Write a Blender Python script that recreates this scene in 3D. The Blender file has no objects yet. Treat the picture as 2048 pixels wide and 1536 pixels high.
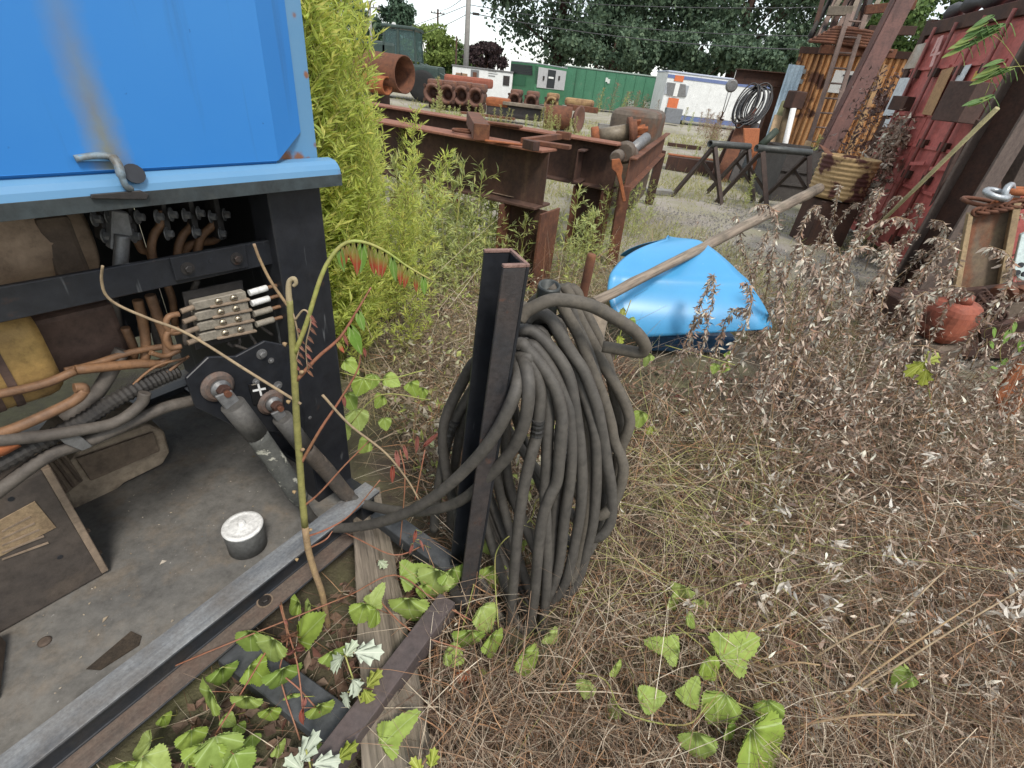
import bpy, bmesh, math, random
import numpy as np
from mathutils import Vector as V, Matrix
R = math.radians
random.seed(7); RNG = np.random.default_rng(7)
SC = bpy.context.scene; COL = SC.collection

# ---------------------------------------------------------------- camera
FPX, PITCH, ROLL, CAMH = 950.0, R(32.5), R(6.9), 1.5
FW = V((0, math.cos(PITCH), -math.sin(PITCH)))
_u0 = V((1, 0, 0)).cross(FW)
RT = V((1, 0, 0)) * math.cos(ROLL) + _u0 * math.sin(ROLL)
UP = V((1, 0, 0)) * -math.sin(ROLL) + _u0 * math.cos(ROLL)
CAM = V((0, 0, CAMH))
cd = bpy.data.cameras.new('camera'); cam = bpy.data.objects.new('camera', cd); COL.objects.link(cam)
cd.sensor_fit = 'HORIZONTAL'; cd.angle = 2 * math.atan(1024 / FPX); cd.clip_start = 0.02; cd.clip_end = 2000
M = Matrix.Identity(4)
for i in range(3):
    M[i][0], M[i][1], M[i][2], M[i][3] = RT[i], UP[i], -FW[i], CAM[i]
cam.matrix_world = M
SC.camera = cam

# ---------------------------------------------------------------- sky, sun, exposure
SUN_EL, SUN_AZ = R(56), R(150)          # azimuth clockwise from +Y: sun high behind the camera's right shoulder
w = bpy.data.worlds.new('World'); SC.world = w; w.use_nodes = True
nt = w.node_tree; nt.nodes.clear()
o = nt.nodes.new('ShaderNodeOutputWorld'); bg = nt.nodes.new('ShaderNodeBackground'); sk = nt.nodes.new('ShaderNodeTexSky')
sk.sky_type = 'NISHITA'; sk.sun_disc = False; sk.sun_elevation = SUN_EL; sk.sun_rotation = SUN_AZ
sk.air_density = 1.0; sk.dust_density = 1.0; sk.ozone_density = 1.0; sk.altitude = 0
bg.inputs[1].default_value = 0.15
# thin even cloud veil over the whole sky
tc = nt.nodes.new('ShaderNodeTexCoord'); nz = nt.nodes.new('ShaderNodeTexNoise'); nz.inputs['Scale'].default_value = 2.2; nz.inputs['Detail'].default_value = 6
rp_ = nt.nodes.new('ShaderNodeValToRGB'); rp_.color_ramp.elements[0].position = .3; rp_.color_ramp.elements[0].color = (.62, .62, .62, 1)
rp_.color_ramp.elements[1].position = .75; rp_.color_ramp.elements[1].color = (.92, .92, .92, 1)
mx = nt.nodes.new('ShaderNodeMix'); mx.data_type = 'RGBA'; mx.inputs[7].default_value = (3.75, 3.8, 3.72, 1)
nt.links.new(tc.outputs['Generated'], nz.inputs[0]); nt.links.new(nz.outputs[0], rp_.inputs[0]); nt.links.new(rp_.outputs[0], mx.inputs[0])
nt.links.new(sk.outputs[0], mx.inputs[6]); nt.links.new(mx.outputs[2], bg.inputs[0]); nt.links.new(bg.outputs[0], o.inputs[0])
sd = bpy.data.lights.new('sun', 'SUN'); sd.energy = 1.5; sd.angle = R(13); sd.color = (1.0, 0.94, 0.86)
so = bpy.data.objects.new('sun', sd); COL.objects.link(so)
_sd = V((math.sin(SUN_AZ) * math.cos(SUN_EL), math.cos(SUN_AZ) * math.cos(SUN_EL), math.sin(SUN_EL)))
so.rotation_euler = _sd.to_track_quat('Z', 'Y').to_euler(); so.location = _sd * 50
vs = SC.view_settings
vs.view_transform = 'Standard'; vs.look = 'None'; vs.gamma = 1; vs.exposure = 1.12; vs.use_curve_mapping = False

# ---------------------------------------------------------------- picture point -> place
def ray(x, y): return (FW * FPX + RT * (x - 1024) - UP * (y - 768)).normalized()
def G(x, y, z=0.0):
    d = ray(x, y); return CAM + d * ((z - CAMH) / d.z)
def AT(x, y, Y):
    d = ray(x, y); return CAM + d * (Y / d.y)
def PL(x, y, p0, n):
    d = ray(x, y); return CAM + d * ((p0 - CAM).dot(n) / d.dot(n))

# ---------------------------------------------------------------- mesh helpers
def smooth_path(pts, k=6, closed=False):
    P = [V(p) for p in pts]; n = len(P); out = []
    for i in range(n if closed else n - 1):
        a, b = P[i], P[(i + 1) % n]
        p0 = P[(i - 1) % n] if (closed or i > 0) else a * 2 - b
        p3 = P[(i + 2) % n] if (closed or i + 2 < n) else b * 2 - a
        for j in range(k):
            t = j / k
            out.append(0.5 * (2 * a + (b - p0) * t + (2 * p0 - 5 * a + 4 * b - p3) * t * t + (3 * a - 3 * b + p3 - p0) * t ** 3))
    if not closed: out.append(P[-1])
    return out

class MB:
    def __init__(s): s.v = []; s.f = []; s.s = []
    def add(s, vs, fs, sm=False):
        o = len(s.v); s.v += [V(q) for q in vs]
        for f in fs: s.f.append([i + o for i in f]); s.s.append(sm)
        return s
    def hexa(s, o, a, b, c):
        o, a, b, c = V(o), V(a), V(b), V(c)
        v = [o, o + a, o + a + b, o + b, o + c, o + a + c, o + a + b + c, o + b + c]
        return s.add(v, [(0, 3, 2, 1), (4, 5, 6, 7), (0, 1, 5, 4), (1, 2, 6, 5), (2, 3, 7, 6), (3, 0, 4, 7)])
    def box(s, c, sz, rz=0.0, rot=None):
        m = rot or Matrix.Rotation(rz, 3, 'Z')
        a, b, d = (m @ V((sz[0], 0, 0)), m @ V((0, sz[1], 0)), m @ V((0, 0, sz[2])))
        return s.hexa(V(c) - (a + b + d) / 2, a, b, d)
    def bar(s, p, q, w, h, up=(0, 0, 1)):
        p, q = V(p), V(q); d = (q - p).normalized(); up = V(up)
        if abs(d.dot(up)) > .97: up = V((0, 1, 0))
        x = d.cross(up).normalized(); y = x.cross(d).normalized()
        return s.hexa(p - x * w / 2 - y * h / 2, x * w, y * h, q - p)
    def ext(s, prof, p, q, up=(0, 0, 1)):
        """extrude a closed 2D profile (x right, y up) from p to q"""
        p, q = V(p), V(q); d = (q - p).normalized(); up = V(up)
        if abs(d.dot(up)) > .97: up = V((0, 1, 0))
        x = d.cross(up).normalized(); y = x.cross(d).normalized(); n = len(prof)
        v = [p + x * a + y * b for a, b in prof] + [q + x * a + y * b for a, b in prof]
        return s.add(v, [tuple(range(n)), tuple(range(2 * n - 1, n - 1, -1))] + [(i, i + n, (i + 1) % n + n, (i + 1) % n) for i in range(n)])
    def prism(s, pts, vec):
        n = len(pts); vec = V(vec); v = [V(p) for p in pts]; v += [p + vec for p in v]
        return s.add(v, [tuple(range(n)), tuple(range(2 * n - 1, n - 1, -1))] + [(i, i + n, (i + 1) % n + n, (i + 1) % n) for i in range(n)])
    def tube(s, pts, r, n=8, closed=False, caps=True, sm=True):
        P = [V(p) for p in pts]; m = len(P); rr = r if hasattr(r, '__len__') else [r] * m
        T = []
        for i in range(m):
            a = P[(i - 1) % m] if (closed or i) else P[0]; b = P[(i + 1) % m] if (closed or i < m - 1) else P[-1]
            t = (b - a); T.append(t.normalized() if t.length > 1e-9 else V((0, 0, 1)))
        x = T[0].orthogonal().normalized(); v = []
        for i in range(m):
            x = (x - T[i] * x.dot(T[i])); x = x.normalized() if x.length > 1e-6 else T[i].orthogonal().normalized()
            y = T[i].cross(x)
            for k in range(n):
                a = 2 * math.pi * k / n; v.append(P[i] + (x * math.cos(a) + y * math.sin(a)) * rr[i])
        f = []
        for i in range(m if closed else m - 1):
            j = (i + 1) % m
            for k in range(n): f.append((i * n + k, i * n + (k + 1) % n, j * n + (k + 1) % n, j * n + k))
        s.add(v, f, sm)
        if caps and not closed: s.f += [[len(s.v) - m * n + k for k in range(n)][::-1], [len(s.v) - n + k for k in range(n)]]; s.s += [False, False]
        return s
    def lathe(s, o, ax, prof, n=20, sm=True, x0=None):
        """prof: (distance along axis, radius)"""
        o, ax = V(o), V(ax).normalized(); x = (V(x0) if x0 else ax.orthogonal()).normalized(); y = ax.cross(x); v = []; f = []
        for t, r in prof:
            for k in range(n):
                a = 2 * math.pi * k / n; v.append(o + ax * t + (x * math.cos(a) + y * math.sin(a)) * max(r, 1e-4))
        for i in range(len(prof) - 1):
            for k in range(n): f.append((i * n + k, i * n + (k + 1) % n, (i + 1) * n + (k + 1) % n, (i + 1) * n + k))
        s.add(v, f, sm); b = len(s.v) - len(prof) * n
        s.f += [[b + k for k in range(n)][::-1], [len(s.v) - n + k for k in range(n)]]; s.s += [False, False]
        return s
    def bolt(s, p, nrm, r, h=None):
        h = h or r * .9
        s.lathe(p, nrm, [(0, r * 1.7), (r * .25, r * 1.7)], 14, False)
        return s.lathe(V(p) + V(nrm).normalized() * r * .25, nrm, [(0, r), (h * .85, r), (h, r * .82)], 6, False)
    def build(s, name, mat, parent=None, bevel=0.0, seg=1, loc=None, recalc=True):
        org = ORG[parent] if parent is not None else V(loc or (0, 0, 0))
        me = bpy.data.meshes.new(name)
        me.from_pydata([tuple(q - org) for q in s.v], [], s.f)
        me.polygons.foreach_set('use_smooth', s.s)
        if recalc or bevel:
            bm = bmesh.new(); bm.from_mesh(me)
            if recalc: bmesh.ops.recalc_face_normals(bm, faces=bm.faces)
            if bevel:
                es = [e for e in bm.edges if len(e.link_faces) == 2 and e.calc_face_angle(0) > R(35)]
                bmesh.ops.bevel(bm, geom=es, offset=bevel, segments=seg, affect='EDGES', profile=.6, clamp_overlap=True)
            bm.to_mesh(me); bm.free()
        me.materials.append(mat)
        ob = bpy.data.objects.new(name, me); COL.objects.link(ob)
        if parent is not None: ob.parent = parent
        else: ob.location = org
        ORG[ob] = org
        return ob
ORG = {}
def npmesh(name, v, f, mat, parent=None, loc=None, sm=False):
    """v (n,3) array, f (m,k) array: fast path for foliage"""
    org = ORG[parent] if parent is not None else V(loc or (0, 0, 0))
    v = np.asarray(v, np.float32) - np.array(org, np.float32); f = np.asarray(f, np.int32); m, k = f.shape
    me = bpy.data.meshes.new(name); me.vertices.add(len(v)); me.vertices.foreach_set('co', v.ravel())
    me.loops.add(m * k); me.loops.foreach_set('vertex_index', f.ravel())
    me.polygons.add(m); me.polygons.foreach_set('loop_start', np.arange(0, m * k, k, dtype=np.int32))
    me.polygons.foreach_set('use_smooth', np.full(m, sm)); me.update(calc_edges=True)
    me.materials.append(mat)
    ob = bpy.data.objects.new(name, me); COL.objects.link(ob)
    if parent is not None: ob.parent = parent
    else: ob.location = org
    ORG[ob] = org
    return ob
def tag(o, label=None, cat=None, group=None, kind=None):
    if label: o['label'] = label
    if cat: o['category'] = cat
    if group: o['group'] = group
    if kind: o['kind'] = kind
    return o
def thing(name, label, cat, loc, group=None):
    o = bpy.data.objects.new(name, None); COL.objects.link(o); o.location = V(loc); o.empty_display_size = .1
    ORG[o] = V(loc); return tag(o, label, cat, group)
def dup(root, loc, rz=0.0, sc=1.0, label=None, tilt=(0, 0)):
    kids = [o for o in ORG if o.parent == root]
    r = root.copy(); COL.objects.link(r); r.location = loc; r.rotation_euler = (tilt[0], tilt[1], rz); r.scale = (sc,) * 3; ORG[r] = V(loc)
    if label: r['label'] = label
    for k in kids:
        c = k.copy(); COL.objects.link(c); c.parent = r; ORG[c] = V(loc)
        for g in [o for o in list(ORG) if o.parent == k]:
            d = g.copy(); COL.objects.link(d); d.parent = c; ORG[d] = V(loc)
    return r

# ---------------------------------------------------------------- materials
def _n(t, ty, **kw):
    n = t.nodes.new(ty)
    for k, val in kw.items():
        if k.startswith('i_'): n.inputs[k[2:].replace('_', ' ')].default_value = val
        else: setattr(n, k, val)
    return n
def _noise(t, co, scale, detail=5.0, rough=.6, dist=0.0):
    n = _n(t, 'ShaderNodeTexNoise'); n.inputs['Scale'].default_value = scale; n.inputs['Detail'].default_value = detail
    n.inputs['Roughness'].default_value = rough; n.inputs['Distortion'].default_value = dist
    t.links.new(co, n.inputs['Vector']); return n.outputs[0]
def _ramp(t, fac, stops):
    r = _n(t, 'ShaderNodeValToRGB'); e = r.color_ramp.elements
    while len(e) < len(stops): e.new(.5)
    for i, (p, c) in enumerate(stops):
        e[i].position = p; e[i].color = (*c, 1) if hasattr(c, '__len__') else (c, c, c, 1)
    t.links.new(fac, r.inputs[0]); return r.outputs[0]
def _mix(t, fac, a, b, mode='MIX'):
    m = _n(t, 'ShaderNodeMix', data_type='RGBA', blend_type=mode)
    for sock, val in ((m.inputs[0], fac), (m.inputs[6], a), (m.inputs[7], b)):
        if isinstance(val, (int, float)): sock.default_value = val
        elif isinstance(val, tuple): sock.default_value = (*val, 1)
        else: t.links.new(val, sock)
    return m.outputs[2]
MATS = {}
def pm(name, c1, c2=None, rough=.6, metal=0.0, vs=6.0, spots=None, streak=None, bump=.15, bs=90.0, scratch=None, rough2=None, spec=.4):
    """worn surface: c1 mottled with c2; spots=(colour, scale, threshold, softness); streak the same but drawn out along z; scratch = fine light marks"""
    m = bpy.data.materials.new(name); m.use_nodes = True; t = m.node_tree; b = t.nodes['Principled BSDF']
    co = _n(t, 'ShaderNodeTexCoord').outputs['Object']
    c2 = c2 or tuple(x * .65 for x in c1)
    base = _mix(t, _ramp(t, _noise(t, co, vs, 6, .65), [(.32, 0.0), (.68, 1.0)]), tuple(c1), tuple(c2))
    rg = None
    for kind, sp in (('s', spots), ('k', streak)):
        if not sp: continue
        cc = co
        if kind == 'k':
            mp = _n(t, 'ShaderNodeMapping'); mp.inputs['Scale'].default_value = (1, 1, .07); t.links.new(co, mp.inputs[0]); cc = mp.outputs[0]
        col, sc, th, so_ = sp
        f = _ramp(t, _noise(t, cc, sc, 8, .62, .3), [(th, 0.0), (min(th + so_, 1), 1.0)])
        fine = _noise(t, co, sc * 9, 4, .7)
        base = _mix(t, f, base, _mix(t, fine, tuple(col), tuple(x * .45 for x in col)))
        rg = f
    if scratch:
        mp = _n(t, 'ShaderNodeMapping'); mp.inputs['Scale'].default_value = (1, 1, .12); mp.inputs['Rotation'].default_value = (.5, .8, .3); t.links.new(co, mp.inputs[0])
        f = _ramp(t, _noise(t, mp.outputs[0], scratch[1], 3, .6), [(scratch[2], 0.0), (scratch[2] + .05, 1.0)])
        base = _mix(t, f, base, tuple(scratch[0]))
    if bump:
        base = _mix(t, 1.0, base, _ramp(t, _noise(t, co, vs * 4.3 + 14, 8, .72), [(.28, .62), (.5, .98), (.74, 1.28)]), 'MULTIPLY')
    t.links.new(base, b.inputs['Base Color'])
    b.inputs['Roughness'].default_value = rough; b.inputs['Metallic'].default_value = metal; b.inputs['Specular IOR Level'].default_value = spec
    if rg is not None: t.links.new(_ramp(t, rg, [(0, rough), (1, rough2 or .85)]), b.inputs['Roughness'])
    if bump:
        bp = _n(t, 'ShaderNodeBump'); bp.inputs['Strength'].default_value = bump; bp.inputs['Distance'].default_value = .004
        t.links.new(_noise(t, co, bs, 5, .7), bp.inputs['Height']); t.links.new(bp.outputs[0], b.inputs['Normal'])
    MATS[name] = m; return m
def leafmat(name, cols, trans=.35, rough=.6, bump=0.0):
    """every separate leaf or strand takes its own colour"""
    m = bpy.data.materials.new(name); m.use_nodes = True; t = m.node_tree; b = t.nodes['Principled BSDF']
    g = _n(t, 'ShaderNodeNewGeometry'); k = len(cols)
    c = _ramp(t, g.outputs['Random Per Island'], [(i / max(k - 1, 1), q) for i, q in enumerate(cols)])
    co = _n(t, 'ShaderNodeTexCoord').outputs['Object']
    c = _mix(t, 1.0, c, _ramp(t, _noise(t, co, 40, 3), [(.25, .6), (.75, 1.15)]), 'MULTIPLY')
    t.links.new(c, b.inputs['Base Color']); b.inputs['Roughness'].default_value = rough; b.inputs['Specular IOR Level'].default_value = .25
    if trans:
        tr = _n(t, 'ShaderNodeBsdfTranslucent'); mx = _n(t, 'ShaderNodeMixShader'); mx.inputs[0].default_value = trans
        t.links.new(c, tr.inputs[0]); t.links.new(b.outputs[0], mx.inputs[1]); t.links.new(tr.outputs[0], mx.inputs[2])
        t.links.new(mx.outputs[0], t.nodes['Material Output'].inputs[0])
    MATS[name] = m; return m

RUST = ((.16, .062, .032), (.075, .032, .02))
rust = pm('rust', *RUST, rough=.85, vs=5, spots=((.25, .11, .05), 9, .55, .2), bump=.35, bs=70)
rust_d = pm('rust_dark', (.07, .032, .022), (.035, .02, .016), rough=.8, vs=6, streak=((.13, .06, .035), 14, .52, .25), bump=.3)
rust_o = pm('rust_orange', (.33, .11, .04), (.2, .065, .028), rough=.85, vs=7, spots=((.1, .04, .025), 6, .55, .2), bump=.3)
rust_p = pm('rust_paint', (.3, .09, .05), (.2, .05, .035), rough=.7, vs=3, spots=((.1, .045, .03), 5, .5, .15), bump=.25)
steel_d = pm('dark_steel', (.05, .045, .042), (.028, .026, .026), rough=.55, metal=.3, vs=9, spots=((.12, .055, .03), 12, .6, .15), bump=.2)
grey_m = pm('grey_metal', (.24, .24, .24), (.15, .15, .15), rough=.5, metal=.5, vs=10, spots=((.16, .09, .05), 14, .6, .15))
blackp = pm('black_paint', (.014, .016, .021), (.024, .025, .028), rough=.38, vs=4, spots=((.09, .045, .03), 16, .67, .12), scratch=((.09, .095, .1), 30, .66), bump=.06)
bluep = pm('blue_paint', (.03, .19, .53), (.038, .21, .54), rough=.36, vs=2.2, streak=((.045, .17, .4), 18, .56, .3), scratch=((.2, .38, .58), 46, .735), rough2=.5, spots=((.022, .12, .36), 40, .70, .06), bump=0)
bluel = pm('pale_blue_paint', (.09, .23, .4), (.12, .26, .42), rough=.4, vs=5, spots=((.2, .085, .035), 7, .66, .1), bump=0)
grime = pm('grimy_steel', (.15, .108, .078), (.075, .056, .044), rough=.85, vs=7, spots=((.22, .16, .11), 11, .55, .25), bump=.3)
dust = pm('dusty_floor', (.17, .162, .146), (.105, .102, .096), rough=.75, vs=3.2, spots=((.24, .2, .155), 9, .5, .25), scratch=((.3, .29, .27), 60, .7), bump=.3, bs=160)
castm = pm('dusty_casting', (.28, .21, .15), (.17, .13, .095), rough=.85, vs=6, bump=.25)
rubber = pm('cable_rubber', (.055, .051, .046), (.088, .08, .069), rough=.62, vs=9, spots=((.12, .11, .095), 26, .6, .2), bump=.12, bs=220)
rubber2 = pm('cable_rubber_dusty', (.105, .09, .07), (.075, .067, .056), rough=.75, vs=10, spots=((.14, .12, .09), 20, .55, .2), bump=.12, bs=220)
tape = pm('cable_tape', (.022, .022, .022), (.04, .038, .036), rough=.5, vs=30, bump=.4, bs=130)
worn = pm('flaking_sleeve', (.06, .062, .058), (.1, .1, .09), rough=.7, vs=12, spots=((.55, .54, .45), 26, .56, .05), bump=.35)
wire = pm('old_wire', (.24, .125, .06), (.13, .075, .045), rough=.6, vs=12, bump=.1)
wire_g = pm('grey_wire', (.11, .095, .08), (.07, .06, .052), rough=.7, vs=12, bump=.1)
yellow = pm('yellow_winding', (.42, .27, .09), (.26, .16, .06), rough=.55, vs=9, spots=((.09, .06, .04), 8, .6, .15), bump=.25)
white = pm('white_paint', (.72, .73, .72), (.6, .61, .6), rough=.5, vs=3, streak=((.42, .38, .33), 5, .62, .2), bump=.04)
white_s = pm('white_small', (.74, .74, .72), (.62, .62, .6), rough=.5, vs=20, bump=.06)
galv = pm('galvanised', (.42, .45, .47), (.3, .32, .34), rough=.42, metal=.6, vs=14, bump=.05)
wood = pm('grey_wood', (.25, .205, .155), (.13, .11, .088), rough=.9, vs=3, bump=.3, bs=40)
# ================================================================ ground and paths
def ground_mat():
    m = bpy.data.materials.new('yard_ground'); m.use_nodes = True; t = m.node_tree; b = t.nodes['Principled BSDF']
    co = _n(t, 'ShaderNodeTexCoord').outputs['Object']
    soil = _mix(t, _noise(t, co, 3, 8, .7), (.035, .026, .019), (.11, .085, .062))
    grit = _mix(t, _noise(t, co, 70, 6, .75), (.17, .155, .135), (.48, .44, .39))
    fac = _ramp(t, _noise(t, co, .55, 5, .6), [(.38, 0.0), (.58, 1.0)])
    # the trodden gravel lies further out; dark soil and litter close by, deep shade under the weeds put into its colour
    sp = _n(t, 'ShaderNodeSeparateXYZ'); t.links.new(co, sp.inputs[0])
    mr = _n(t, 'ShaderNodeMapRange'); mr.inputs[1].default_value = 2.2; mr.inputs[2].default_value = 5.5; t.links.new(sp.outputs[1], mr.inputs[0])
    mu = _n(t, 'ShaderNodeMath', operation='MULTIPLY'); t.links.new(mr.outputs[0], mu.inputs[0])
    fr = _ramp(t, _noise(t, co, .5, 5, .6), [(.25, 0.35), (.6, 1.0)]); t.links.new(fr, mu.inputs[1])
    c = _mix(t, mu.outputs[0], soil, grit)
    c = _mix(t, _ramp(t, _noise(t, co, 1.3, 6, .7), [(.42, 0.0), (.62, .65)]), c, (.2, .2, .09))
    t.links.new(c, b.inputs['Base Color']); b.inputs['Roughness'].default_value = .95
    bp = _n(t, 'ShaderNodeBump'); bp.inputs['Strength'].default_value = .8; bp.inputs['Distance'].default_value = .02
    t.links.new(_noise(t, co, 60, 6, .75), bp.inputs['Height']); t.links.new(bp.outputs[0], b.inputs['Normal'])
    return m
_gx = np.concatenate([np.linspace(-300, -8, 14), np.linspace(-6, 12, 91), np.linspace(14, 300, 14)])
_gy = np.concatenate([np.linspace(-60, -2, 8), np.linspace(-1, 12, 66), np.linspace(13, 60, 40), np.linspace(70, 500, 14)])
_X, _Y = np.meshgrid(_gx, _gy); _Z = .018 * np.sin(_X * 2.1 + _Y) + .015 * np.sin(_Y * 2.7 - _X * 1.3) - .02
_nx = len(_gx); _i = (np.arange(len(_gy) - 1)[:, None] * _nx + np.arange(_nx - 1)[None]).ravel()
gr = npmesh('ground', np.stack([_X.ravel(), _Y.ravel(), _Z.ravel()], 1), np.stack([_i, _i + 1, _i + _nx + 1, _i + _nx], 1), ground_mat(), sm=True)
tag(gr, 'trodden gravel and soil of the yard', kind='structure')

# ================================================================ the blue machine
MA = R(32); MO = V((-.54, 1.25, 0)); E1 = V((-math.sin(MA), -math.cos(MA), 0)); NI = V((-math.cos(MA), math.sin(MA), 0)); ZZ = V((0, 0, 1))
def Mp(x, y, d=0.0): return PL(x, y, MO + NI * d, NI)
def MC(s, d, z): return MO + E1 * s + NI * d + ZZ * z
def Ms(x, y, d=0.0): return (Mp(x, y, d) - MO).dot(E1)
def px(p): return (V(p) - CAM).dot(FW) / FPX
mach = thing('welding_machine', 'large blue welding generator with its side cover open over dusty wiring', 'machine', MO)
def MT(name, pts, d, rpx, mat, n=8, parent=None, k=6):
    ds = d if hasattr(d, '__len__') else [d] * len(pts)
    P = [Mp(x, y, q) for (x, y), q in zip(pts, ds)]
    return MB().tube(smooth_path(P, k), rpx * px(P[len(P) // 2]), n).build(name, mat, parent or mach)
def MQ(name, pts, d, th, mat, bevel=.002, parent=None):
    """flat plate traced on the plane d, thickness th inwards"""
    return MB().prism([Mp(x, y, d) for x, y in pts], NI * th).build(name, mat, parent or mach, bevel)
def vbox(name, x0, x1, d0, d1, yb, yt, mat, bevel=.006, seg=2, parent=None):
    """upright block: far edge through px x0,yb, near edge px x1; from row yb up to row yt (read on plane d0)"""
    s0, s1 = Ms(*x0, d0), Ms(*x1, d0); z0, z1 = Mp(*yb, d0).z, Mp(*yt, d0).z
    return MB().hexa(MC(s0, d0, z0), E1 * (s1 - s0), NI * (d1 - d0), ZZ * (z1 - z0)).build(name, mat, parent or mach, bevel, seg)
# --- door, its folded rim, surround, drip rail
s_f, s_o, s_e = Ms(557, 320, -.03), Ms(601, 262, 0), Ms(639, 330, 0); z_b, z_c = Mp(557, 321, -.03).z, Mp(601, 264, 0).z; z_r = Mp(640, 343, 0).z
ZT, SN = 2.05, 2.0
def blue_door_mat():
    m = bluep.copy(); m.name = 'blue_door_paint'; t = m.node_tree; b = t.nodes['Principled BSDF']
    c = b.inputs['Base Color'].links[0].from_socket
    # a rust-brown run of old fuel below the filler: its own stain, fixed to the door
    co = _n(t, 'ShaderNodeTexCoord').outputs['Object']
    A0, B0 = Mp(88, -60, -.03) - MO, Mp(222, 318, -.03) - MO
    d = (B0 - A0).normalized(); q = NI.cross(d).normalized()
    s1 = _n(t, 'ShaderNodeVectorMath', operation='SUBTRACT'); t.links.new(co, s1.inputs[0]); s1.inputs[1].default_value = A0
    dq = _n(t, 'ShaderNodeVectorMath', operation='DOT_PRODUCT'); t.links.new(s1.outputs[0], dq.inputs[0]); dq.inputs[1].default_value = q
    dl = _n(t, 'ShaderNodeVectorMath', operation='DOT_PRODUCT'); t.links.new(s1.outputs[0], dl.inputs[0]); dl.inputs[1].default_value = d
    ab = _n(t, 'ShaderNodeMath', operation='ABSOLUTE'); t.links.new(dq.outputs['Value'], ab.inputs[0])
    nz = _n(t, 'ShaderNodeMath', operation='MULTIPLY_ADD'); t.links.new(_noise(t, co, 26, 5, .7), nz.inputs[0]); nz.inputs[1].default_value = .03; t.links.new(ab.outputs[0], nz.inputs[2])
    f = _ramp(t, nz.outputs[0], [(.016, 1.0), (.05, 0.0)])
    L = (B0 - A0).length
    mr = _n(t, 'ShaderNodeMapRange'); mr.inputs[1].default_value = 0; mr.inputs[2].default_value = L; mr.inputs[3].default_value = .22; mr.inputs[4].default_value = .92; t.links.new(dl.outputs['Value'], mr.inputs[0])
    ff = _n(t, 'ShaderNodeMath', operation='MULTIPLY'); t.links.new(f, ff.inputs[0]); t.links.new(mr.outputs[0], ff.inputs[1])
    t.links.new(_mix(t, ff.outputs[0], c, _mix(t, _noise(t, co, 30, 5), (.2, .24, .19), (.19, .15, .08))), b.inputs['Base Color'])
    return m
door = MB()
door.hexa(MC(s_f, -.03, z_b), E1 * (SN - s_f), NI * .003, ZZ * (ZT - z_b)).build('door_panel', blue_door_mat(), mach)
rim = MB(); a = [MC(s_f, -.03, z_b), MC(s_f, -.03, ZT), MC(s_o, 0, ZT), MC(s_o, 0, z_c)]; rim.prism(a, NI * .003)
rim.build('door_flange', bluep, mach)
lip = MB(); lip.prism([MC(s_f + .004, -.0305, z_b), MC(SN, -.0305, z_b), MC(SN, -.004, z_b - .022), MC(s_f - .004, -.004, z_b - .022)], NI * .004 + ZZ * .003)
lip.build('door_lip', bluep, mach)
def rusted(m0, name, spotsl):
    m = m0.copy(); m.name = name; t = m.node_tree; b = t.nodes['Principled BSDF']; c = b.inputs['Base Color'].links[0].from_socket; co = _n(t, 'ShaderNodeTexCoord').outputs['Object']
    for p, r_ in spotsl:
        s1 = _n(t, 'ShaderNodeVectorMath', operation='DISTANCE'); t.links.new(co, s1.inputs[0]); s1.inputs[1].default_value = p - MO
        nz = _n(t, 'ShaderNodeMath', operation='MULTIPLY_ADD'); t.links.new(_noise(t, co, 38, 6, .7), nz.inputs[0]); nz.inputs[1].default_value = r_ * 1.3; t.links.new(s1.outputs['Value'], nz.inputs[2])
        c = _mix(t, _ramp(t, nz.outputs[0], [(r_ * 1.15, 1.0), (r_ * 1.5, 0.0)]), c, _mix(t, _noise(t, co, 60, 4), (.3, .13, .06), (.14, .06, .035)))
    t.links.new(c, b.inputs['Base Color']); return m
MB().hexa(MC(s_e, .004, z_r - .02), E1 * (SN - s_e), NI * .01, ZZ * (ZT - z_r + .02)).build('surround', rusted(bluel, 'surround_paint', [(Mp(575, 317, 0), .022), (Mp(600, 318, 0), .02), (Mp(618, 322, 0), .012), (Mp(590, 30, 0), .008), (Mp(615, 150, 0), .01), (Mp(633, 290, 0), .009)]), mach, .001)
zt = Mp(640, 318, -.02).z; zbot = Mp(640, 374, -.045).z
prof = [(0, zt), (-.012, zt - .001)] + [(-.012 - .035 * math.sin(R(q)), zt - .035 * (1 - math.cos(R(q)))) for q in (25, 45, 65, 90)] + [(-.047, zbot), (-.04, zbot), (-.04, zt - .05), (0, zt - .02)]
rl = MB(); n = len(prof); S0 = s_e - .028
v = [MC(S0, d, z) for d, z in prof] + [MC(SN, d, z) for d, z in prof]
rl.add(v, [tuple(range(n)), tuple(range(2 * n - 1, n - 1, -1))] + [(i, i + n, (i + 1) % n + n, (i + 1) % n) for i in range(n)])
rl.build('drip_rail', bluel, mach, .002)
MB().hexa(MC(S0 + .002, -.049, zbot - .001), E1 * (SN - S0 - .004), NI * .0018, ZZ * (zt - zbot) * .46).build('rail_skirt', pm('grimy_skirt', (.045, .06, .065), (.028, .03, .03), rough=.6, vs=6, spots=((.09, .1, .09), 9, .55, .2), bump=.1), mach, .0005)
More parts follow.
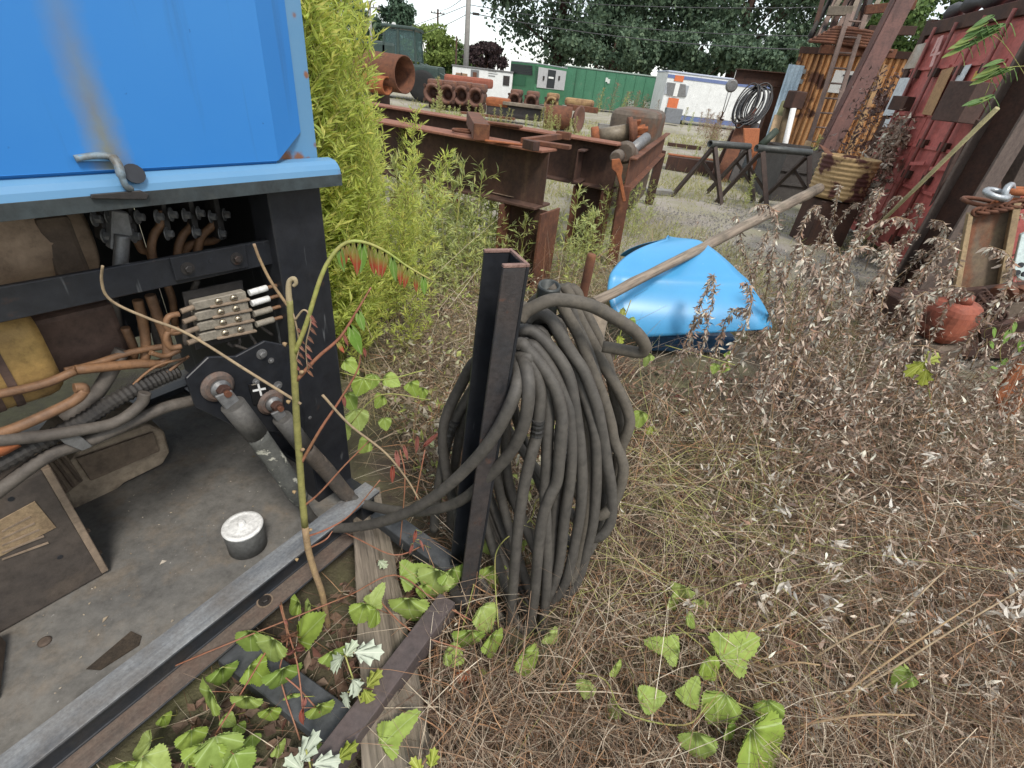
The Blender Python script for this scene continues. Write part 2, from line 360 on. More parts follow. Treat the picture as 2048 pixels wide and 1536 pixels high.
# hook latch holding the door
hk = MB(); P = [Mp(x, y, d) for x, y, d in ((150, 318, -.034), (190, 312, -.036), (222, 314, -.04), (236, 330, -.052), (242, 350, -.058), (252, 372, -.056), (262, 378, -.05))]
hk.tube(smooth_path(P, 5), [.006] * 11 + [.008] * 10 + [.006] * 10, 6)
hk.build('door_hook', pm('worn_blue_grey', (.2, .3, .38), (.12, .11, .09), rough=.5, vs=30), mach)
MB().prism([Mp(155, 310, -.035), Mp(212, 307, -.035), Mp(232, 322, -.035), Mp(155, 322, -.035)], NI * -.004).build('hook_plate', bluel, mach, .001)
MB().prism([Mp(x, y, -.05) for x, y in ((180, 388), (280, 380), (296, 388), (290, 398), (180, 396))], NI * -.006).build('latch_bar', steel_d, mach, .001)
MB().lathe(Mp(268, 348, -.044), NI * -1 + ZZ * .5, [(0, .017), (.003, .017)], 16).build('latch_slot', blackp, mach)
# --- corner post and enclosure
sp0, sp1 = s_e + .005, Ms(545, 450, 0)
MB().hexa(MC(sp0, 0, .2), E1 * (sp1 - sp0), NI * .09, ZZ * (zbot - .2 - .005)).build('corner_post', blackp, mach, .003)
MB().hexa(MC(sp0 + .03, .095, .2), E1 * .01, NI * 1.05, ZZ * 1.02).build('end_wall', blackp, mach)
MB().hexa(MC(sp0 + .04, 1.15, .42), E1 * 1.95, NI * .01, ZZ * .82).build('back_wall', blackp, mach)
MB().hexa(MC(sp0 + .04, .02, zbot + .012), E1 * 1.95, NI * 1.14, ZZ * .01).build('deck_plate', blackp, mach)
MB().hexa(MC(sp0 - .0, .02, zbot + .03), E1 * 2.0, NI * 1.2, ZZ * .01).build('hood_floor', blackp, mach)
MB().hexa(MC(sp0 + .0, 1.22, zbot + .045), E1 * 2.0, NI * .01, ZZ * (ZT - zbot - .05)).build('hood_back', bluep, mach)
MB().hexa(MC(sp0 + .0, .02, ZT + .001), E1 * 2.0, NI * 1.21, ZZ * .012).build('hood_roof', bluep, mach)
MB().hexa(MC(sp0 + .0, .02, zbot + .045), E1 * .01, NI * 1.19, ZZ * (ZT - zbot - .05)).build('hood_end', bluep, mach)
MB().hexa(MC(SN - .01, .02, .2), E1 * .01, NI * 1.2, ZZ * (ZT - .2)).build('near_end_wall', blackp, mach)
# --- cross bar with overlay plate and bolts
MQ('cross_bar', [(-200, 610), (547, 479), (556, 526), (-200, 690)], .03, .014, blackp, .002)
MQ('cross_bar_plate', [(340, 517), (490, 489), (497, 534), (353, 562)], .022, .006, blackp, .001)
for x, y in ((375, 537), (473, 517)): MB().bolt(Mp(x, y, .022), -NI, .0085).build('bolt', steel_d, mach)
MB().lathe(Mp(423, 522, .0215), -NI, [(0, .006), (.001, .006)], 14).build('slot_hole', blackp, mach)
# --- upper left drum-shaped reactor and block
q0, q1 = Mp(-90, 480, .22), Mp(160, 470, .22)
MB().lathe(MC(Ms(165, 470, .3), .33, Mp(60, 470, .22).z - .02), E1, [(0, .0), (.0, .105), (.012, .125), (.2, .14), (.5, .145), (.8, .14)], 28).build('reactor_drum', pm('reactor_tan', (.42, .31, .22), (.27, .19, .13), rough=.8, vs=5, spots=((.16, .11, .08), 5, .55, .25), bump=.2), mach)
vbox('reactor_flange', (190, 560), (120, 560), .2, .5, (150, 590), (150, 430), grime, .01)
# --- contactor bank: plates, bolts, bent straps
strap = [((318, 420), (322, 448), (308, 470), (303, 500), (312, 540)), ((382, 425), (384, 450), (368, 468), (358, 490), (354, 520)),
         ((425, 430), (428, 448), (405, 470), (398, 490), (395, 512)), ((270, 470), (285, 500), (300, 505), (310, 540)), ((440, 455), (430, 480), (380, 490), (360, 530))]
for q, pts in enumerate(strap): MT('copper_strap', pts, .17 + .01 * q, 8, wire, 6)
for x, y in ((200, 430), (258, 430), (325, 425), (380, 422), (432, 425)):
    MQ('contact_plate', [(x - 5, y - 30), (x + 4, y - 30), (x + 22, y + 52), (x + 10, y + 56)], .16, .05, steel_d, .001)
    for dx, dy in ((-12, 8), (16, 4), (8, 42)): MB().bolt(Mp(x + dx, y + dy, .155), -NI * .6 - E1 * .7, .009, .012).build('bolt', grey_m, mach)
MQ('contact_bracket', [(225, 420), (258, 425), (268, 470), (250, 480), (238, 500), (222, 500)], .13, .03, grey_m, .003)
MT('terminal_lug', [(245, 470), (243, 500), (240, 540)], .125, 13, grey_m)
# --- core, yellow winding
vbox('transformer_core', (262, 700), (40, 700), .18, .5, (200, 735), (200, 612), pm('dark_core', (.13, .08, .06), (.075, .048, .038), rough=.75, vs=8), .012)
for zz in (.35, .65):
    pass
yc = MC(Ms(118, 730, .1), .2, Mp(60, 735, .1).z)
wd = MB(); nn = 10; rp = [(.085 * math.copysign(abs(math.cos(R(t))) ** .5, math.cos(R(t))), .1 * math.copysign(abs(math.sin(R(t))) ** .5, math.sin(R(t)))) for t in range(0, 360, 15)]
v = []; n = len(rp)
ends = [(0, .86), (.012, .96), (.03, 1), (.5, 1)]
for t, sc_ in ends:
    v += [yc + E1 * t + NI * a * sc_ + ZZ * b * sc_ for a, b in rp]
f = [tuple(range(n))] + [(j * n + i, j * n + (i + 1) % n, (j + 1) * n + (i + 1) % n, (j + 1) * n + i) for j in range(len(ends) - 1) for i in range(n)]
wd.add(v, f, True); wd.build('winding', yellow, mach)
for t0, mt in ((.07, 'b'), (.1, 'b'), (.16, 'w'), (.24, 'b')):
    bd = MB(); v = []
    for t in (t0, t0 + (.045 if mt == 'w' else .014)): v += [yc + E1 * t + NI * a * 1.025 + ZZ * b * 1.025 for a, b in rp]
    bd.add(v, [(i, (i + 1) % n, n + (i + 1) % n, n + i) for i in range(n)], True)
    bd.build('winding_band', MATS['dark_core'] if mt == 'b' else yellow, mach)
# --- wiring
for pts, d, r_, mt in [
    (((275, 600), (285, 640), (292, 690), (288, 730)), .13, 9, wire), (((300, 590), (318, 640), (335, 690), (325, 725), (270, 728), (150, 740)), .11, 9, wire),
    (((250, 655), (268, 700), (262, 735)), .16, 8, wire), (((345, 690), (260, 705), (180, 730), (130, 742)), .12, 7, wire), (((310, 600), (312, 660), (318, 690)), .17, 8, wire_g),
    (((360, 700), (330, 712), (300, 705)), .1, 5, wire), (((470, 650), (480, 685), (465, 692), (455, 685)), .07, 3, wire_g), (((505, 630), (515, 648), (545, 670)), .06, 3, wire_g),
    (((490, 655), (512, 690), (500, 700), (470, 690)), .06, 3, wire_g), (((378, 712), (320, 755), (260, 790)), .09, 3, wire), (((372, 716), (300, 740), (210, 830)), .085, 2.5, wire),
    (((225, 600), (232, 640), (240, 690), (250, 720)), .2, 10, wire_g), (((395, 560), (380, 600), (370, 640), (372, 690)), .13, 6, wire_g), (((330, 560), (345, 600), (350, 650)), .15, 7, wire),
    (((150, 742), (80, 770), (-60, 800)), .1, 9, wire)]: MT('wire', pts, d, r_, mt)
MT('power_cable', ((168, 780), (150, 800), (90, 830), (20, 860), (-80, 890)), .06, 11, wire)
MT('power_cable', ((148, 776), (165, 775), (168, 785)), .062, 10, wire)
MT('power_cable', ((290, 785), (280, 810), (230, 845), (150, 862), (60, 875), (-60, 885)), .05, 12, wire_g)
MT('power_cable', ((390, 800), (330, 815), (250, 850), (170, 885), (90, 915), (-40, 1010)), .065, 13, wire_g)
MT('power_cable', ((245, 700), (205, 770), (180, 800), (130, 840)), .13, 14, wire_g)
MT('orange_sleeve', ((30, 880), (-10, 900), (-60, 915)), .058, 17, rust_o)
P = smooth_path([Mp(x, y, d) for x, y, d in ((355, 742, .1), (300, 765, .09), (230, 800, .08), (160, 845, .075), (60, 895, .07), (-60, 960, .07))], 14)
MB().tube(P, [(.019 if i % 2 else .0155) for i in range(len(P))], 12, sm=False).build('corrugated_conduit', pm('conduit_plastic', (.03, .028, .027), (.05, .045, .04), rough=.6, vs=20), mach)
# --- terminal block
tb = MQ('terminal_board', [(365, 585), (485, 560), (500, 672), (392, 700)], .06, .006, steel_d, .001)
def skew(u, v_): return (385 + u * 118 + v_ * 18, 604 - u * 26 + v_ * 84)
pale = pm('pale_bakelite', (.28, .25, .2), (.19, .17, .14), rough=.6, vs=30); brass = pm('bright_screw', (.55, .47, .35), (.35, .3, .22), rough=.3, metal=.8, vs=60)
for u in range(4):
    v0 = .02 + u * .25; k = (u // 2) * .0
    MQ('terminal_module', [skew(0, v0), skew(.9, v0), skew(.9, v0 + .2), skew(0, v0 + .2)], .035, .022, pale, .002, tb)
    MQ('jumper_bar', [skew(.28, v0 + .17), skew(.95, v0 + .19), skew(.95, v0 + .25), skew(.28, v0 + .23)], .03, .012, castm, .002, tb)
    for uu in (.42, .68):
        c = Mp(*skew(uu, v0 + .09), .034)
        MB().lathe(c, -NI, [(0, .0085), (.003, .008), (.006, .004)], 12).build('screw', brass, tb)
        MB().bar(c - NI * .0062 - E1 * .007, c - NI * .0062 + E1 * .007, .0015, .0006, up=NI).build('screw_slot', steel_d, tb)
    a, b = skew(.95, v0 + .06), skew(1.25, v0 + .03)
    MT('spade_connector', [a, ((a[0] + b[0]) / 2, (a[1] + b[1]) / 2), b], .032, 6.5, white_s if u < 2 else pale, 8, tb)
    MT('terminal_wire', [b, (b[0] + 22, b[1] - 4), (b[0] + 30, b[1] + 14), (b[0] + 18, b[1] + 34)], [.032, .03, .04, .08], 3.6, wire, 6, tb)
    a, b = skew(0, v0 + .1), skew(-.22, v0 + .14)
    MT('spade_connector', [a, ((a[0] + b[0]) / 2, (a[1] + b[1]) / 2), b], .034, 5.5, castm, 8, tb)
for y in (625, 655): MT('terminal_wire', [(358, y + 3), (338, y + 8), (332, y + 24), (342, y + 40), (362, y + 38)], .036, 6, wire, 8, tb)
# --- stud plate with output studs
pl = MQ('stud_plate', [(372, 757), (417, 714), (472, 713), (530, 682), (585, 693), (640, 850), (596, 868), (480, 858), (392, 815)], .005, .01, blackp, .002)
for x, y, r_ in ((523, 708, .0085), (542, 721, .005), (512, 763, .006), (555, 771, .008), (618, 834, .006)): MB().bolt(Mp(x, y, .004), -NI, r_).build('bolt', grey_m, pl)
def stud(x, y, r_):
    c = Mp(x, y, .004)
    MB().lathe(c, -NI, [(0, r_ * 1.25), (.006, r_ * 1.25), (.007, r_), (.012, r_)], 24).build('insulating_washer', pm('washer_%d' % x, (.09, .085, .08), (.16, .1, .075), rough=.7, vs=30), pl)
    MB().lathe(c - NI * .012, -NI, [(0, r_ * .72), (.009, r_ * .72), (.01, r_ * .5), (.014, r_ * .5)], 20).build('washer', grey_m, pl)
    MB().lathe(c - NI * .026, -NI, [(0, r_ * .52), (.016, r_ * .52), (.018, r_ * .45)], 6, False).build('nut', rust_d, pl)
    MB().lathe(c - NI * .043, -NI, [(0, r_ * .26), (.012, r_ * .26)], 12).build('stud', rust, pl)
stud(434, 772, .032); stud(540, 803, .03)
# plus sign plate beside the second stud
sg = MQ('polarity_plate', [(497, 770), (533, 764), (544, 802), (508, 810)], -.001, .004, pm('sign_black', (.012, .012, .013), rough=.4, bump=0), .0005, pl)
for pts in ([(505, 780), (531, 775), (532, 779), (506, 784)], [(514, 768), (518, 767), (525, 791), (521, 792)]): MQ('plus_mark', pts, -.0016, .0004, white_s, 0, sg)
for pts in ([(503, 769), (514, 767), (514.5, 769), (503.5, 771)], [(524, 795), (534, 793), (534.5, 795), (524.5, 797)]): MQ('small_print', pts, -.0016, .0004, pale, 0, sg)
# --- tray, hole, castings standing on it
ZTR = .2
tray = MB().prism([MC(s_e + .01, -.12, ZTR), MC(SN, -.12, ZTR), MC(SN, 1.15, ZTR), MC(s_e + .01, 1.15, ZTR)], ZZ * -.006).build('floor_tray', dust, mach)
hole = MB().prism([G(x, y, ZTR + .0035) for x, y in ((172, 1338), (262, 1262), (283, 1272), (278, 1290), (200, 1340))], ZZ * -.002)
hole.build('drain_cutout', pm('caked_dirt', (.03, .024, .018), (.06, .045, .032), rough=1, vs=40, bump=.9, bs=60), mach)
for x, y in ((90, 1284),): MB().lathe(G(x, y, ZTR), ZZ, [(0, .014), (.004, .014), (.007, .009)], 14).build('rivet', grime, mach)
# oblong cast housing behind the bracket
hp = [(160, 900), (300, 850), (330, 862), (342, 905), (328, 930), (250, 968), (205, 1010), (170, 1055), (140, 1010), (120, 950)]
fd_ = (G(235, 985, ZTR) - MO).dot(NI) + .02; hs = MB().prism([Mp(x, y, fd_) for x, y in hp], NI * .26); hs.build('engine_foot', pm('beige_casting', (.46, .37, .27), (.32, .25, .18), rough=.85, vs=6, spots=((.15, .11, .08), 8, .56, .2), bump=.25), mach, .016, 3)
MB().prism([Mp(x, y, fd_ - .004) for x, y in ((150, 915), (305, 862), (318, 900), (180, 960))], NI * -.01).build('foot_cover', castm, mach, .008, 2)
fin = MQ('finned_block', [(75, 930), (130, 905), (168, 962), (118, 1000)], fd_ - .03, .05, castm, .003)
for q in range(4):
    MQ('fin', [(78 + q * 14, 934 - q * 6), (84 + q * 14, 930 - q * 6), (124 + q * 14, 992 - q * 10), (118 + q * 14, 996 - q * 10)], fd_ - .038, .01, grime, .001, fin)
MQ('clip', [(112, 872), (158, 870), (186, 893), (165, 902), (130, 888)], .045, .006, grey_m, .001)
# bracket box with data plate
_bc = G(210, 1150, ZTR) - MO; s0, s1 = _bc.dot(E1), 1.9; bd_ = _bc.dot(NI); z0, z1 = ZTR + .004, Mp(66, 950, bd_).z
bx = MB().hexa(MC(s0, bd_, z0), E1 * (s1 - s0), NI * .22, ZZ * (z1 - z0)).build('bracket_box', pm('bracket_dark', (.085, .068, .055), (.05, .042, .037), rough=.75, vs=5, spots=((.13, .1, .075), 6, .55, .25), bump=.25), mach, .006, 2)
MB().hexa(MC(s0 - .012, bd_ - .006, z0 + .01), E1 * .016, NI * .2, ZZ * (z1 - z0 - .005)).build('bracket_flange', castm, bx, .002)
dp = MQ('data_plate', [(-60, 1073), (70, 1003), (113, 1055), (-60, 1145)], bd_ - .003, .003, pm('brass_plate', (.3, .22, .13), (.2, .14, .085), rough=.6, vs=30, bump=.3, bs=140), .0005, bx)
for q in range(5):
    MQ('raised_line', [(4, 1062 + q * 14), (60 + q * 9, 1032 + q * 13), (62 + q * 9, 1035 + q * 13), (4, 1065 + q * 14)], bd_ - .0045, .002, castm, 0, dp)
for x, y in ((22, 998), (120, 1114)): MB().lathe(Mp(x, y, bd_ - .0005), -NI, [(0, .006), (.001, .006)], 12).build('hole', blackp, bx)
for x, y in ((180, 1080), (206, 1122)): MB().bolt(MC(s0 - .012, bd_ + .04, Mp(x, y, bd_).z), -E1, .008).build('bolt', grime, bx)
# little box at the near end of the tray
MB().hexa(G(0, 1400, ZTR + .002), V((-.3, -.25, 0)), V((-.1, .12, 0)), ZZ * .05).build('side_box', grime, mach, .004)
# --- base channel
BA = R(28.3); BD = V((-math.sin(BA), -math.cos(BA), 0)); BN = V((math.cos(BA), -math.sin(BA), 0))
fe = G(712, 1072, .12) - BD * .12; fe.z = 0; ne = fe + BD * 2.3
chan = [(.0, .105), (.0, .12), (-.0, .12), (-.0, .12)]
t_ = .008; zb0, zt0 = .09, .238
pr_ = [(0, zb0), (0, zb0 + t_), (-.062, zb0 + t_ + .003), (-.062, zt0 - t_ - .003), (0, zt0 - t_), (0, zt0), (-.071, zt0), (-.071, zb0)]
sill = MB(); v = [fe + BN * a + ZZ * b for a, b in pr_] + [ne + BN * a + ZZ * b for a, b in pr_]; n = len(pr_)
sill.add(v, [tuple(range(n)), tuple(range(2 * n - 1, n - 1, -1))] + [(i, i + n, (i + 1) % n + n, (i + 1) % n) for i in range(n)])
def streakmat(name, d, c1, c2, c3, sc=40.0, rough=.55):
    m = bpy.data.materials.new(name); m.use_nodes = True; t = m.node_tree; b = t.nodes['Principled BSDF']; co = _n(t, 'ShaderNodeTexCoord').outputs['Object']
    r1 = _n(t, 'ShaderNodeMapping'); r1.inputs['Rotation'].default_value = V(d).to_track_quat('X', 'Z').inverted().to_euler(); t.links.new(co, r1.inputs[0])
    r2 = _n(t, 'ShaderNodeMapping'); r2.inputs['Scale'].default_value = (.12, 1, 1); t.links.new(r1.outputs[0], r2.inputs[0])
    c = _mix(t, _ramp(t, _noise(t, r2.outputs[0], sc, 8, .7, .4), [(.33, 0.0), (.62, 1.0)]), c2, c1)
    c = _mix(t, _ramp(t, _noise(t, co, 9, 6, .65), [(.42, 0.0), (.68, .9)]), c, c3)
    c = _mix(t, 1.0, c, _ramp(t, _noise(t, co, 120, 6, .7), [(.3, .7), (.7, 1.2)]), 'MULTIPLY'); t.links.new(c, b.inputs['Base Color']); b.inputs['Roughness'].default_value = rough
    bp = _n(t, 'ShaderNodeBump'); bp.inputs['Strength'].default_value = .25; bp.inputs['Distance'].default_value = .003; t.links.new(_noise(t, r2.outputs[0], sc * 2, 5, .7), bp.inputs['Height']); t.links.new(bp.outputs[0], b.inputs['Normal']); return m
scraped = streakmat('channel_navy', BD, (.03, .036, .046), (.014, .017, .022), (.05, .045, .042))
sill.build('base_channel', scraped, mach, .002)
def strip(name, a0, a1, z, mat): MB().prism([fe + BN * a0 + ZZ * z, fe + BN * a1 + ZZ * z, ne + BN * a1 + ZZ * z, ne + BN * a0 + ZZ * z], ZZ * .0025).build(name, mat, mach, .0008)
strip('top_flange_wear', -.0705, -.0005, zt0 + .001, streakmat('scraped_top', BD, (.25, .26, .265), (.09, .1, .115), (.14, .13, .12), 30))
strip('lower_flange_dirt', -.056, -.0008, zb0 + t_ + .002, streakmat('dusty_ledge', BD, (.17, .135, .11), (.09, .072, .062), (.13, .085, .065), 24, .85))
_bp = G(530, 1202, zb0 + t_ + .005); MB().bolt(_bp, ZZ, .011, .008).build('bolt', steel_d, mach)
MB().lathe(_bp, ZZ, [(0, .023), (.002, .023)], 20).build('washer', castm, mach)
_e = fe + BN * -.03 + ZZ * .165
MB().bar(_e - BN * .0 + BD * .03, _e - BN * 1.15 + BD * .03, .06, .11).build('cross_member', blackp, mach, .002)
_e2 = fe + BN * -1.15; MB().bar(_e2 + ZZ * .165, _e2 + BD * 2.2 + ZZ * .165, .06, .12).build('far_channel', scraped, mach, .002)
for q in (.55, 1.6):
    _s = fe + BD * (q + .5); MB().bar(_s - BN * .08 + ZZ * .05, _s - BN * 1.2 + ZZ * .05, .14, .1).build('skid_block', wood, mach, .006)
# crumbs and bits of dead leaf blown onto the tray
cr = MB(); rq = random.Random(9)
for i in range(170):
    p = MC(rq.uniform(.05, 1.2), rq.uniform(-.08, .5), ZTR + .001); a = rq.uniform(0, 6.28); L_ = rq.uniform(.002, .009) * (2.2 if i % 14 == 0 else 1); u_ = V((math.cos(a), math.sin(a), rq.uniform(0, .3))) * L_; w_ = V((-math.sin(a), math.cos(a), rq.uniform(0, .4))) * L_ * rq.uniform(.15, .6)
    cr.add([p, p + u_ * .5 + w_, p + u_, p + u_ * .5 - w_ * .3 + ZZ * .001], [(0, 1, 2, 3)])
_cb = cr.build('crumbs', leafmat('tray_crumb', [(.4, .34, .25), (.2, .15, .1), (.55, .5, .42), (.3, .24, .16)], 0), mach, recalc=False); _cb['kind'] = 'stuff'
# --- white-lidded filter standing on the tray
fc = G(497, 1092, ZTR); can = thing('filter_canister', 'small cylinder canister with white lid and centre bolt on the dusty tray', 'canister', fc)
MB().lathe(fc, ZZ, [(0.001, .05), (.004, .054), (.08, .055), (.085, .052)], 28).build('body', pm('canister_grey', (.1, .1, .095), (.065, .065, .062), rough=.6, vs=16), can)
MB().lathe(fc + ZZ * .0855, ZZ, [(0, .055), (.006, .057), (.011, .055), (.0115, .045), (.0095, .043), (.0125, .036), (.0135, .0)], 32).build('lid', white_s, can)
MB().lathe(fc + ZZ * .0985, ZZ, [(0, .012), (.003, .012), (.004, .0095), (.014, .009), (.016, .006)], 10).build('lid_bolt', white_s, can)
# ================================================================ cable rack
def woodmat(name, d, c1=(.27, .225, .175), c2=(.1, .082, .064), sc=55.0):
    m = bpy.data.materials.new(name); m.use_nodes = True; t = m.node_tree; b = t.nodes['Principled BSDF']
    co = _n(t, 'ShaderNodeTexCoord').outputs['Object']
    q = V(d).to_track_quat('X', 'Z').inverted().to_euler()
    r1 = _n(t, 'ShaderNodeMapping'); r1.inputs['Rotation'].default_value = q; t.links.new(co, r1.inputs[0])
    r2 = _n(t, 'ShaderNodeMapping'); r2.inputs['Scale'].default_value = (.045, 1, 1); t.links.new(r1.outputs[0], r2.inputs[0])
    g1 = _noise(t, r2.outputs[0], sc, 7, .65, .6); g2 = _noise(t, r2.outputs[0], sc * 3.4, 4, .6)
    c = _mix(t, _ramp(t, g1, [(.34, 0.0), (.66, 1.0)]), c2, c1)
    c = _mix(t, _ramp(t, g2, [(.3, .7), (.48, 0.0)]), c, tuple(x * .35 for x in c2))
    c = _mix(t, _ramp(t, _noise(t, co, 5, 5), [(.5, 0.0), (.75, .6)]), c, (.11, .1, .07))
    t.links.new(c, b.inputs['Base Color']); b.inputs['Roughness'].default_value = .92
    bp = _n(t, 'ShaderNodeBump'); bp.inputs['Strength'].default_value = .9; bp.inputs['Distance'].default_value = .006
    t.links.new(g1, bp.inputs['Height']); t.links.new(bp.outputs[0], b.inputs['Normal']); return m
PB = V((-.075, .99, 0)); rack = thing('cable_rack', 'upright black steel channel post with hanger pipe beside the blue machine', 'rack', PB)
PU = V((.42, -.907, 0)).normalized(); PF = V((-.907, -.42, 0)).normalized(); PH = 1.19; lean = V((.045, -.012, PH))
o_ = V((-.08, 1.025, 0))
def slab(u0, u1, f0, f1, z0=0., z1=1.):
    return MB().prism([o_ + PU * a + PF * b + lean * z0 for a, b in ((u0, f0), (u1, f0), (u1, f1), (u0, f1))], lean * (z1 - z0))
slab(0, .1, 0, .007).build('post_web', blackp, rack, .001); slab(0, .008, .0075, .064).build('post_flange', blackp, rack, .001)
rustblack = pm('rust_bitten_black', (.034, .034, .037), (.055, .045, .042), rough=.5, vs=11, spots=((.13, .065, .045), 17, .6, .12), bump=.35, bs=80)
slab(.092, .1005, .0075, .056).build('post_flange', rustblack, rack, .0012)
cut = pm('torch_cut_edge', (.27, .17, .14), (.15, .085, .07), rough=.8, vs=60, bump=.6, bs=160)
for a in ((0, .1, 0, .008), (0, .009, .008, .065), (.0915, .101, .008, .057)): slab(a[0] - .0008, a[1] + .0008, a[2], a[3], 1.0005, 1.006).build('cut_edge', cut, rack, .001)
HB0, HB1 = V((-.02, 1.0, .955)), V((.17, 1.23, .985))
MB().tube([HB0, HB1], .021, 14).build('hanger_pipe', steel_d, rack)
MB().tube([AT(1158, 640, 1.23), AT(1164, 600, 1.22), AT(1183, 512, 1.2), AT(1184, 508, 1.2)], [.0125, .0125, .0125, .010], 10).build('end_rod', rust, rack)
_c = AT(1099, 570, 1.12); _ax = (V((.0, -.18, 1))).normalized()
MB().lathe(_c - _ax * .13, _ax, [(0, .0), (0, .029), (.125, .029), (.131, .027), (.13, .0225), (.06, .022), (.06, 0)], 22).build('pipe_stub', pm('pipe_dark_green', (.05, .056, .054), (.03, .033, .033), rough=.45, metal=.3), rack)
# frame bars lying at its foot
def angle(name, p, q, w_, h_, mat, par, th=.008, up=(0, 0, 1)):
    return MB().ext([(-w_ / 2, h_ / 2), (w_ / 2, h_ / 2), (w_ / 2, h_ / 2 - th), (-w_ / 2 + th, h_ / 2 - th), (-w_ / 2 + th, -h_ / 2), (-w_ / 2, -h_ / 2)], p, q, up).build(name, mat, par, .001)
pB, qB = G(895, 1195, .165), G(635, 1540, .165)
MB().bar(pB + ZZ * -.04, qB + ZZ * -.04, .058, .08).build('brace_bar', pm('red_brown_bar', (.1, .075, .07), (.065, .055, .055), rough=.65, vs=8, spots=((.2, .075, .055), 7, .58, .15), bump=.2), rack, .002)
pA, qA = G(755, 1018, .14), G(912, 1132, .14)
MB().bar(pA + ZZ * -.03, qA + ZZ * -.03, .07, .05).build('brace_bar', pm('slate_bar', (.05, .054, .06), (.08, .085, .09), rough=.6, vs=8), rack, .002)
pC, qC = G(462, 1290, .07), G(712, 1478, .07)
MB().bar(pC + ZZ * -.02, qC + ZZ * -.02, .09, .05).build('ground_bar', MATS['slate_bar'], rack, .003)
MB().lathe(V((-.075, .93, 0)), ZZ, [(0, .05), (.12, .048)], 16).build('foot_sleeve', steel_d, rack)

# ================================================================ welding cable
cab = thing('welding_cable', 'long grey rubber welding cable hung in many loops on the steel post', 'cable', V((.12, 1.0, 0)))
RC = .0158
def strand(pts, y0, y1):
    m = len(pts) - 1; return [AT(x, y, y0 + (y1 - y0) * (i / m) ** 1.15) for i, (x, y) in enumerate(pts)]
def gy(p): return G(*p).y
LP = {
 'A': (((1100, 574), (1114, 592), (1132, 626), (1156, 668), (1169, 701), (1185, 743), (1205, 792), (1221, 845), (1228, 882), (1243, 917), (1246, 947), (1232, 996), (1205, 1030)), 1.14, 1.0),
 'B': (((1127, 570), (1140, 595), (1158, 636), (1185, 686), (1205, 727), (1226, 761), (1247, 800), (1259, 837), (1256, 862), (1240, 900), (1222, 950)), 1.17, 1.08),
 'C': (((1146, 579), (1161, 610), (1182, 647), (1203, 693), (1216, 730), (1229, 790), (1241, 860), (1238, 940), (1219, 1000)), 1.21, 1.12),
 'E': (((1041, 649), (1062, 631), (1083, 626), (1104, 641), (1119, 667), (1145, 709), (1166, 740), (1182, 779), (1195, 818), (1207, 880), (1215, 930), (1223, 980), (1222, 1040), (1198, 1074)), 1.08, .99),
 'F': (((1038, 662), (1060, 661), (1083, 676), (1106, 701), (1127, 730), (1140, 761), (1148, 805), (1156, 858), (1161, 900), (1164, 960), (1161, 1020), (1151, 1080), (1143, 1120), (1128, 1170), (1098, 1208)), 1.05, .93),
 'G': (((1036, 688), (1054, 699), (1075, 722), (1096, 751), (1112, 782), (1123, 826), (1124, 852), (1120, 900), (1114, 961), (1101, 990), (1086, 1031), (1078, 1084), (1072, 1157), (1066, 1216), (1054, 1262)), 1.0, .87),
 'J': (((1044, 712), (1059, 724), (1073, 753), (1080, 787), (1078, 830), (1072, 876), (1063, 908), (1048, 973), (1037, 1049), (1031, 1113), (1025, 1187), (1019, 1240)), .99, .88),
 'K': (((1056, 690), (1080, 706), (1106, 745), (1127, 787), (1138, 818), (1141, 858), (1143, 900), (1140, 960), (1130, 1030), (1121, 1110), (1110, 1160), (1088, 1204)), 1.03, .92),
 'L': (((1092, 634), (1114, 662), (1140, 714), (1156, 753), (1169, 792), (1184, 839), (1192, 880), (1193, 960), (1187, 1040), (1174, 1100), (1157, 1157), (1130, 1192)), 1.09, .95),
 'M': (((1050, 705), (1078, 735), (1092, 780), (1097, 830), (1095, 868), (1093, 938), (1090, 996), (1093, 1060), (1094, 1143), (1088, 1230), (1079, 1272)), 1.01, .88),
 'N': (((1106, 640), (1130, 690), (1150, 745), (1165, 800), (1176, 860), (1180, 930), (1177, 1000), (1168, 1070), (1156, 1120), (1140, 1160)), 1.1, .96),
 'O': (((1130, 600), (1152, 645), (1176, 700), (1194, 760), (1206, 820), (1214, 880), (1212, 960), (1204, 1020), (1190, 1075), (1170, 1110)), 1.16, 1.02),
 'Q': (((1070, 660), (1096, 690), (1118, 735), (1132, 790), (1133, 850), (1128, 920), (1112, 1000), (1105, 1070), (1103, 1130), (1098, 1180), (1080, 1220)), 1.06, .92),
}
BK = V((-.78, .62, 0))
rr = random.Random(3)
for q, (key, (pts, y0, y1)) in enumerate(LP.items()):
    fr = strand(pts, y0, y1); T, B = fr[0], fr[-1]
    fl = V((B.x, B.y, max(B.z, .03)))
    depth = .17 + .13 * rr.random()
    up_ = [fl + BK * .05 - ZZ * .012]
    for t, dd in ((.12, .62), (.35, 1.0), (.6, 1.02), (.8, .8), (.93, .45)):
        up_.append(fl.lerp(T, t) + BK * depth * dd + V((rr.uniform(-.012, .012), rr.uniform(-.012, .012), 0)))
    loop = fr + up_
    if key in 'AB': loop = fr + up_[:-1]
    P = smooth_path(loop, 5, key not in 'AB')
    P = [V((p.x, p.y, max(p.z, .012))) for p in P]
    MB().tube(P, RC, 10, closed=key not in 'AB').build('cable_loop', rubber2 if key in 'ABCN' else rubber, cab)
# one loop springs out to the right
D = strand(((1039, 640), (1054, 622), (1096, 602), (1132, 601), (1184, 612), (1236, 640), (1273, 666), (1290, 692), (1281, 705), (1247, 700), (1205, 693)), 1.0, 1.1)
MB().tube(smooth_path(D, 6), RC, 10).build('cable_loop', rubber2, cab)
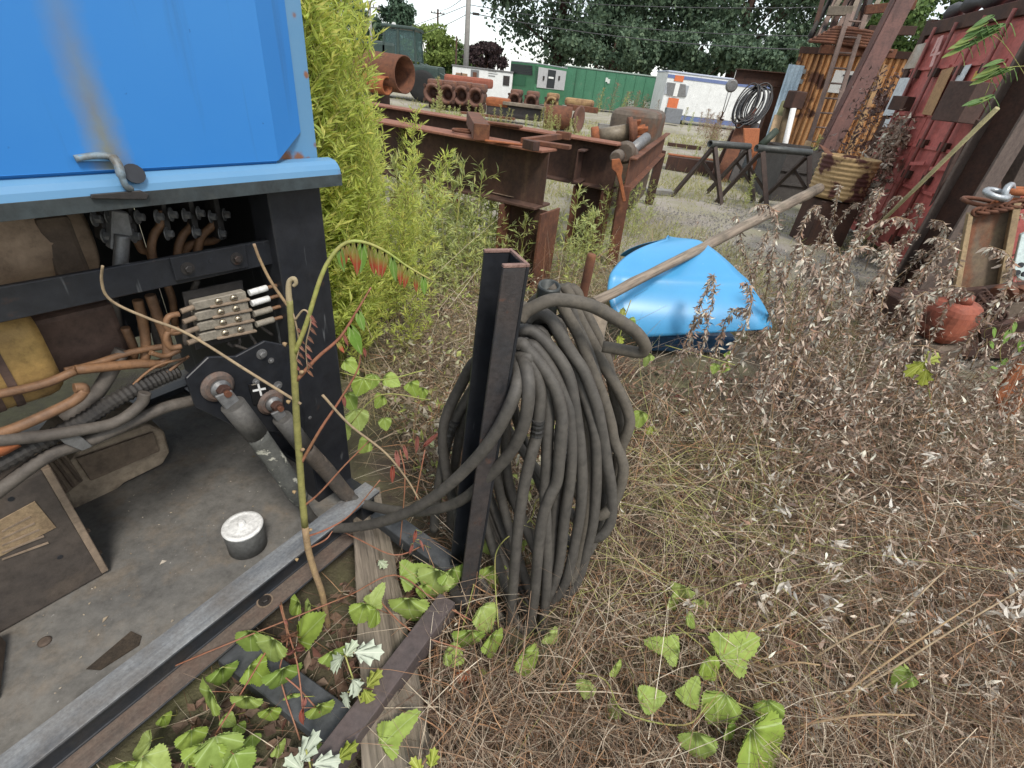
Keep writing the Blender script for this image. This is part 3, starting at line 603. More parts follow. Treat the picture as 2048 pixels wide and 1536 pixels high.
# leads from the output studs
def lead(p0, pts, ys, name='cable_lead'):
    P = [p0] + [AT(x, y, Y) for (x, y), Y in zip(pts, ys)]
    return MB().tube(smooth_path(P, 6), RC, 10).build(name, rubber, cab)
a0, a1, a2, a3 = Mp(446, 786, -.04), Mp(478, 825, -.05), Mp(512, 868, -.055), Mp(592, 985, -.09)
lead(a3, ((622, 1035), (655, 1054), (720, 1053), (800, 1031), (870, 992), (940, 930), (990, 868), (1028, 792), (1037, 742), (1026, 712), (1008, 700), (985, 720), (945, 780), (905, 850), (885, 930), (872, 1010), (868, 1060)),
     (1.04, 1.02, .99, .95, .92, .9, .89, .9, .95, 1.02, 1.08, 1.12, 1.14, 1.14, 1.13, 1.11, 1.09))
b0, b1, b2, b3 = Mp(553, 822, -.04), Mp(575, 850, -.045), Mp(610, 896, -.05), Mp(690, 986, -.08)
lead(b3, ((722, 1005), (780, 1020), (850, 1022), (920, 1002), (980, 950), (1025, 898), (1050, 840), (1057, 772), (1048, 728), (1025, 712), (1000, 725), (960, 780), (925, 850), (910, 930), (905, 1000), (900, 1060)),
     (1.13, 1.08, 1.02, .97, .93, .91, .9, .91, .96, 1.04, 1.1, 1.15, 1.17, 1.17, 1.16, 1.15))
for p, q, r1, r2 in ((a0, a1, .02, .02), (b0, b1, .017, .017)): MB().hexa(*(lambda c, d, x, y: (c - x * r1 - y * .004, x * 2 * r1, y * .008, q - p))(p, (q - p).normalized(), E1, NI)).build('lug', grey_m, cab, .002)
MB().tube([a1 - (a2 - a1) * .35, a2], .029, 16).build('lug_sleeve', pm('sleeve_grey', (.06, .058, .055), (.09, .085, .078), rough=.6, vs=20), cab)
MB().tube([b1 - (b2 - b1) * .3, b2], .026, 16).build('lug_sleeve', MATS['sleeve_grey'], cab)
MB().tube(smooth_path([a2, a2.lerp(a3, .5) + ZZ * .006, a3, AT(606, 1010, 1.05)], 5), [.0275] * 8 + [.027] * 4 + [.024, .02, .017, .0145], 14).build('flaking_wrap', worn, cab)
MB().tube(smooth_path([b2, b2.lerp(b3, .5) + ZZ * .008, b3, AT(708, 998, 1.14)], 5), [.025] * 8 + [.025] * 4 + [.023, .02, .017, .0145], 14).build('flaking_wrap', pm('brown_wrap', (.11, .085, .065), (.055, .05, .045), rough=.75, vs=14, spots=((.3, .24, .19), 24, .6, .08), bump=.4), cab)
def wrap(pts, Y, r_):
    P = smooth_path([AT(x, y, Y) for x, y in pts], 10); MB().tube(P, [r_ + .0012 * math.sin(i * 2.3) for i in range(len(P))], 12, sm=False).build('tape_wrap', tape, cab)
wrap(((1124, 852), (1122, 880), (1119, 912), (1114, 930)), .955, .0175)
wrap(((1077, 840), (1073, 872)), .948, .0165)
wrap(((908, 842), (893, 880), (887, 905)), 1.13, .0185)

# ================================================================ timber, orange roller, scraps
tp = [G(703, 985, .12), G(752, 965, .12), G(880, 1560, .12), G(728, 1580, .12)]
td = (tp[2] - tp[1]).normalized()
tb_ = thing('wooden_sleeper', 'weathered grey timber sleeper lying under the corner of the blue machine', 'timber', (tp[0] + tp[2]) / 2 * 1.0 - ZZ * .12)
wm = woodmat('weathered_timber', td)
def jag(a, b, k=14, amp=.004):
    return [a.lerp(b, i / k) + td.cross(ZZ) * rr.uniform(-amp, amp) for i in range(k + 1)]
mid0, mid1 = tp[1].lerp(tp[0], .4), tp[2].lerp(tp[3], .34)
jm = jag(mid0, mid1); jr = jag(tp[1] + td.cross(ZZ) * -.012, tp[2]); jl = jag(tp[0], tp[3])
MB().prism(jl + jm[::-1], ZZ * -.115).build('plank', wm, tb_, .003)
MB().prism([p - ZZ * .022 + td.cross(ZZ) * .003 for p in jm] + [p - ZZ * .022 for p in jr[::-1]], ZZ * -.092).build('plank', wm, tb_, .003)
orl = G(928, 1352, .03)
tag(MB().lathe(orl - V((.022, .006, 0)), V((1, .3, .1)), [(0, 0), (0, .013), (.003, .016), (.018, .017), (.02, .0145), (.023, .0145), (.025, .017), (.04, .016), (.044, .012), (.044, 0)], 18).build('roller', pm('orange_plastic', (.45, .12, .04), (.36, .09, .03), rough=.5), None, loc=orl),
    'small orange grooved roller lying in dead stems by the timber', 'roller')
# ================================================================ blue drum and the long pole over it
dm = V((1.2, 3.0, 0)); drum = thing('plastic_drum', 'sky blue plastic drum cut open and lying in the dry weeds', 'drum', dm)
dblue = pm('drum_plastic', (.06, .27, .52), (.07, .3, .54), rough=.33, vs=2.5, spots=((.2, .36, .5), 14, .66, .12), scratch=((.3, .46, .6), 40, .72), bump=0)
BL, BR, TL, TR = AT(1264, 676, 2.8), AT(1542, 658, 2.93), AT(1330, 482, 3.58), AT(1398, 482, 3.53)
def dpt(u, th, k=1.0):
    # u along the drum, th round it: 0 = near cut edge, 90 = crown, 180 = far cut edge
    B = BL.lerp(BR, u); T = TL.lerp(TR, u) ; C = V((T.x, T.y, B.z)); pw_ = 1 + .45 * u; c, s_ = abs(math.cos(R(th))) ** pw_, math.sin(R(th)) ** pw_
    bul = V((-.26, 0, 0)) * math.sin(R(min(th * 2, 180))) * (1 - u) ** 2 + V((.012, 0, 0)) * math.sin(R(min(th * 2, 180))) * u ** 2
    if th > 90: B = C * 2 - B
    return C + (B - C) * abs(c) * k + (T - C) * s_ * k + bul
us = [0, .012, .035, .06, .075, .2, .35, .5, .65, .8, .9, 1.0]; rib = {.012: 1.012, .035: 1.012, .06: 1.0}
ths = list(np.linspace(0, 40, 12)) + [43, 45, 47, 49, 52] + list(np.linspace(56, 172, 28)); trib = {43: 1.012, 45: 1.024, 47: 1.024, 49: 1.012}; sh = MB(); vv = []
for u in us: vv += [dpt(u, t, rib.get(u, 1.0) * trib.get(t, 1.0)) for t in ths]
n = len(ths); sh.add(vv, [(j * n + i, j * n + i + 1, (j + 1) * n + i + 1, (j + 1) * n + i) for j in range(len(us) - 1) for i in range(n - 1)], True)
shell = sh.build('shell', dblue, drum); md = shell.modifiers.new('wall', 'SOLIDIFY'); md.thickness = .006; md.offset = -1
MB().prism([dpt(.02, t, .985) for t in ths], V((.008, 0, 0))).build('end_disc', dblue, drum)
# the sagging lower half it was slit from
drum_shade = pm('shaded_drum_plastic', (.02, .075, .16), (.03, .095, .19), rough=.4, vs=4, bump=.05)  # same drum plastic, shade under the overhang painted in as a darker blue
fl_ = MB(); q_ = [BL + V((.1, .16, 0)), BR + V((-.1, .16, 0)), TR + V((.2, .1, 0)), TL + V((0, .1, 0))]; fl_.prism([V((p.x, p.y, .0)) for p in q_], ZZ * (min(BL.z, BR.z) - .035)); fl_.build('lower_body', drum_shade, drum, .04, 3)
pw = [AT(1185, 606, 2.3), AT(1638, 377, 6.45)]
P = [pw[0].lerp(pw[1], t) for t in np.linspace(0, 1, 26)]
pol = MB().tube([p + V((rr.uniform(-.004, .004), 0, rr.uniform(-.004, .004))) for p in P], [.026 + .036 * (i / 25) + rr.uniform(-.002, .002) for i in range(26)], 12)
tag(pol.build('wooden_pole', woodmat('pole_wood', pw[1] - pw[0], (.3, .245, .19), (.14, .11, .085), 30), None, loc=pw[0]), 'long weathered wooden pole leaning across the blue drum', 'pole')
_st = AT(1196, 602, 2.36); _st.z = 0
tag(MB().lathe(_st, ZZ, [(0, .09), (.3, .075), (AT(1196, 602, 2.36).z - .03, .07)], 14).build('tree_stump', wood, None, loc=_st), 'short grey stump propping the wooden pole behind the cable coil', 'stump')
# ================================================================ rusty girders in the middle of the yard
def iprof(h, b, tf, tw):
    return [(-b / 2, -h / 2), (b / 2, -h / 2), (b / 2, -h / 2 + tf), (tw / 2, -h / 2 + tf + .006), (tw / 2, h / 2 - tf - .006), (b / 2, h / 2 - tf), (b / 2, h / 2), (-b / 2, h / 2), (-b / 2, h / 2 - tf), (-tw / 2, h / 2 - tf - .006), (-tw / 2, -h / 2 + tf + .006), (-b / 2, -h / 2 + tf)]
def flat(v_): return V((v_.x, v_.y, 0)).normalized()
dB = flat(G(821, 357, .68) - G(1082, 417, .68)); nB = V((-dB.y, dB.x, 0)); nB = nB if nB.y < 0 else -nB   # nB towards the camera
e1 = G(1100, 299, 1.09); e1.z = 0
girder_m = pm('girder_rust', (.09, .045, .03), (.045, .026, .02), rough=.85, vs=4, streak=((.16, .095, .06), 10, .55, .25), spots=((.14, .07, .045), 5, .58, .2), bump=.35)
def girder(end, L, h, b, top, label, cope=False):
    t = thing('steel_girder', label, 'girder', end + dB * L / 2, 'rusty girders on stubs')
    p = V((end.x, end.y, top - h / 2)); tf = .02
    MB().bar(p + dB * .0 + ZZ * (h / 2 - tf / 2), p + dB * L + ZZ * (h / 2 - tf / 2), b, tf).build('top_flange', pm('flange_rust', (.24, .105, .065), (.17, .07, .045), rough=.85, vs=6, spots=((.1, .045, .03), 8, .58, .2), bump=.3) if 'flange_rust' not in MATS else MATS['flange_rust'], t, .004)
    MB().bar(p, p + dB * L, .014, h - 2 * tf - .002).build('web', girder_m, t)
    MB().bar(p - ZZ * (h / 2 - tf / 2), p + dB * L - ZZ * (h / 2 - tf / 2), b, tf).build('bottom_flange', girder_m, t, .003)
    return t
girder(e1 - nB * .0, 4.6, .42, .28, 1.09, 'nearer of two long rusty girders, its web facing the camera')
e2 = G(1238, 288, 1.09); e2.z = 0; e2 = e2 - nB * .1
girder(e2, 5.2, .42, .28, 1.09, 'rusty girder lying behind the nearer one, beside the clamp arm')
def stub(c, top, w_, dd, label):
    c = V((c.x, c.y, 0)); t = thing('girder_stub', label, 'stub', c, 'cut girder stubs used as supports')
    for s_ in (-1, 1): MB().hexa(c + dB * (s_ * w_ / 2 - .01) - nB * dd / 2, dB * .02, nB * dd, ZZ * (top - .004)).build('flange', rust, t, .002)
    MB().hexa(c - dB * (w_ / 2 - .011) - nB * .008, dB * (w_ - .022), nB * .016, ZZ * (top - .01)).build('web', rust_d, t)
    return t
stub(e1 + dB * .1 + nB * .02, .67, .36, .34, 'stub of rusty girder carrying the near girder end')
stub(e2 + dB * .2, .67, .3, .34, 'stub of rusty girder under the rear girder beside the clamp')
stub(e1 + dB * 3.9, .67, .36, .34, 'stub of rusty girder behind the yellow-green weeds')
stub(e2 + dB * 4.4, .67, .36, .34, 'far stub of rusty girder holding the rear girder')
def on(x, y, z=1.09): return G(x, y, z)
def lay(name, p, q, w_, h_, mat, label, cat, grp=None, dz=0.0, up=(0, 0, 1)):
    p, q = V(p) + ZZ * (h_ / 2 + .002 + dz), V(q) + ZZ * (h_ / 2 + .002 + dz); c = (p + q) / 2
    return tag(MB().bar(p, q, w_, h_, up).build(name, mat, None, .003, loc=c - ZZ * h_ / 2), label, cat, grp)
lay('steel_angle', on(962, 282), on(945, 250), .12, .11, rust, 'short upright rusty channel piece bridging the two girders', 'channel')
lay('flat_bar', on(970, 283), on(1045, 292), .05, .012, rust_o, 'thin rusty flat bar on the near girder flange', 'bar')
lay('square_bar', on(1046, 290), on(1118, 279), .05, .045, rust, 'square rusty bar laid crosswise over both girders', 'bar')
lay('square_bar', on(1050, 297), on(1072, 303), .06, .06, rust_d, 'small rusty block at the near girder end', 'block')
lay('square_bar', on(1112, 277), on(1140, 281), .07, .06, rust, 'small rusty block on the rear girder', 'block')
lay('plank_scrap', on(1060, 288), on(1140, 300), .1, .03, rust, 'flat rusty plate bridging the girders at their ends', 'plate')
lay('flat_plate', on(978, 247), on(1042, 256), .14, .02, rust, 'thin rusty plate lying on the rear girder flange', 'plate')
rg = MB(); c = on(935, 268); rg.tube([c + V((math.cos(a) * .12, math.sin(a) * .09, .02)) for a in np.linspace(0, 6.1, 18)], .012, 6)
tag(rg.build('iron_ring', rust, None, loc=c), 'bent rusty iron ring on the near girder', 'ring')
sc = MB().prism([G(x, y, .702) for x, y in ((965, 377), (1000, 379), (1048, 392), (1052, 397), (1020, 394), (985, 386))], ZZ * .004)
tag(sc.build('peeled_scale', pm('rust_scale', (.3, .22, .16), (.2, .13, .09), rough=.9, vs=30), None, loc=G(1005, 385, .702)), 'peeled rust scale on the near girder bottom flange', 'scale')
# low scraps seen below the girder
def scrapbar(name, p, q, w_, h_, mat, label, cat='beam'): return lay(name, p, q, w_, h_, mat, label, cat)
scrapbar('pipe_length', G(835, 375, .12), G(905, 418, .05), .16, .14, rust_o, 'short red-brown beam lying under the near girder', 'beam')
scrapbar('timber_block', G(885, 428), G(962, 408), .12, .1, wood, 'grey wooden block on the ground below the girder', 'block')
scrapbar('steel_block', G(790, 430), G(835, 428), .3, .24, rust, 'rusty steel box end beside the yellow-green weeds', 'block')
# ---------------------------------------------------------------- clamp arm with cylinder at the girder end
cn, cf = AT(1252, 350, 4.9), AT(1327, 285, 8.4); cf.z = cn.z + .05; ca = thing('hydraulic_clamp', 'rusty hydraulic clamp arm with tank and cylinder past the girder ends', 'clamp', V((cn.x, cn.y, 0)))
dC = (cf - cn).normalized(); nC = V((dC.y, -dC.x, 0))
for s_, mt in ((0, rust), (-.5, rust_d)):
    MB().ext([(0, -.15), (.07, -.15), (.07, -.135), (.012, -.13), (.012, .13), (.07, .135), (.07, .15), (0, .15)], cn - nC * s_ * -1.0, cf - nC * s_ * -1.0).build('side_channel', mt, ca, .003)
tk = AT(1272, 268, 7.4); rotC = Matrix((dC, -nC, ZZ)).transposed()
tank_m = pm('tank_olive_rust', (.12, .095, .07), (.07, .05, .038), rough=.6, vs=4, spots=((.22, .1, .055), 4, .52, .2), bump=.15)
MB().box(tk + ZZ * .05, (1.0, .62, .5), rot=rotC).build('tank', tank_m, ca, .12, 4)
MB().box(tk - ZZ * .5, (1.3, .5, .7), rot=rotC).build('lower_body', tank_m, ca, .05, 2)
a_, b_ = AT(1194, 274, 6.2), AT(1256, 264, 6.2)
MB().tube([a_, b_], .085, 18).build('cylinder', pm('cylinder_dirty', (.2, .165, .115), (.13, .105, .075), rough=.5, vs=7), ca)
dd = (b_ - a_).normalized()
MB().lathe(a_ - dd * .06, dd, [(0, .11), (.08, .11)], 18).build('end_cap', rust_o, ca)
MB().lathe(b_, dd, [(0, .15), (.05, .15), (.05, .12), (.09, .12)], 22).build('flange_disc', rust, ca)
for k in range(6):
    a = k * math.pi / 3; x = dd.orthogonal().normalized(); y = dd.cross(x)
    MB().lathe(b_ + dd * .09 + (x * math.cos(a) + y * math.sin(a)) * .095, dd, [(0, .022), (.05, .022)], 6, False).build('bolt', rust_o, ca)
MB().lathe(b_ + dd * .09, dd, [(0, .055), (.1, .055), (.1, .03), (.13, .03)], 6, False).build('nut', rust_o, ca)
MB().tube([AT(1262, 302, 5.4), AT(1292, 276, 5.9)], .055, 14).build('piston_rod', grey_m, ca)
for x, y, Y, r_, l_ in ((1237, 312, 5.0, .06, .16), (1252, 304, 5.2, .1, .1), (1262, 308, 5.3, .075, .14)):
    p = AT(x, y, Y); MB().lathe(p, -dC, [(0, r_), (l_ * .8, r_), (l_, r_ * .75)], 14).build('pin', tank_m, ca)
pts = [(1224, 320), (1240, 318), (1246, 335), (1243, 352), (1248, 380), (1252, 402), (1246, 404), (1240, 372), (1232, 345), (1224, 338)]
MB().prism([AT(x, y, 4.75) for x, y in pts], V((0, .06, 0))).build('torn_bracket', rust_o, ca, .003)
MB().bar(AT(1250, 372, 4.9), V((AT(1246, 420, 4.9).x, 4.9, 0)), .1, .1).build('leg', rust, ca)
MB().bar(cf - ZZ * .1, V((cf.x, cf.y, 0)), .12, .12).build('leg', rust_d, ca)
# girders and plates lying beyond, right of the clamp
lay('flat_girder', G(1330, 337), G(1430, 352), .3, .3, rust_d, 'low dark girder with orange top lying behind the trestles', 'girder')
lay('channel_bar', G(1335, 292), G(1400, 300), .2, .12, rust_d, 'dark channel bar in the grass before the white trailer', 'bar')
lay('orange_bar', V((*G(1330, 335)[:2], .305)), V((*G(1425, 348)[:2], .305)), .32, .02, rust_o, 'orange rusted flange strip on the low dark girder', 'strip')
lay('concrete_block', G(1290, 385), G(1342, 390), .25, .08, pm('concrete', (.24, .23, .21), (.16, .155, .145), rough=.9), 'grey concrete slab by the clamp arm in the gravel', 'slab')
lay('concrete_kerb', G(1195, 262), G(1245, 268), .5, .3, MATS['concrete'], 'pale concrete block in the weeds behind the clamp', 'block')
# ---------------------------------------------------------------- two steel trestles
def trestle(pts, label):
    """pts: near post foot, far post foot, near strut foot, far strut foot; pipe ends"""
    n0, f0, ns, fs, pn, pf = pts; t = thing('steel_trestle', label, 'trestle', V((n0.x, n0.y, 0)), 'steel trestles')
    d = (pf - pn).normalized(); mt = pm('trestle_brown', (.055, .042, .038), (.085, .06, .05), rough=.6, vs=10, bump=.15) if 'trestle_brown' not in MATS else MATS['trestle_brown']
    MB().lathe(pn - d * .12, d, [(0, 0), (.08, .0), (.08, .042), (0, .042), (0, .055), ((pf - pn).length + .16, .055)], 18).build('top_pipe', pm('pipe_grey_green', (.09, .1, .095), (.06, .062, .06), rough=.5, metal=.3, vs=9) if 'pipe_grey_green' not in MATS else MATS['pipe_grey_green'], t)
    for p, f in ((pn, n0), (pf, f0)): angle('leg', f, V((p.x, p.y, p.z - .05)), .1, .1, mt, t, .012, up=d)
    for p, f in ((pn, ns), (pf, fs)): angle('strut', f, V((p.x, p.y, p.z - .06)) - d * .04, .09, .09, mt, t, .012, up=d)
    for p, f, s_ in ((pn, n0, ns), (pf, f0, fs)): MB().bar(f.lerp(p, .35), s_.lerp(p, .72), .05, .02, up=d).build('gusset_bar', mt, t)
T1 = [G(1439, 409), G(1504, 404), G(1341, 392), G(1413, 384)]; T2 = [G(1530, 421), G(1615, 424), G(1430, 402), G(1516, 404)]
trestle(T1 + [AT(1428, 288, T1[0].y), AT(1496, 293, T1[1].y)], 'steel trestle with pipe top nearer the clamp arm')
trestle(T2 + [AT(1524, 297, T2[0].y), AT(1617, 305, T2[1].y)], 'steel trestle with pipe top in front of the corrugated tub')
# ================================================================ rusty pump heads, pipes, loader
ringm = pm('casting_rust', (.17, .085, .06), (.09, .05, .04), rough=.8, vs=1.5, spots=((.27, .11, .05), 2.2, .52, .15), bump=.3, bs=20)
def casting(x, y, Y, rpx, label, mat=ringm, turn=-.1, cap=True):
    c = AT(x, y, Y); k = px(c); r_ = rpx * k; ax = V((math.sin(turn), -math.cos(turn), 0)); t = thing('clamp_casting', label, 'casting', V((c.x, c.y, 0)), 'rusty round-mouthed castings in rows')
    MB().lathe(c + ax * .35, -ax, [(.3, 0), (.3, r_ * .62), (0, r_ * .72), (0, r_), (.12, r_ * 1.02), (.14, r_ * .86), (1.2, r_ * .86)], 22).build('mouth', mat, t)
    MB().lathe(c + ax * .1, -ax, [(0, 0), (0, r_ * .42), (.05, r_ * .42)], 18).build('inner_boss', rust_d, t)
    m = Matrix.Rotation(turn, 3, 'Z')
    MB().box(c + ZZ * r_ * .95 - ax * .45, (r_ * 1.7, 1.0, r_ * .9), rot=m).build('top_block', mat, t, .12, 2)
    MB().box(V((c.x, c.y, (c.z - r_ * .6) / 2)) - ax * .55, (r_ * 1.5, .9, max(c.z - r_ * .6, .1)), rot=m).build('base_block', rust_d, t, .05)
    for s_ in (-1, 1):
        for q in (-1, 1): MB().lathe(c + ax * .3 + V((math.cos(turn), math.sin(turn), 0)) * s_ * r_ * .82 + ZZ * q * r_ * .7, ax, [(0, .07), (.1, .07)], 6, False).build('corner_bolt', rust_d, t)
for i, (x, y, Y, r_, lb) in enumerate(((868, 186, 25, 17, 'rusty casting at the pipe end of the long row'), (897, 189, 25.3, 17, 'rusty casting second in the long row from the pipe'), (925, 191, 25.6, 17, 'rusty casting third in the long row from the pipe'),
                                      (953, 195, 25.8, 17, 'rusty casting fourth in the long row from the pipe'), (1030, 200, 30, 13, 'rusty casting in the short row before the green generator, first'),
                                      (1063, 205, 30, 14, 'middle rusty casting of the short row before the green generator'))): casting(x, y, Y, r_, lb)
ygm = pm('casting_yellow', (.34, .22, .1), (.2, .11, .06), rough=.75, vs=2, spots=((.14, .07, .04), 2.5, .5, .15), bump=.2, bs=20)
casting(1103, 209, 28, 14, 'yellowish casting at the end of the short row', ygm)
def jetsam(name, x, y, Y, wpx, hpx, dep, mat, label, cat, bev=.08):
    c = AT(x, y, Y); k = px(c); b = V((c.x, c.y, c.z - hpx * k / 2))
    return tag(MB().box(c + V((0, dep / 2, 0)), (wpx * k, dep, hpx * k), rz=-.07).build(name, mat, None, bev, 2, loc=b), label, cat)
jetsam('red_box', 935, 163, 27, 95, 17, 1.0, pm('faded_red', (.33, .1, .06), (.2, .07, .045), rough=.75, vs=1.2, bump=.2, bs=15), 'faded red steel box lying on the long row of castings', 'box', .12)
jetsam('orange_box', 995, 205, 22, 46, 16, .9, rust_o, 'orange rusted housing on the dark hammer body', 'housing', .1)
jetsam('hammer_body', 1030, 225, 22, 115, 22, .8, pm('black_hammer', (.035, .036, .04), (.06, .045, .04), rough=.6, vs=2), 'black hammer body lying among weeds before the castings', 'hammer', .1)
jetsam('grey_plank', 1047, 211, 21.8, 84, 6, .3, wood, 'grey plank on top of the black hammer body', 'plank', .02)
tag(MB().tube([AT(1088, 232, 21.5), AT(1142, 238, 21.5)], .42, 20).build('steel_tube', rust, None, loc=AT(1115, 250, 21.5)), 'fat rusty tube at the end of the black hammer', 'tube')
tag(MB().lathe(AT(1150, 238, 21.5), V((1, -.5, 0)), [(0, 0), (0, .3), (.12, .45), (.2, .5), (.2, .42), (.1, .2), (.1, 0)], 20).build('dish_end', ringm, None, loc=AT(1150, 250, 21.5)), 'rusty dished end plate by the fat tube', 'plate')
jetsam('yellow_tank', 1160, 206, 30, 60, 14, 1.0, ygm, 'yellow-brown tank lying at the end of the castings', 'tank', .15)
jetsam('rust_beam', 1165, 218, 28, 64, 10, .5, rust, 'rusty beam under the yellow-brown tank', 'beam', .02)
jetsam('rail_bar', 975, 232, 19, 110, 4, .25, rust, 'rusty rail lying in the grass before the hammer', 'rail', .01)
pc = AT(810, 150, 20); k = px(pc); pd = V((-1, .45, .02)).normalized(); r_ = 33 * k
bp_ = thing('steel_pipe', 'wide rusty steel pipe with its open end toward the castings', 'pipe', V((pc.x, pc.y, 0)))
MB().lathe(pc, pd, [(1.5, 0), (1.5, r_ * .93), (0, r_ * .94), (0, r_), (6, r_), (6, 0)], 36).build('wall', rust, bp_)
MB().box(pc + pd * 1.2 - ZZ * (r_ + .3), (.3, 1.6, .55)).build('cradle', rust_d, bp_); MB().box(pc + pd * 4.5 - ZZ * (r_ + .3), (.3, 1.6, .55)).build('cradle', rust_d, bp_)
pc2 = AT(775, 172, 19.5); MB2 = MB().lathe(pc2, pd, [(1.0, 0), (1.0, 13 * k), (0, 13.5 * k), (0, 16 * k), (5, 16 * k), (5, 0)], 26)
tag(MB2.build('steel_pipe', rust_o, None, loc=V((pc2.x, pc2.y, 0))), 'narrower rusty pipe tucked under the wide one', 'pipe')
# loader
lc = AT(805, 90, 30); ld = thing('wheel_loader', 'dark green wheel loader with glass cab behind the wide pipe', 'loader', V((lc.x, lc.y, 0)))
lg = pm('loader_green', (.03, .05, .045), (.045, .07, .06), rough=.45, vs=2); gl = bpy.data.materials.new('cab_glass'); gl.use_nodes = True
_b = gl.node_tree.nodes['Principled BSDF']; _b.inputs['Base Color'].default_value = (.2, .3, .3, 1); _b.inputs['Roughness'].default_value = .06; _b.inputs['Transmission Weight'].default_value = .75; _b.inputs['IOR'].default_value = 1.1
X = lambda x, z, y=0.0: V((lc.x + x, lc.y + y, z))
MB().box(X(0, 1.15), (4.2, 2.0, 1.0)).build('body', lg, ld, .12, 2); MB().box(X(-.9, 2.0), (1.5, 1.8, .9)).build('engine_hood', lg, ld, .15, 2)
for x, y in ((-.75, -.85), (.0, -.85), (.85, -.8), (-.75, .85), (.85, .8)): MB().bar(X(x * 1.05, 1.6, y), X(x * .92, 3.08, y), .1, .1).build('cab_post', lg, ld)
MB().box(X(.03, 3.12), (1.75, 1.9, .14)).build('cab_roof', lg, ld, .05, 2)
for x0, x1 in ((-.72, -.06), (.06, .82)): MB().hexa(X(x0, 1.75, -.86), V((x1 - x0, 0, 0)), V((0, .015, 0)), ZZ * 1.26).build('cab_glass', gl, ld)
MB().hexa(X(.86, 1.75, -.75), V((.012, 0, 0)), V((0, 1.5, 0)), ZZ * 1.26).build('windscreen', gl, ld); MB().box(X(.1, 1.9), (.5, .5, .5)).build('seat', blackp, ld, .06)
for y in (-.6, .6): MB().bar(X(1.0, 1.6, y), X(3.0, .95, y), .18, .3).build('lift_arm', lg, ld, .03)
for q in range(5): MB().bar(X(3.0, .5 + q * .22, -.9), X(3.05, .5 + q * .22, .9), .07, .07).build('fork_bar', lg, ld)
MB().lathe(X(-.25, 3.2, -.6), V((0, -1, 0)), [(0, .1), (.1, .1)], 14).build('work_lamp', white_s, ld); MB().box(X(.62, 1.66, -.95), (.12, .08, .2)).build('indicator', rust_o, ld)
for x in (-1.4, 1.3):
    for y in (-1.05, 1.05):
        wq = MB().lathe(X(x, .72, y - .22), V((0, 1, 0)), [(0, .35), (0, .62), (.06, .72), (.38, .72), (.44, .62), (.44, .35)], 24).build('tyre', pm('tyre', (.02, .02, .02), rough=.85) if 'tyre' not in MATS else MATS['tyre'], ld); MB().lathe(X(x, .72, y - .2), V((0, 1, 0)), [(0, .34), (.4, .34)], 18).build('rim', ygm, wq)
# ================================================================ huts, container and trailer at the back
def txt(s_, p, xd, yd, size, mat, par, name='lettering'):
    c = bpy.data.curves.new(name, 'FONT'); c.body = s_; c.size = size; c.extrude = .002; c.align_x = 'CENTER'; c.align_y = 'CENTER'; c.materials.append(mat)
    o = bpy.data.objects.new(name, c); me = bpy.data.meshes.new_from_object(o); bpy.data.objects.remove(o); me.name = name; o = bpy.data.objects.new(name, me); COL.objects.link(o); xd, yd = V(xd).normalized(), V(yd).normalized(); zd = xd.cross(yd)
    m = Matrix((xd, yd, zd)).transposed().to_4x4(); m.translation = V(p) - ORG[par]; o.parent = par; o.matrix_local = m; ORG[o] = ORG[par]; return o
class Face:
    """upright face from ground point a (left) to b (right)"""
    def __init__(s, a, b, h): s.a, s.b, s.h = V(a), V(b), h; s.u = flat(s.b - s.a); s.n = V((s.u.y, -s.u.x, 0)); s.L = (s.b - s.a).length
    def P(s, x, y, out=0.0): return PL(x, y, s.a + s.n * out, s.n)
    def rect(s, name, x0, y0, x1, y1, mat, par, out=.02, th=.03, bev=0.0):
        """panel from picture corner (x0,y0) to (x1,y1), squared up on the face"""
        p, q = s.P(x0, y0, out), s.P(x1, y1, out); du = (q - p).dot(s.u); dz = q.z - p.z
        return MB().hexa(p - s.n * th, s.u * du, s.n * th, ZZ * dz).build(name, mat, par, bev)
def boxhut(name, label, cat, a, b, depth, z0, z1, mat, roofm=None, grp=None):
    f = Face(a, b, z1); t = thing(name, label, cat, V((a.x, a.y, 0)), grp)
    MB().hexa(V((a.x, a.y, z0)), f.u * f.L, -f.n * depth, ZZ * (z1 - z0)).build('walls', mat, t, .02)
    MB().hexa(V((a.x, a.y, z1 + .002)) - f.u * .05 + f.n * .05, f.u * (f.L + .1), -f.n * (depth + .1), ZZ * .1).build('roof', roofm or mat, t, .02)
    return f, t
a, b = AT(904, 165, 42), AT(1024, 170, 42); a.z = b.z = 0
f, t = boxhut('site_office', 'low white site office with boarded windows left of the green generator', 'office', a, b, 2.4, .1, AT(905, 132, 42).z, white, grey_m)
brd = pm('plywood', (.3, .19, .11), (.22, .13, .08), rough=.8, vs=2)
f.rect('boarded_window', 912, 145, 934, 162, brd, t, .04, .06); f.rect('window_divider', 922, 145, 923.5, 162, rust_d, t, .05, .05)
f.rect('window_frame', 942, 139, 957, 161, grey_m, t, .04, .06); f.rect('pane', 946, 144, 953, 156, rust, t, .06, .04); f.rect('window', 1007, 151, 1018, 172, steel_d, t, .04, .06)
for q, w_ in enumerate((16, 18, 13)): f.rect('faded_sign_line', 977, 141 + q * 4.6, 977 + w_, 144 + q * 4.6, grey_m, t, .03, .02)
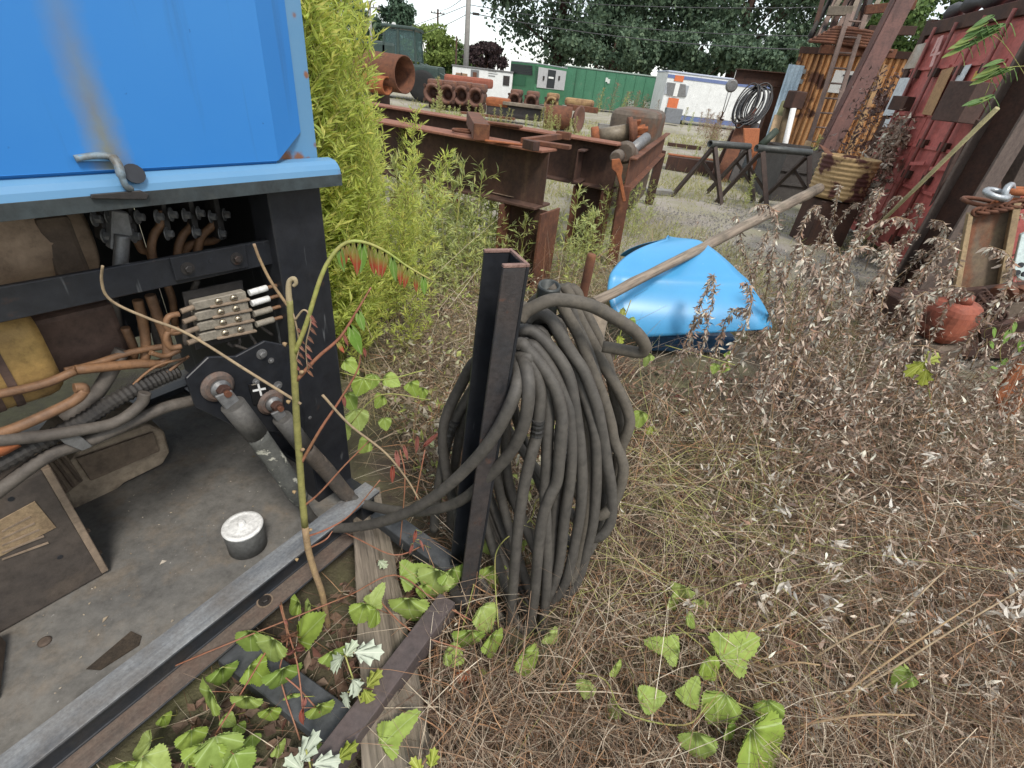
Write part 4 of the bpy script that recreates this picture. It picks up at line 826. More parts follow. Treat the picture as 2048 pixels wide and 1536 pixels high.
# green generator house
gm = pm('generator_green', (.05, .17, .085), (.035, .12, .06), rough=.55, vs=1.2, spots=((.1, .2, .12), 1.5, .6, .2), bump=.05)
ca_, cl, cr_ = AT(1070, 170, 41), AT(1018, 165, 42.5), AT(1131, 170, 44); zt_ = AT(1072, 128, 41).z
g1 = Face(V((cl.x, cl.y, 0)), V((ca_.x, ca_.y, 0)), zt_); g2 = Face(V((ca_.x, ca_.y, 0)), V((cr_.x, cr_.y, 0)), zt_)
gt = thing('generator_house', 'green louvred generator housing with a pale open side door', 'generator', g1.b)
q4 = g1.a + (g2.b - g1.b); pts = [g1.a, g1.b, g2.b, q4]
MB().prism([V((p.x, p.y, .15)) for p in pts], ZZ * (zt_ - .15)).build('walls', gm, gt, .03); MB().prism([V((p.x, p.y, zt_ + .003)) for p in pts], ZZ * .08).build('roof', galv, gt, .02)
for q in range(6): g1.rect('louvre', 1022, 129.5 + q * 3.3, 1064, 131.4 + q * 3.3, blackp, gt, .05, .05)
g1.rect('lower_panel', 1018.5, 150, 1050, 172, pm('generator_green_dark', (.025, .11, .055), (.02, .09, .045), rough=.5), gt, .03, .03)
g2.rect('side_door', 1078, 134, 1128, 181, pm('pale_door', (.42, .42, .42), (.34, .34, .35), rough=.6), gt, .05, .04, .01)
g2.rect('door_opening', 1097, 139, 1108, 177, blackp, gt, .065, .02); g2.rect('loose_pipe', 1098, 153, 1107, 158, white_s, gt, .12, .05)
for q in range(9): g2.rect('side_louvre', 1071, 133 + q * 4, 1076, 135 + q * 4, blackp, gt, .03, .02)
for x in (1087, 1118): g2.rect('door_handle', x, 152, x + 1.6, 161, steel_d, gt, .1, .04)
# green container
a, b = AT(1128, 180, 46), AT(1345, 200, 46.5); a.z = b.z = 0; zt_ = AT(1230, 145, 46.2).z
cg = pm('container_green', (.045, .16, .09), (.06, .19, .11), rough=.6, vs=.8, spots=((.2, .3, .2), 1.6, .62, .12), streak=((.03, .1, .055), 2, .55, .3), bump=.05)
f, t = boxhut('shipping_container', 'long dull green shipping container between generator and white trailer', 'container', a, b, 2.4, .15, zt_, cg, pm('roof_edge_green', (.3, .36, .33), (.2, .26, .22), rough=.6))
k_ = 11
for q in range(k_ + 1): MB().hexa(V((a.x, a.y, .25)) + f.u * (q * (f.L - .1) / k_) - f.n * .0, f.u * .07, f.n * .05, ZZ * (zt_ - .3)).build('wall_rib', cg, t)
for x in (1262, 1294): f.rect('stencil_patch', x - 6, 200, x + 7, 217, MATS['generator_green_dark'], t, .058, .01)
chalk = pm('chalk', (.62, .66, .62), (.5, .55, .5), rough=.9)
for x, y, s_ in ((1262, 204, 'Full'), (1262, 211, 'Gas'), (1294, 206, 'Full'), (1294, 213, 'Air'), (1312, 206, 'MT'), (1313, 214, 'Gas')): txt(s_, f.P(x, y, .065), f.u, ZZ, .36, chalk, t)
for x, y in ((1212, 155), (1216, 158)): f.rect('scrape', x, y, x + 3, y + 9, chalk, t, .06, .01)
# white trailer
a, b = AT(1322, 210, 40), AT(1570, 220, 41); a.z = b.z = 0; zt_ = AT(1400, 152, 40.4).z
f, t = boxhut('white_trailer', 'white box trailer with orange stripe and louvred window', 'trailer', a, b, 2.6, .55, zt_, white, pm('trailer_trim', (.5, .53, .6), (.36, .4, .52), rough=.4))
blu = pm('trim_blue', (.1, .14, .3), (.14, .18, .33), rough=.5); org = pm('stripe_orange', (.6, .16, .06), (.5, .13, .05), rough=.6)
MB().hexa(V((a.x, a.y, zt_ - .32)) + f.n * .03, f.u * f.L, -f.n * .03, ZZ * .2).build('trim_stripe', blu, t)
f.rect('orange_stripe', 1351, 150, 1366, 164, org, t, .04, .02); f.rect('orange_stripe', 1338, 195, 1353, 219, org, t, .04, .02)
wf = f.rect('window', 1333, 166, 1373, 193, pm('louvre_glass', (.36, .38, .4), (.28, .3, .33), rough=.3), t, .05, .05)
for q in range(7): f.rect('louvre', 1334, 168 + q * 3.6, 1372, 169 + q * 3.6, grey_m, wf, .07, .03)
f.rect('mullion', 1352, 166, 1354, 193, white_s, wf, .09, .04)
for x in (1345, 1500): MB().hexa(V((*AT(x, 225, 40.2)[:2], 0)), f.u * .9, -f.n * .25, ZZ * .62).build('wheel_stack', MATS['tyre'], t, .2, 3)
MB().hexa(V((a.x, a.y, .25)) + f.u * .1, f.u * (f.L - .2), -f.n * .3, ZZ * .28).build('undercarriage', blu, t)
jetsam('pallet_stack', 1348, 232, 37, 32, 26, .9, pm('grey_blue_box', (.2, .21, .23), (.15, .16, .17), rough=.6), 'grey crate standing against the white trailer', 'crate', .03)
# ================================================================ utility poles and wires
polem = pm('utility_pole', (.3, .29, .27), (.22, .21, .2), rough=.85, vs=3)
def upole(x, Y, topy, r_, label, arm=True, mat=polem):
    b = AT(x, 150, Y); b = V((b.x, b.y, 0)); tz = AT(x, topy, Y).z; t = thing('utility_pole', label, 'pole', b)
    MB().tube([b, b + ZZ * tz], [r_ * 1.1, r_ * .8], 12).build('shaft', mat, t)
    if arm:
        MB().bar(b + V((-1.0, -.12, tz - .5)), b + V((1.0, -.12, tz - .5)), .1, .12).build('crossarm', mat, t)
        for q in (-.9, -.4, .4, .9): MB().lathe(b + V((q, -.12, tz - .43)), ZZ, [(0, .05), (.12, .07), (.2, .03)], 8).build('insulator', grey_m, t)
    return b + ZZ * tz
p1 = upole(931, 44, -120, .2, 'tall grey utility pole rising behind the white office', False)
p2 = upole(874, 85, 18, .16, 'distant brown utility pole with crossarm left of the tall one', True, rust_d)
p3_ = upole(746, 55, 2, .12, 'thin pale utility pole behind the yellow-green weeds')
p4_ = upole(911, 50, 72, .08, 'short thin brown pole beside the white office', False, rust_d)
def wireline(name, p, q, sag, label, r_=.02):
    p, q = V(p), V(q); pts = [p.lerp(q, t) - ZZ * sag * 4 * t * (1 - t) for t in np.linspace(0, 1, 15)]
    tag(MB().tube(pts, r_, 5).build(name, pm('wire_black', (.06, .06, .065), rough=.6) if 'wire_black' not in MATS else MATS['wire_black'], None, loc=p), label, 'wire', 'overhead wires')
wireline('overhead_wire', AT(931, 24, 44), AT(1660, 100, 42), .5, 'lower overhead wire running from the tall pole across the trees', .03)
wireline('overhead_wire', AT(931, 8, 44), AT(1660, 72, 42), .5, 'middle overhead wire crossing in front of the dark trees', .022)
wireline('overhead_wire', AT(931, -10, 44), AT(1660, 14, 42), .3, 'top overhead wire crossing high over the dark trees', .022)
wireline('overhead_wire', AT(931, 12, 44), AT(700, 80, 60), .3, 'overhead wire running left from the tall pole', .022)
wireline('overhead_wire', AT(931, 30, 44), AT(800, 75, 60), .3, 'lowest overhead wire running left from the tall pole', .022)
wireline('overhead_wire', AT(876, 20, 85), AT(931, -8, 44), .3, 'overhead wire between the distant and the tall pole', .025)
wireline('guy_wire', AT(880, 24, 84), AT(990, 120, 60), .1, 'slanting guy wire right of the tall pole', .015)
tag(MB().box(AT(952, 28, 44), (.5, .2, .16)).build('splice_box', steel_d, None, .02, loc=AT(952, 30, 44)), 'small black splice box hanging on the overhead wire', 'box')
# ================================================================ red container, seen on its door end
RA, RB = V((4.92, 8.3, 0)), V((4.496, 5.897, 0)); rf = Face(RA, RB, 2.7); ZR = 2.7
redm = pm('container_red', (.42, .115, .1), (.34, .085, .075), rough=.6, vs=1.6, spots=((.14, .06, .04), 3.5, .6, .12), bump=.1)
redc = thing('shipping_container', 'dull red shipping container standing with its locking-bar doors toward the weeds', 'container', RA)
MB().hexa(RA + ZZ * .1 - rf.n * .05, rf.u * 2.44, -rf.n * 6.0, ZZ * (ZR - .1)).build('body', redm, redc, .01)
MB().hexa(RA + ZZ * .05, rf.u * .14, -rf.n * .14 + rf.n * .0, ZZ * (ZR - .03)).build('corner_post', rust_d, redc, .005)
MB().hexa(RA + rf.u * 2.3 + ZZ * .05 + rf.n * .002, rf.u * .14, -rf.n * .14, ZZ * (ZR - .03)).build('corner_post', redm, redc, .005)
MB().hexa(RA + rf.u * .14 + ZZ * (ZR - .16), rf.u * 2.15, -rf.n * .1 + rf.n * .002, ZZ * .14).build('header', rust_d, redc, .004)
for k in range(2):
    s0 = .16 + k * 1.08; dr = MB().hexa(RA + rf.u * s0 + ZZ * .2 - rf.n * .045, rf.u * 1.06, rf.n * .02, ZZ * (ZR - .4)).build('door', redm, redc, .004)
    for z in (.45, .86, 1.3, 1.63, 2.14): MB().hexa(RA + rf.u * (s0 + .03) + ZZ * z - rf.n * .024, rf.u * 1.0, rf.n * .025, ZZ * .035).build('door_rib', redm, dr)
    for q in (.28, .78):
        p = RA + rf.u * (s0 + q) + rf.n * .035; MB().tube([p + ZZ * .16, p + ZZ * (ZR - .1)], .021, 8).build('locking_bar', pm('bar_red', (.24, .06, .055), (.13, .05, .04), rough=.55, vs=6) if 'bar_red' not in MATS else MATS['bar_red'], dr)
        for z in (.3, 1.0, 1.35, 2.1): MB().box(p + ZZ * z - rf.n * .02, (.05, .12, .09)).build('bar_keeper', rust_d, dr)
        MB().bar(p + ZZ * 1.12 + rf.n * .01, p + ZZ * 1.16 + rf.u * .34 + rf.n * .01, .012, .04).build('door_handle', redm, dr)
plm = pm('peeled_plate', (.42, .41, .38), (.3, .2, .13), rough=.7, vs=3.5); lbl = pm('label_white', (.62, .66, .68), (.42, .46, .5), rough=.6, vs=16); ylw = pm('label_yellow', (.6, .42, .08), (.4, .26, .05), rough=.6); pinkp = pm('pink_white_mark', (.58, .36, .34), (.5, .28, .27), rough=.7)
def onred(name, x0, y0, x1, y1, mat, out=.02): return rf.rect(name, x0, y0, x1, y1, mat, redc, out, .006)
rf2 = lambda name, pts, mat, out=.02: MB().prism([rf.P(x, y, out) for x, y in pts], -rf.n * .006).build(name, mat, redc)
rf2('faded_panel', [(1806, 138), (1833, 90), (1857, 84), (1830, 136)], plm); rf2('faded_panel', [(1843, 228), (1884, 140), (1908, 133), (1862, 231)], pm('ochre_panel', (.36, .23, .11), (.3, .17, .09), rough=.75, vs=4))
rf2('white_label', [(1870, 231), (1925, 132), (1943, 128), (1886, 231)], lbl); rf2('yellow_label', [(1937, 170), (1952, 142), (1966, 139), (1950, 168)], ylw)
rf2('notice', [(1765, 231), (1800, 156), (1823, 155), (1785, 231)], lbl, .03); rf2('notice', [(1764, 255), (1772, 237), (1785, 236), (1776, 256)], lbl, .03)
# the white 4
rf2('painted_four', [(1858, 134), (1881, 72), (1887, 70), (1864, 133)], pinkp, .024)
for pts in ([(1859, 113), (1886, 107), (1888, 101), (1862, 108)], [(1868, 101), (1881, 74), (1876, 75), (1860, 110)]): rf2('painted_four', pts, pinkp, .026)
bxp = rf.P(1925, 205, .2); MB().box(bxp, (.22, .34, .36), rz=.14).build('bracket_box', pm('brown_box', (.09, .05, .04), (.06, .038, .032), rough=.8, vs=5), redc, .004)
bxp = rf.P(1803, 207, .14); MB().box(bxp, (.12, .26, .16), rz=.14).build('bracket_box', rust_d, redc, .004)
roofj = pm('black_tarp', (.025, .026, .03), (.05, .05, .055), rough=.55, vs=5, bump=.4, bs=15)
tp_ = thing('tarp_roll', 'black tarpaulin bundle rolled on the red container roof', 'tarp', RA + ZZ * ZR)
P = smooth_path([RA + rf.u * s_ - rf.n * d + ZZ * (ZR + z) for s_, d, z in ((.1, .2, .08), (.6, .15, .12), (1.1, .12, .1), (1.6, .16, .14), (2.3, .1, .1))], 5); MB().tube(P, [.08 + .03 * math.sin(i * 1.3) for i in range(len(P))], 9).build('roll', roofj, tp_)
P = smooth_path([RA + rf.u * s_ - rf.n * d + ZZ * (ZR + z) for s_, d, z in ((.3, .6, .1), (1.0, .5, .24), (1.7, .55, .2), (2.3, .5, .26))], 5); MB().tube(P, [.12 + .05 * math.sin(i * 1.7) for i in range(len(P))], 9).build('fold', roofj, tp_)
for k in range(7):
    a_ = RA + rf.u * (.2 + .3 * k) - rf.n * .9 + ZZ * (ZR + .12); scb = MB().bar(a_, a_ + V((random.uniform(-.1, .6), random.uniform(-.5, .3), .25 + .1 * k)), .05, .05)
    tag(scb.build('angle_iron', [rust_d, steel_d, rust][k % 3], None, loc=a_), 'loose dark iron bar sticking up from the red container roof', 'bar', 'iron bars on the red container roof')
# ================================================================ orange container behind
OA, OB = AT(1552, 240, 15.2), AT(1815, 240, 13.4); OA.z = OB.z = 0; of = Face(OA, OB, 2.7); ZO = AT(1600, 105, 15).z
orm = pm('container_orange', (.58, .33, .15), (.42, .19, .07), rough=.7, vs=1.3, spots=((.1, .04, .025), 1.5, .52, .05), streak=((.16, .07, .04), 3, .56, .1), bump=.2, bs=30)
oc = thing('shipping_container', 'peeling orange shipping container eaten by rust behind the ladder', 'container', OA)
nb = 22; pts = []
for i in range(nb):
    w_ = of.L / nb; s_ = i * w_
    for a_, o2 in ((0, 0), (.3, 0), (.5, .06), (.85, .06)): pts.append(OA + of.u * (s_ + a_ * w_) + of.n * o2)
pts.append(OB); m_ = len(pts); wv_ = MB(); wv_.add([p + ZZ * .2 for p in pts] + [p + ZZ * ZO for p in pts], [(i, i + 1, m_ + i + 1, m_ + i) for i in range(m_ - 1)]); wv_.build('corrugated_wall', orm, oc, recalc=False)
MB().hexa(OA + ZZ * .2 - of.n * .02, of.u * of.L, -of.n * 5.8, ZZ * (ZO - .2)).build('body', orm, oc); MB().hexa(OA + ZZ * (ZO - .002) + of.n * .08, of.u * of.L, -of.n * 5.9, ZZ * .14).build('top_rail', rust_d, oc); MB().hexa(OA + ZZ * .05 + of.n * .07, of.u * of.L, -of.n * 5.9, ZZ * .15).build('bottom_rail', rust_d, oc)
of.rect('sign_board', 1672, 140, 1716, 190, white_s, oc, .09, .02); blk = MATS['sign_black']
of.rect('letter_stem', 1691, 152, 1698, 180, blk, oc, .096, .004); of.rect('letter_serif', 1686, 149, 1704, 153, blk, oc, .098, .004); of.rect('letter_serif', 1686, 179, 1704, 183, blk, oc, .098, .004)
for x, y in ((1602, 138), (1590, 143), (1596, 158)): of.rect('faded_code', x, y, x + 8, y + 10, grey_m, oc, .075, .01)
# blue-white corrugated sheet, pipes and boards leaning on it
def leaner(name, base, top, w_, h_, mat, label, cat, rnd=False, grp=None, bev=.004):
    base, top = V(base), V(top)
    m = MB().tube([base, top], w_ / 2, 12) if rnd else MB().bar(base, top, w_, h_, up=(0, 1, 0))
    return tag(m.build(name, mat, None, 0 if rnd else bev, loc=base), label, cat, grp)
shp = []; sb, st = AT(1527, 292, 13.5), AT(1578, 128, 14.3); sb.z = 0; 
for i in range(15): shp.append((i * .028, .018 * math.sin(i * 1.57)))
cs = MB(); q_ = [sb + V((a_, -b_, 0)) for a_, b_ in shp] + [V((st.x, st.y, st.z)) + V((a_, -b_, 0)) for a_, b_ in shp]; cs.add(q_, [(i, i + 1, 16 + i, 15 + i) for i in range(14)], True)
shb = cs.build('corrugated_sheet', pm('pale_blue_sheet', (.4, .5, .56), (.3, .39, .45), rough=.45, metal=.2, vs=3, spots=((.2, .22, .23), 5, .62, .1)), None, loc=sb, recalc=False); mdf = shb.modifiers.new('wall', 'SOLIDIFY'); mdf.thickness = .004
tag(shb, 'pale blue corrugated sheet leaning at the orange container corner', 'sheet')
def gz(x, y, Y): p = AT(x, y, Y); p.z = 0; return p
leaner('green_pipe', gz(1528, 300, 12.6), AT(1572, 205, 13.3), .2, .2, pm('olive_pipe', (.16, .16, .07), (.11, .11, .05), rough=.6), 'olive green pipe leaning against the pale blue sheet', 'pipe', True)
leaner('steel_tee', gz(1560, 290, 12.4), AT(1590, 190, 12.9), .24, .12, pm('olive_brown', (.15, .11, .06), (.1, .075, .045), rough=.8), 'olive-brown post with square head leaning on the orange container', 'post')
tag(MB().box(AT(1590, 200, 12.7), (.3, .3, .34), rz=.2).build('rusty_block', rust_d, None, .02, loc=AT(1586, 212, 12.7)), 'square rusty block on the olive-brown post', 'block')
leaner('white_pipe', gz(1583, 285, 12.2), AT(1587, 217, 12.5), .12, .12, white_s, 'short white plastic pipe upright by the orange container', 'pipe', True)
leaner('board', gz(1545, 300, 12.3), AT(1562, 232, 12.8), .3, .03, pm('pale_board', (.45, .33, .2), (.35, .24, .14), rough=.8), 'pale wooden board leaning beside the olive pipe', 'board')
leaner('board', gz(1600, 320, 11.9), AT(1618, 282, 12.1), .14, .03, MATS['pale_board'], 'pale offcut board standing behind the corrugated tub', 'board')
leaner('dark_tube', AT(1521, 292, 11.0), AT(1552, 262, 11.2), .14, .14, pm('dark_green_tube', (.03, .045, .03), (.02, .03, .02), rough=.6), 'dark green tube lying on the orange plate', 'tube', True)
# orange steel panel, plates and bars behind the trestles
pp = MB().prism([AT(x, y, 11.6) for x, y in ((1488, 257), (1520, 257), (1516, 300), (1512, 345), (1504, 345), (1505, 300), (1496, 292), (1490, 300))], V((0, .06, 0)))
tag(pp.build('primed_plate', pm('orange_primer', (.45, .16, .07), (.38, .13, .06), rough=.7), None, .004, loc=gz(1505, 345, 11.6)), 'orange primed steel plate standing behind the trestles', 'plate')
for i, (x0, y0, x1, y1, w_, mt, lb) in enumerate(((1450, 330, 1492, 240, .3, rust, 'rusty plate leaning under the black cable coil'), (1470, 340, 1512, 245, .16, steel_d, 'dark steel bar leaning left of the orange plate'),
        (1432, 330, 1470, 262, .14, rust_d, 'thin dark bar leaning before the white trailer'), (1480, 300, 1508, 215, .12, rust_p, 'reddish post carrying the black cable coil'),
        (1508, 340, 1530, 290, .1, grey_m, 'pale grey bar leaning on the orange plate'))): leaner('leaning_bar', gz(x0, y0, 12 + .1 * i), AT(x1, y1, 12.6 + .1 * i), w_, .05, mt, lb, 'bar')
hc = thing('hose_coil', 'black hose hung in loose loops on the reddish post', 'hose', gz(1495, 260, 12.4))
for i in range(13):
    c = AT(1490 + i * 2.6, 207 + (i % 3) * 3, 12.3 + .02 * i); a0 = random.uniform(-.3, .3); rx, rz_ = random.uniform(.16, .26), random.uniform(.3, .44)
    MB().tube([c + V((math.cos(t) * rx + .12 * math.sin(t), .15 * math.sin(t + a0), math.sin(t) * rz_)) for t in np.linspace(0, 2 * math.pi, 26)[:-1]], .016, 6, closed=True).build('hose_loop', blackp if i % 3 else steel_d, hc)
# dark beam on posts with the hook block
hb = AT(1470, 152, 16); hb2 = AT(1560, 160, 16); hk_ = thing('hoist_beam', 'dark steel hoist beam with hanging hook block before the white trailer', 'hoist', V((hb2.x, hb2.y, 0)))
MB().ext(iprof(.34, .25, .02, .02), hb, hb2 + (hb2 - hb) * .3).build('beam', rust_d, hk_); MB().bar(V((hb2.x, hb2.y, 0)), hb2 - ZZ * .17, .22, .22).build('post', rust_d, hk_, .004)
h0 = AT(1466, 163, 15.8); MB().lathe(h0 + V((0, -.04, -.1)), V((0, 1, 0)), [(0, .12), (.03, .16), (.07, .16), (.1, .12)], 18).build('pulley', grey_m, hk_)
for dx in (-.05, .05): MB().tube([h0 + V((dx, 0, -.15)), AT(1447, 224, 15.8) + V((dx * .5, 0, 0))], .012, 5).build('rope', grey_m, hk_)
MB().tube(smooth_path([AT(1447, 224, 15.8), AT(1444, 232, 15.8), AT(1441, 238, 15.8), AT(1447, 240, 15.8)], 4), .025, 6).build('hook', rust_d, hk_)
# ladder, tall red-brown boom
ld_ = thing('steel_ladder', 'rusty steel ladder leaning on the orange container', 'ladder', gz(1640, 330, 12.2))
l0, l1, r0, r1 = AT(1616, 290, 12.3), AT(1697, 28, 13.0), AT(1650, 292, 12.3), AT(1731, 30, 13.0)
lm_ = pm('ladder_brown', (.2, .135, .11), (.12, .085, .07), rough=.7, vs=6)
for p, q in ((l0, l1), (r0, r1)): g_ = p - (q - p) * (p.z / (q.z - p.z)); MB().bar(g_, q, .035, .09, up=(1, 0, 0)).build('rail', lm_, ld_)
for i in range(9): t_ = .03 + i * .115; MB().tube([l0.lerp(l1, t_), r0.lerp(r1, t_)], .018, 7).build('rung', lm_, ld_)
bm0, bm1 = AT(1650, 300, 11.6), AT(1838, -70, 12.2); g_ = bm0 - (bm1 - bm0) * (bm0.z / (bm1.z - bm0.z))
boom = thing('boom_mast', 'thick red-brown box mast leaning up over the orange container', 'mast', g_); boomm = pm('boom_red_brown', (.15, .07, .056), (.085, .042, .036), rough=.65, vs=3, streak=((.08, .05, .045), 6, .55, .2))
MB().bar(g_, bm1, .3, .3, up=(.2, 1, 0)).build('box_section', boomm, boom, .01)
for s_ in (-1, 1): MB().bar(g_ + V((s_ * .14, -.16, 0)), bm1 + V((s_ * .14, -.16, 0)), .05, .03, up=(.2, 1, 0)).build('edge_flange', boomm, boom)
lo0, lo1 = AT(1700, 300, 12.2), AT(1770, 130, 12.9); leaner('yellow_plank', V((lo0.x, lo0.y, 0)), lo1, .1, .06, pm('rusty_yellow', (.34, .23, .1), (.2, .1, .05), rough=.8, vs=5), 'rusty yellow bar leaning right of the red-brown mast', 'bar')
# stack of steel angles leaning above the orange container
rs = random.Random(5)
for i in range(17):
    x = 1610 + i * 6.5; dy = rs.uniform(-14, 6); b_ = AT(x, 92 + dy * .3, 13.6 + rs.uniform(-.3, .3)); tpx = AT(x + rs.uniform(34, 74), -30 + dy, 14.2 + rs.uniform(-.3, .3))
    b_.z = ZO + .15
    tag(MB().ext([(-.05, -.05), (.05, -.05), (.05, -.038), (-.038, -.038), (-.038, .05), (-.05, .05)], b_, tpx, up=(0, 1, 0)).build('angle_iron', [steel_d, rust_d, wood, lm_][i % 4], None, loc=b_), 'weathered iron bar in the leaning bundle above the orange container', 'bar', 'bundle of bars above the orange container')
for i, (x0, y0, x1, y1, lb) in enumerate(((1655, 22, 1705, 22, 'grey crosspiece tying the bar bundle near the ladder top'), (1730, 20, 1830, 10, 'rusty crossbar behind the mast, upper'), (1735, 60, 1830, 62, 'dark crossbar behind the mast, lower'), (1640, 98, 1790, 108, 'long rusty bar lying along the orange container roof'), (1650, 78, 1750, 88, 'curved rusty rail on the orange container roof'))):
    a_, b_ = AT(x0, y0, 13.5), AT(x1, y1, 13.3); tag(MB().bar(a_, b_, .12, .16).build('crossbar', [wood, rust, rust_d, rust, rust_o][i], None, .005, loc=a_), lb, 'bar')
rc = AT(1700, 95, 13.2); ct = thing('wire_coil', 'flat coil of brown wire rope on the orange container roof', 'coil', rc)
for i in range(6): MB().tube([rc + V((math.cos(t) * (.9 - .08 * i), math.sin(t) * .3, .02 + .05 * i + max(0, math.sin(t)) * .1)) for t in np.linspace(0, 6.28, 30)[:-1]], .03, 6, closed=True).build('turn', rust, ct)
# ================================================================ tubs before the containers
tc_ = AT(1666, 398, 7.0); zb_ = tc_.z; k = px(tc_); tr_ = 50 * k; hh = AT(1680, 312, 7.0).z - zb_; tag(MB().box(V((tc_.x, tc_.y, zb_ / 2 - .003)), (.5, .5, zb_ - .006)).build('timber_crib', rust_d, None, .01, loc=V((tc_.x, tc_.y, 0))), 'dark block holding the corrugated tub off the ground', 'block'); pf_ = [(0.02, 0), (.02, tr_ * .96)]
for i in range(33): z = .05 + (hh - .08) * i / 32; pf_.append((z, tr_ * (1.0 + .025 * math.sin(i * 1.57))))
pf_ += [(hh, tr_ * 1.03), (hh + .01, tr_ * .97), (hh - .3, tr_ * .95), (hh - .3, 0)]
tubm = pm('rusty_yellow_tub', (.42, .29, .14), (.3, .2, .1), rough=.75, vs=3, spots=((.1, .035, .028), 3.2, .5, .06), bump=.15)
tag(MB().lathe(tc_, ZZ, pf_, 40).build('corrugated_tub', tubm, None, loc=tc_), 'round corrugated tub, yellow paint flaking to dark rust', 'tub')
gc = G(1565, 395); gc.z = 0; gk = px(gc)
gb = thing('scrap_bin', 'dark grey open steel bin behind the second trestle', 'bin', gc); gbm = pm('bin_grey', (.075, .07, .066), (.05, .046, .044), rough=.7, vs=3); fbx = (98 * gk, 1.2, AT(1570, 290, gc.y).z)
for q in ((0, -.6, fbx[0], .03), (0, .6, fbx[0], .03)): MB().box(gc + V((q[0], q[1], fbx[2] / 2)), (q[2], q[3], fbx[2])).build('side', gbm, gb)
for s_ in (-1, 1): MB().box(gc + V((s_ * (fbx[0] / 2 - .018), 0, fbx[2] / 2)), (.03, 1.16, fbx[2] - .01)).build('end', gbm, gb)
for z in (.35, .6): MB().box(gc + V((0, -.63, fbx[2] * z)), (fbx[0], .03, .04)).build('rib', gbm, gb)
bkc = G(1470, 352); bkc.z = 0; bk_ = px(bkc); tag(MB().lathe(bkc, ZZ, [(0, 0), (0, 22 * bk_), (40 * bk_, 25 * bk_), (40 * bk_, 23 * bk_), (34 * bk_, 22 * bk_), (34 * bk_, 0)], 26).build('blue_grey_bucket', pm('bucket_grey', (.1, .115, .13), (.2, .22, .23), rough=.6, vs=3), None, loc=bkc), 'blue-grey round bucket behind the trestle legs', 'bucket')
for i, (x, y, w_, h_, mt, lb) in enumerate(((1555, 402, 60, 36, rust_p, 'reddish plate leaning below the second trestle'), (1660, 320, 34, 22, rust, 'crumpled rusty plate sticking out of the tub'), (1600, 400, 30, 60, rust, 'narrow rusty plate leaning by the second trestle post'))):
    p = AT(x, y, 10.6 if i != 1 else tc_.y - .1); k = px(p); base = V((p.x, p.y, max(p.z, 0.0))); tag(MB().prism([base, base + V((w_ * k, .2, 0)), base + V((w_ * k * .8, .5, h_ * k * .7)), base + V((w_ * k * .2, .5, h_ * k))], V((0, .02, 0))).build('scrap_plate', mt, None, loc=base), lb, 'plate')
# ================================================================ column and timbers right of the red doors
colm = pm('column_grey_brown', (.13, .1, .085), (.09, .068, .058), rough=.75, vs=4, streak=((.07, .05, .045), 6, .52, .3), bump=.2)
cc = AT(1965, 330, 4.9); cc.z = 0; cl_ = thing('steel_column', 'grey-brown steel column standing right of the red doors', 'column', cc)
ca2 = Matrix.Rotation(R(28), 3, 'Z')
for dy in (-.13, .13): MB().box(cc + ca2 @ V((0, dy, 1.5)), (.3, .02, 3.0), rot=ca2).build('flange', colm, cl_, .003)
MB().box(cc + ZZ * 1.5, (.016, .235, 2.99), rot=ca2).build('web', rust_d, cl_)
leaner('dark_beam', gz(1862, 480, 5.9), AT(1975, 240, 5.5), .13, .12, rust_d, 'dark rusty beam leaning between red doors and column', 'beam')
leaner('brown_plank', gz(1850, 470, 6.1), AT(1925, 290, 5.9), .1, .04, pm('brown_plank', (.1, .06, .05), (.07, .045, .038), rough=.85, vs=5), 'brown plank leaning on the red container doors', 'plank')
leaner('brace_beam', gz(2090, 520, 4.2), AT(1975, 270, 5.4), .12, .12, rust_d, 'dark diagonal brace behind the steel column', 'brace')
leaner('brace_beam', gz(1990, 470, 5.4), AT(2110, 200, 5.0), .14, .14, colm, 'second grey-brown post at the picture edge', 'post')
rw0, rw1 = AT(1995, 216, 4.4), AT(1775, 432, 5.0); gq = rw1 + (rw1 - rw0) * (rw1.z / (rw0.z - rw1.z))
tag(MB().tube([gq, rw0], [.016, .018], 9).build('olive_pole', pm('olive_cane', (.32, .29, .15), (.24, .21, .11), rough=.7, vs=14), None, loc=gq), 'thin olive-yellow pole slanting before the red doors', 'pole')
# ================================================================ rusty machine scrap at the right edge
sm_ = pm('scrap_olive', (.16, .12, .07), (.09, .062, .045), rough=.7, vs=4, streak=((.2, .08, .04), 7, .5, .15), bump=.2); mint = pm('mint_white', (.55, .64, .62), (.42, .5, .49), rough=.5, vs=6)
bb = gz(1985, 590, 3.55); sb_ = thing('scrap_machine', 'rusty machine frame with olive side panel and pale drilled plate', 'machine', bb)
MB().prism([AT(1944, 432, 3.6), AT(2030, 414, 3.6), AT(2000, 583, 3.45), AT(1912, 583, 3.45)], V((.02, .05, 0))).build('side_panel', sm_, sb_, .004)
MB().prism([AT(1937, 428, 3.56), AT(1948, 426, 3.56), AT(1920, 586, 3.4), AT(1908, 586, 3.4)], V((.02, .05, 0))).build('edge_strip', pm('wood_strip', (.3, .22, .12), (.2, .14, .08), rough=.8), sb_, .003)
MB().prism([AT(2028, 408, 3.54), AT(2044, 406, 3.54), AT(2014, 566, 3.4), AT(1998, 570, 3.4)], V((.02, .05, 0))).build('edge_strip', MATS['wood_strip'], sb_, .003)
MB().prism([AT(2042, 470, 3.5), AT(2110, 440, 3.5), AT(2090, 560, 3.4), AT(2040, 562, 3.4), AT(2026, 542, 3.4)], V((.02, .04, 0))).build('pale_plate', mint, sb_, .004)
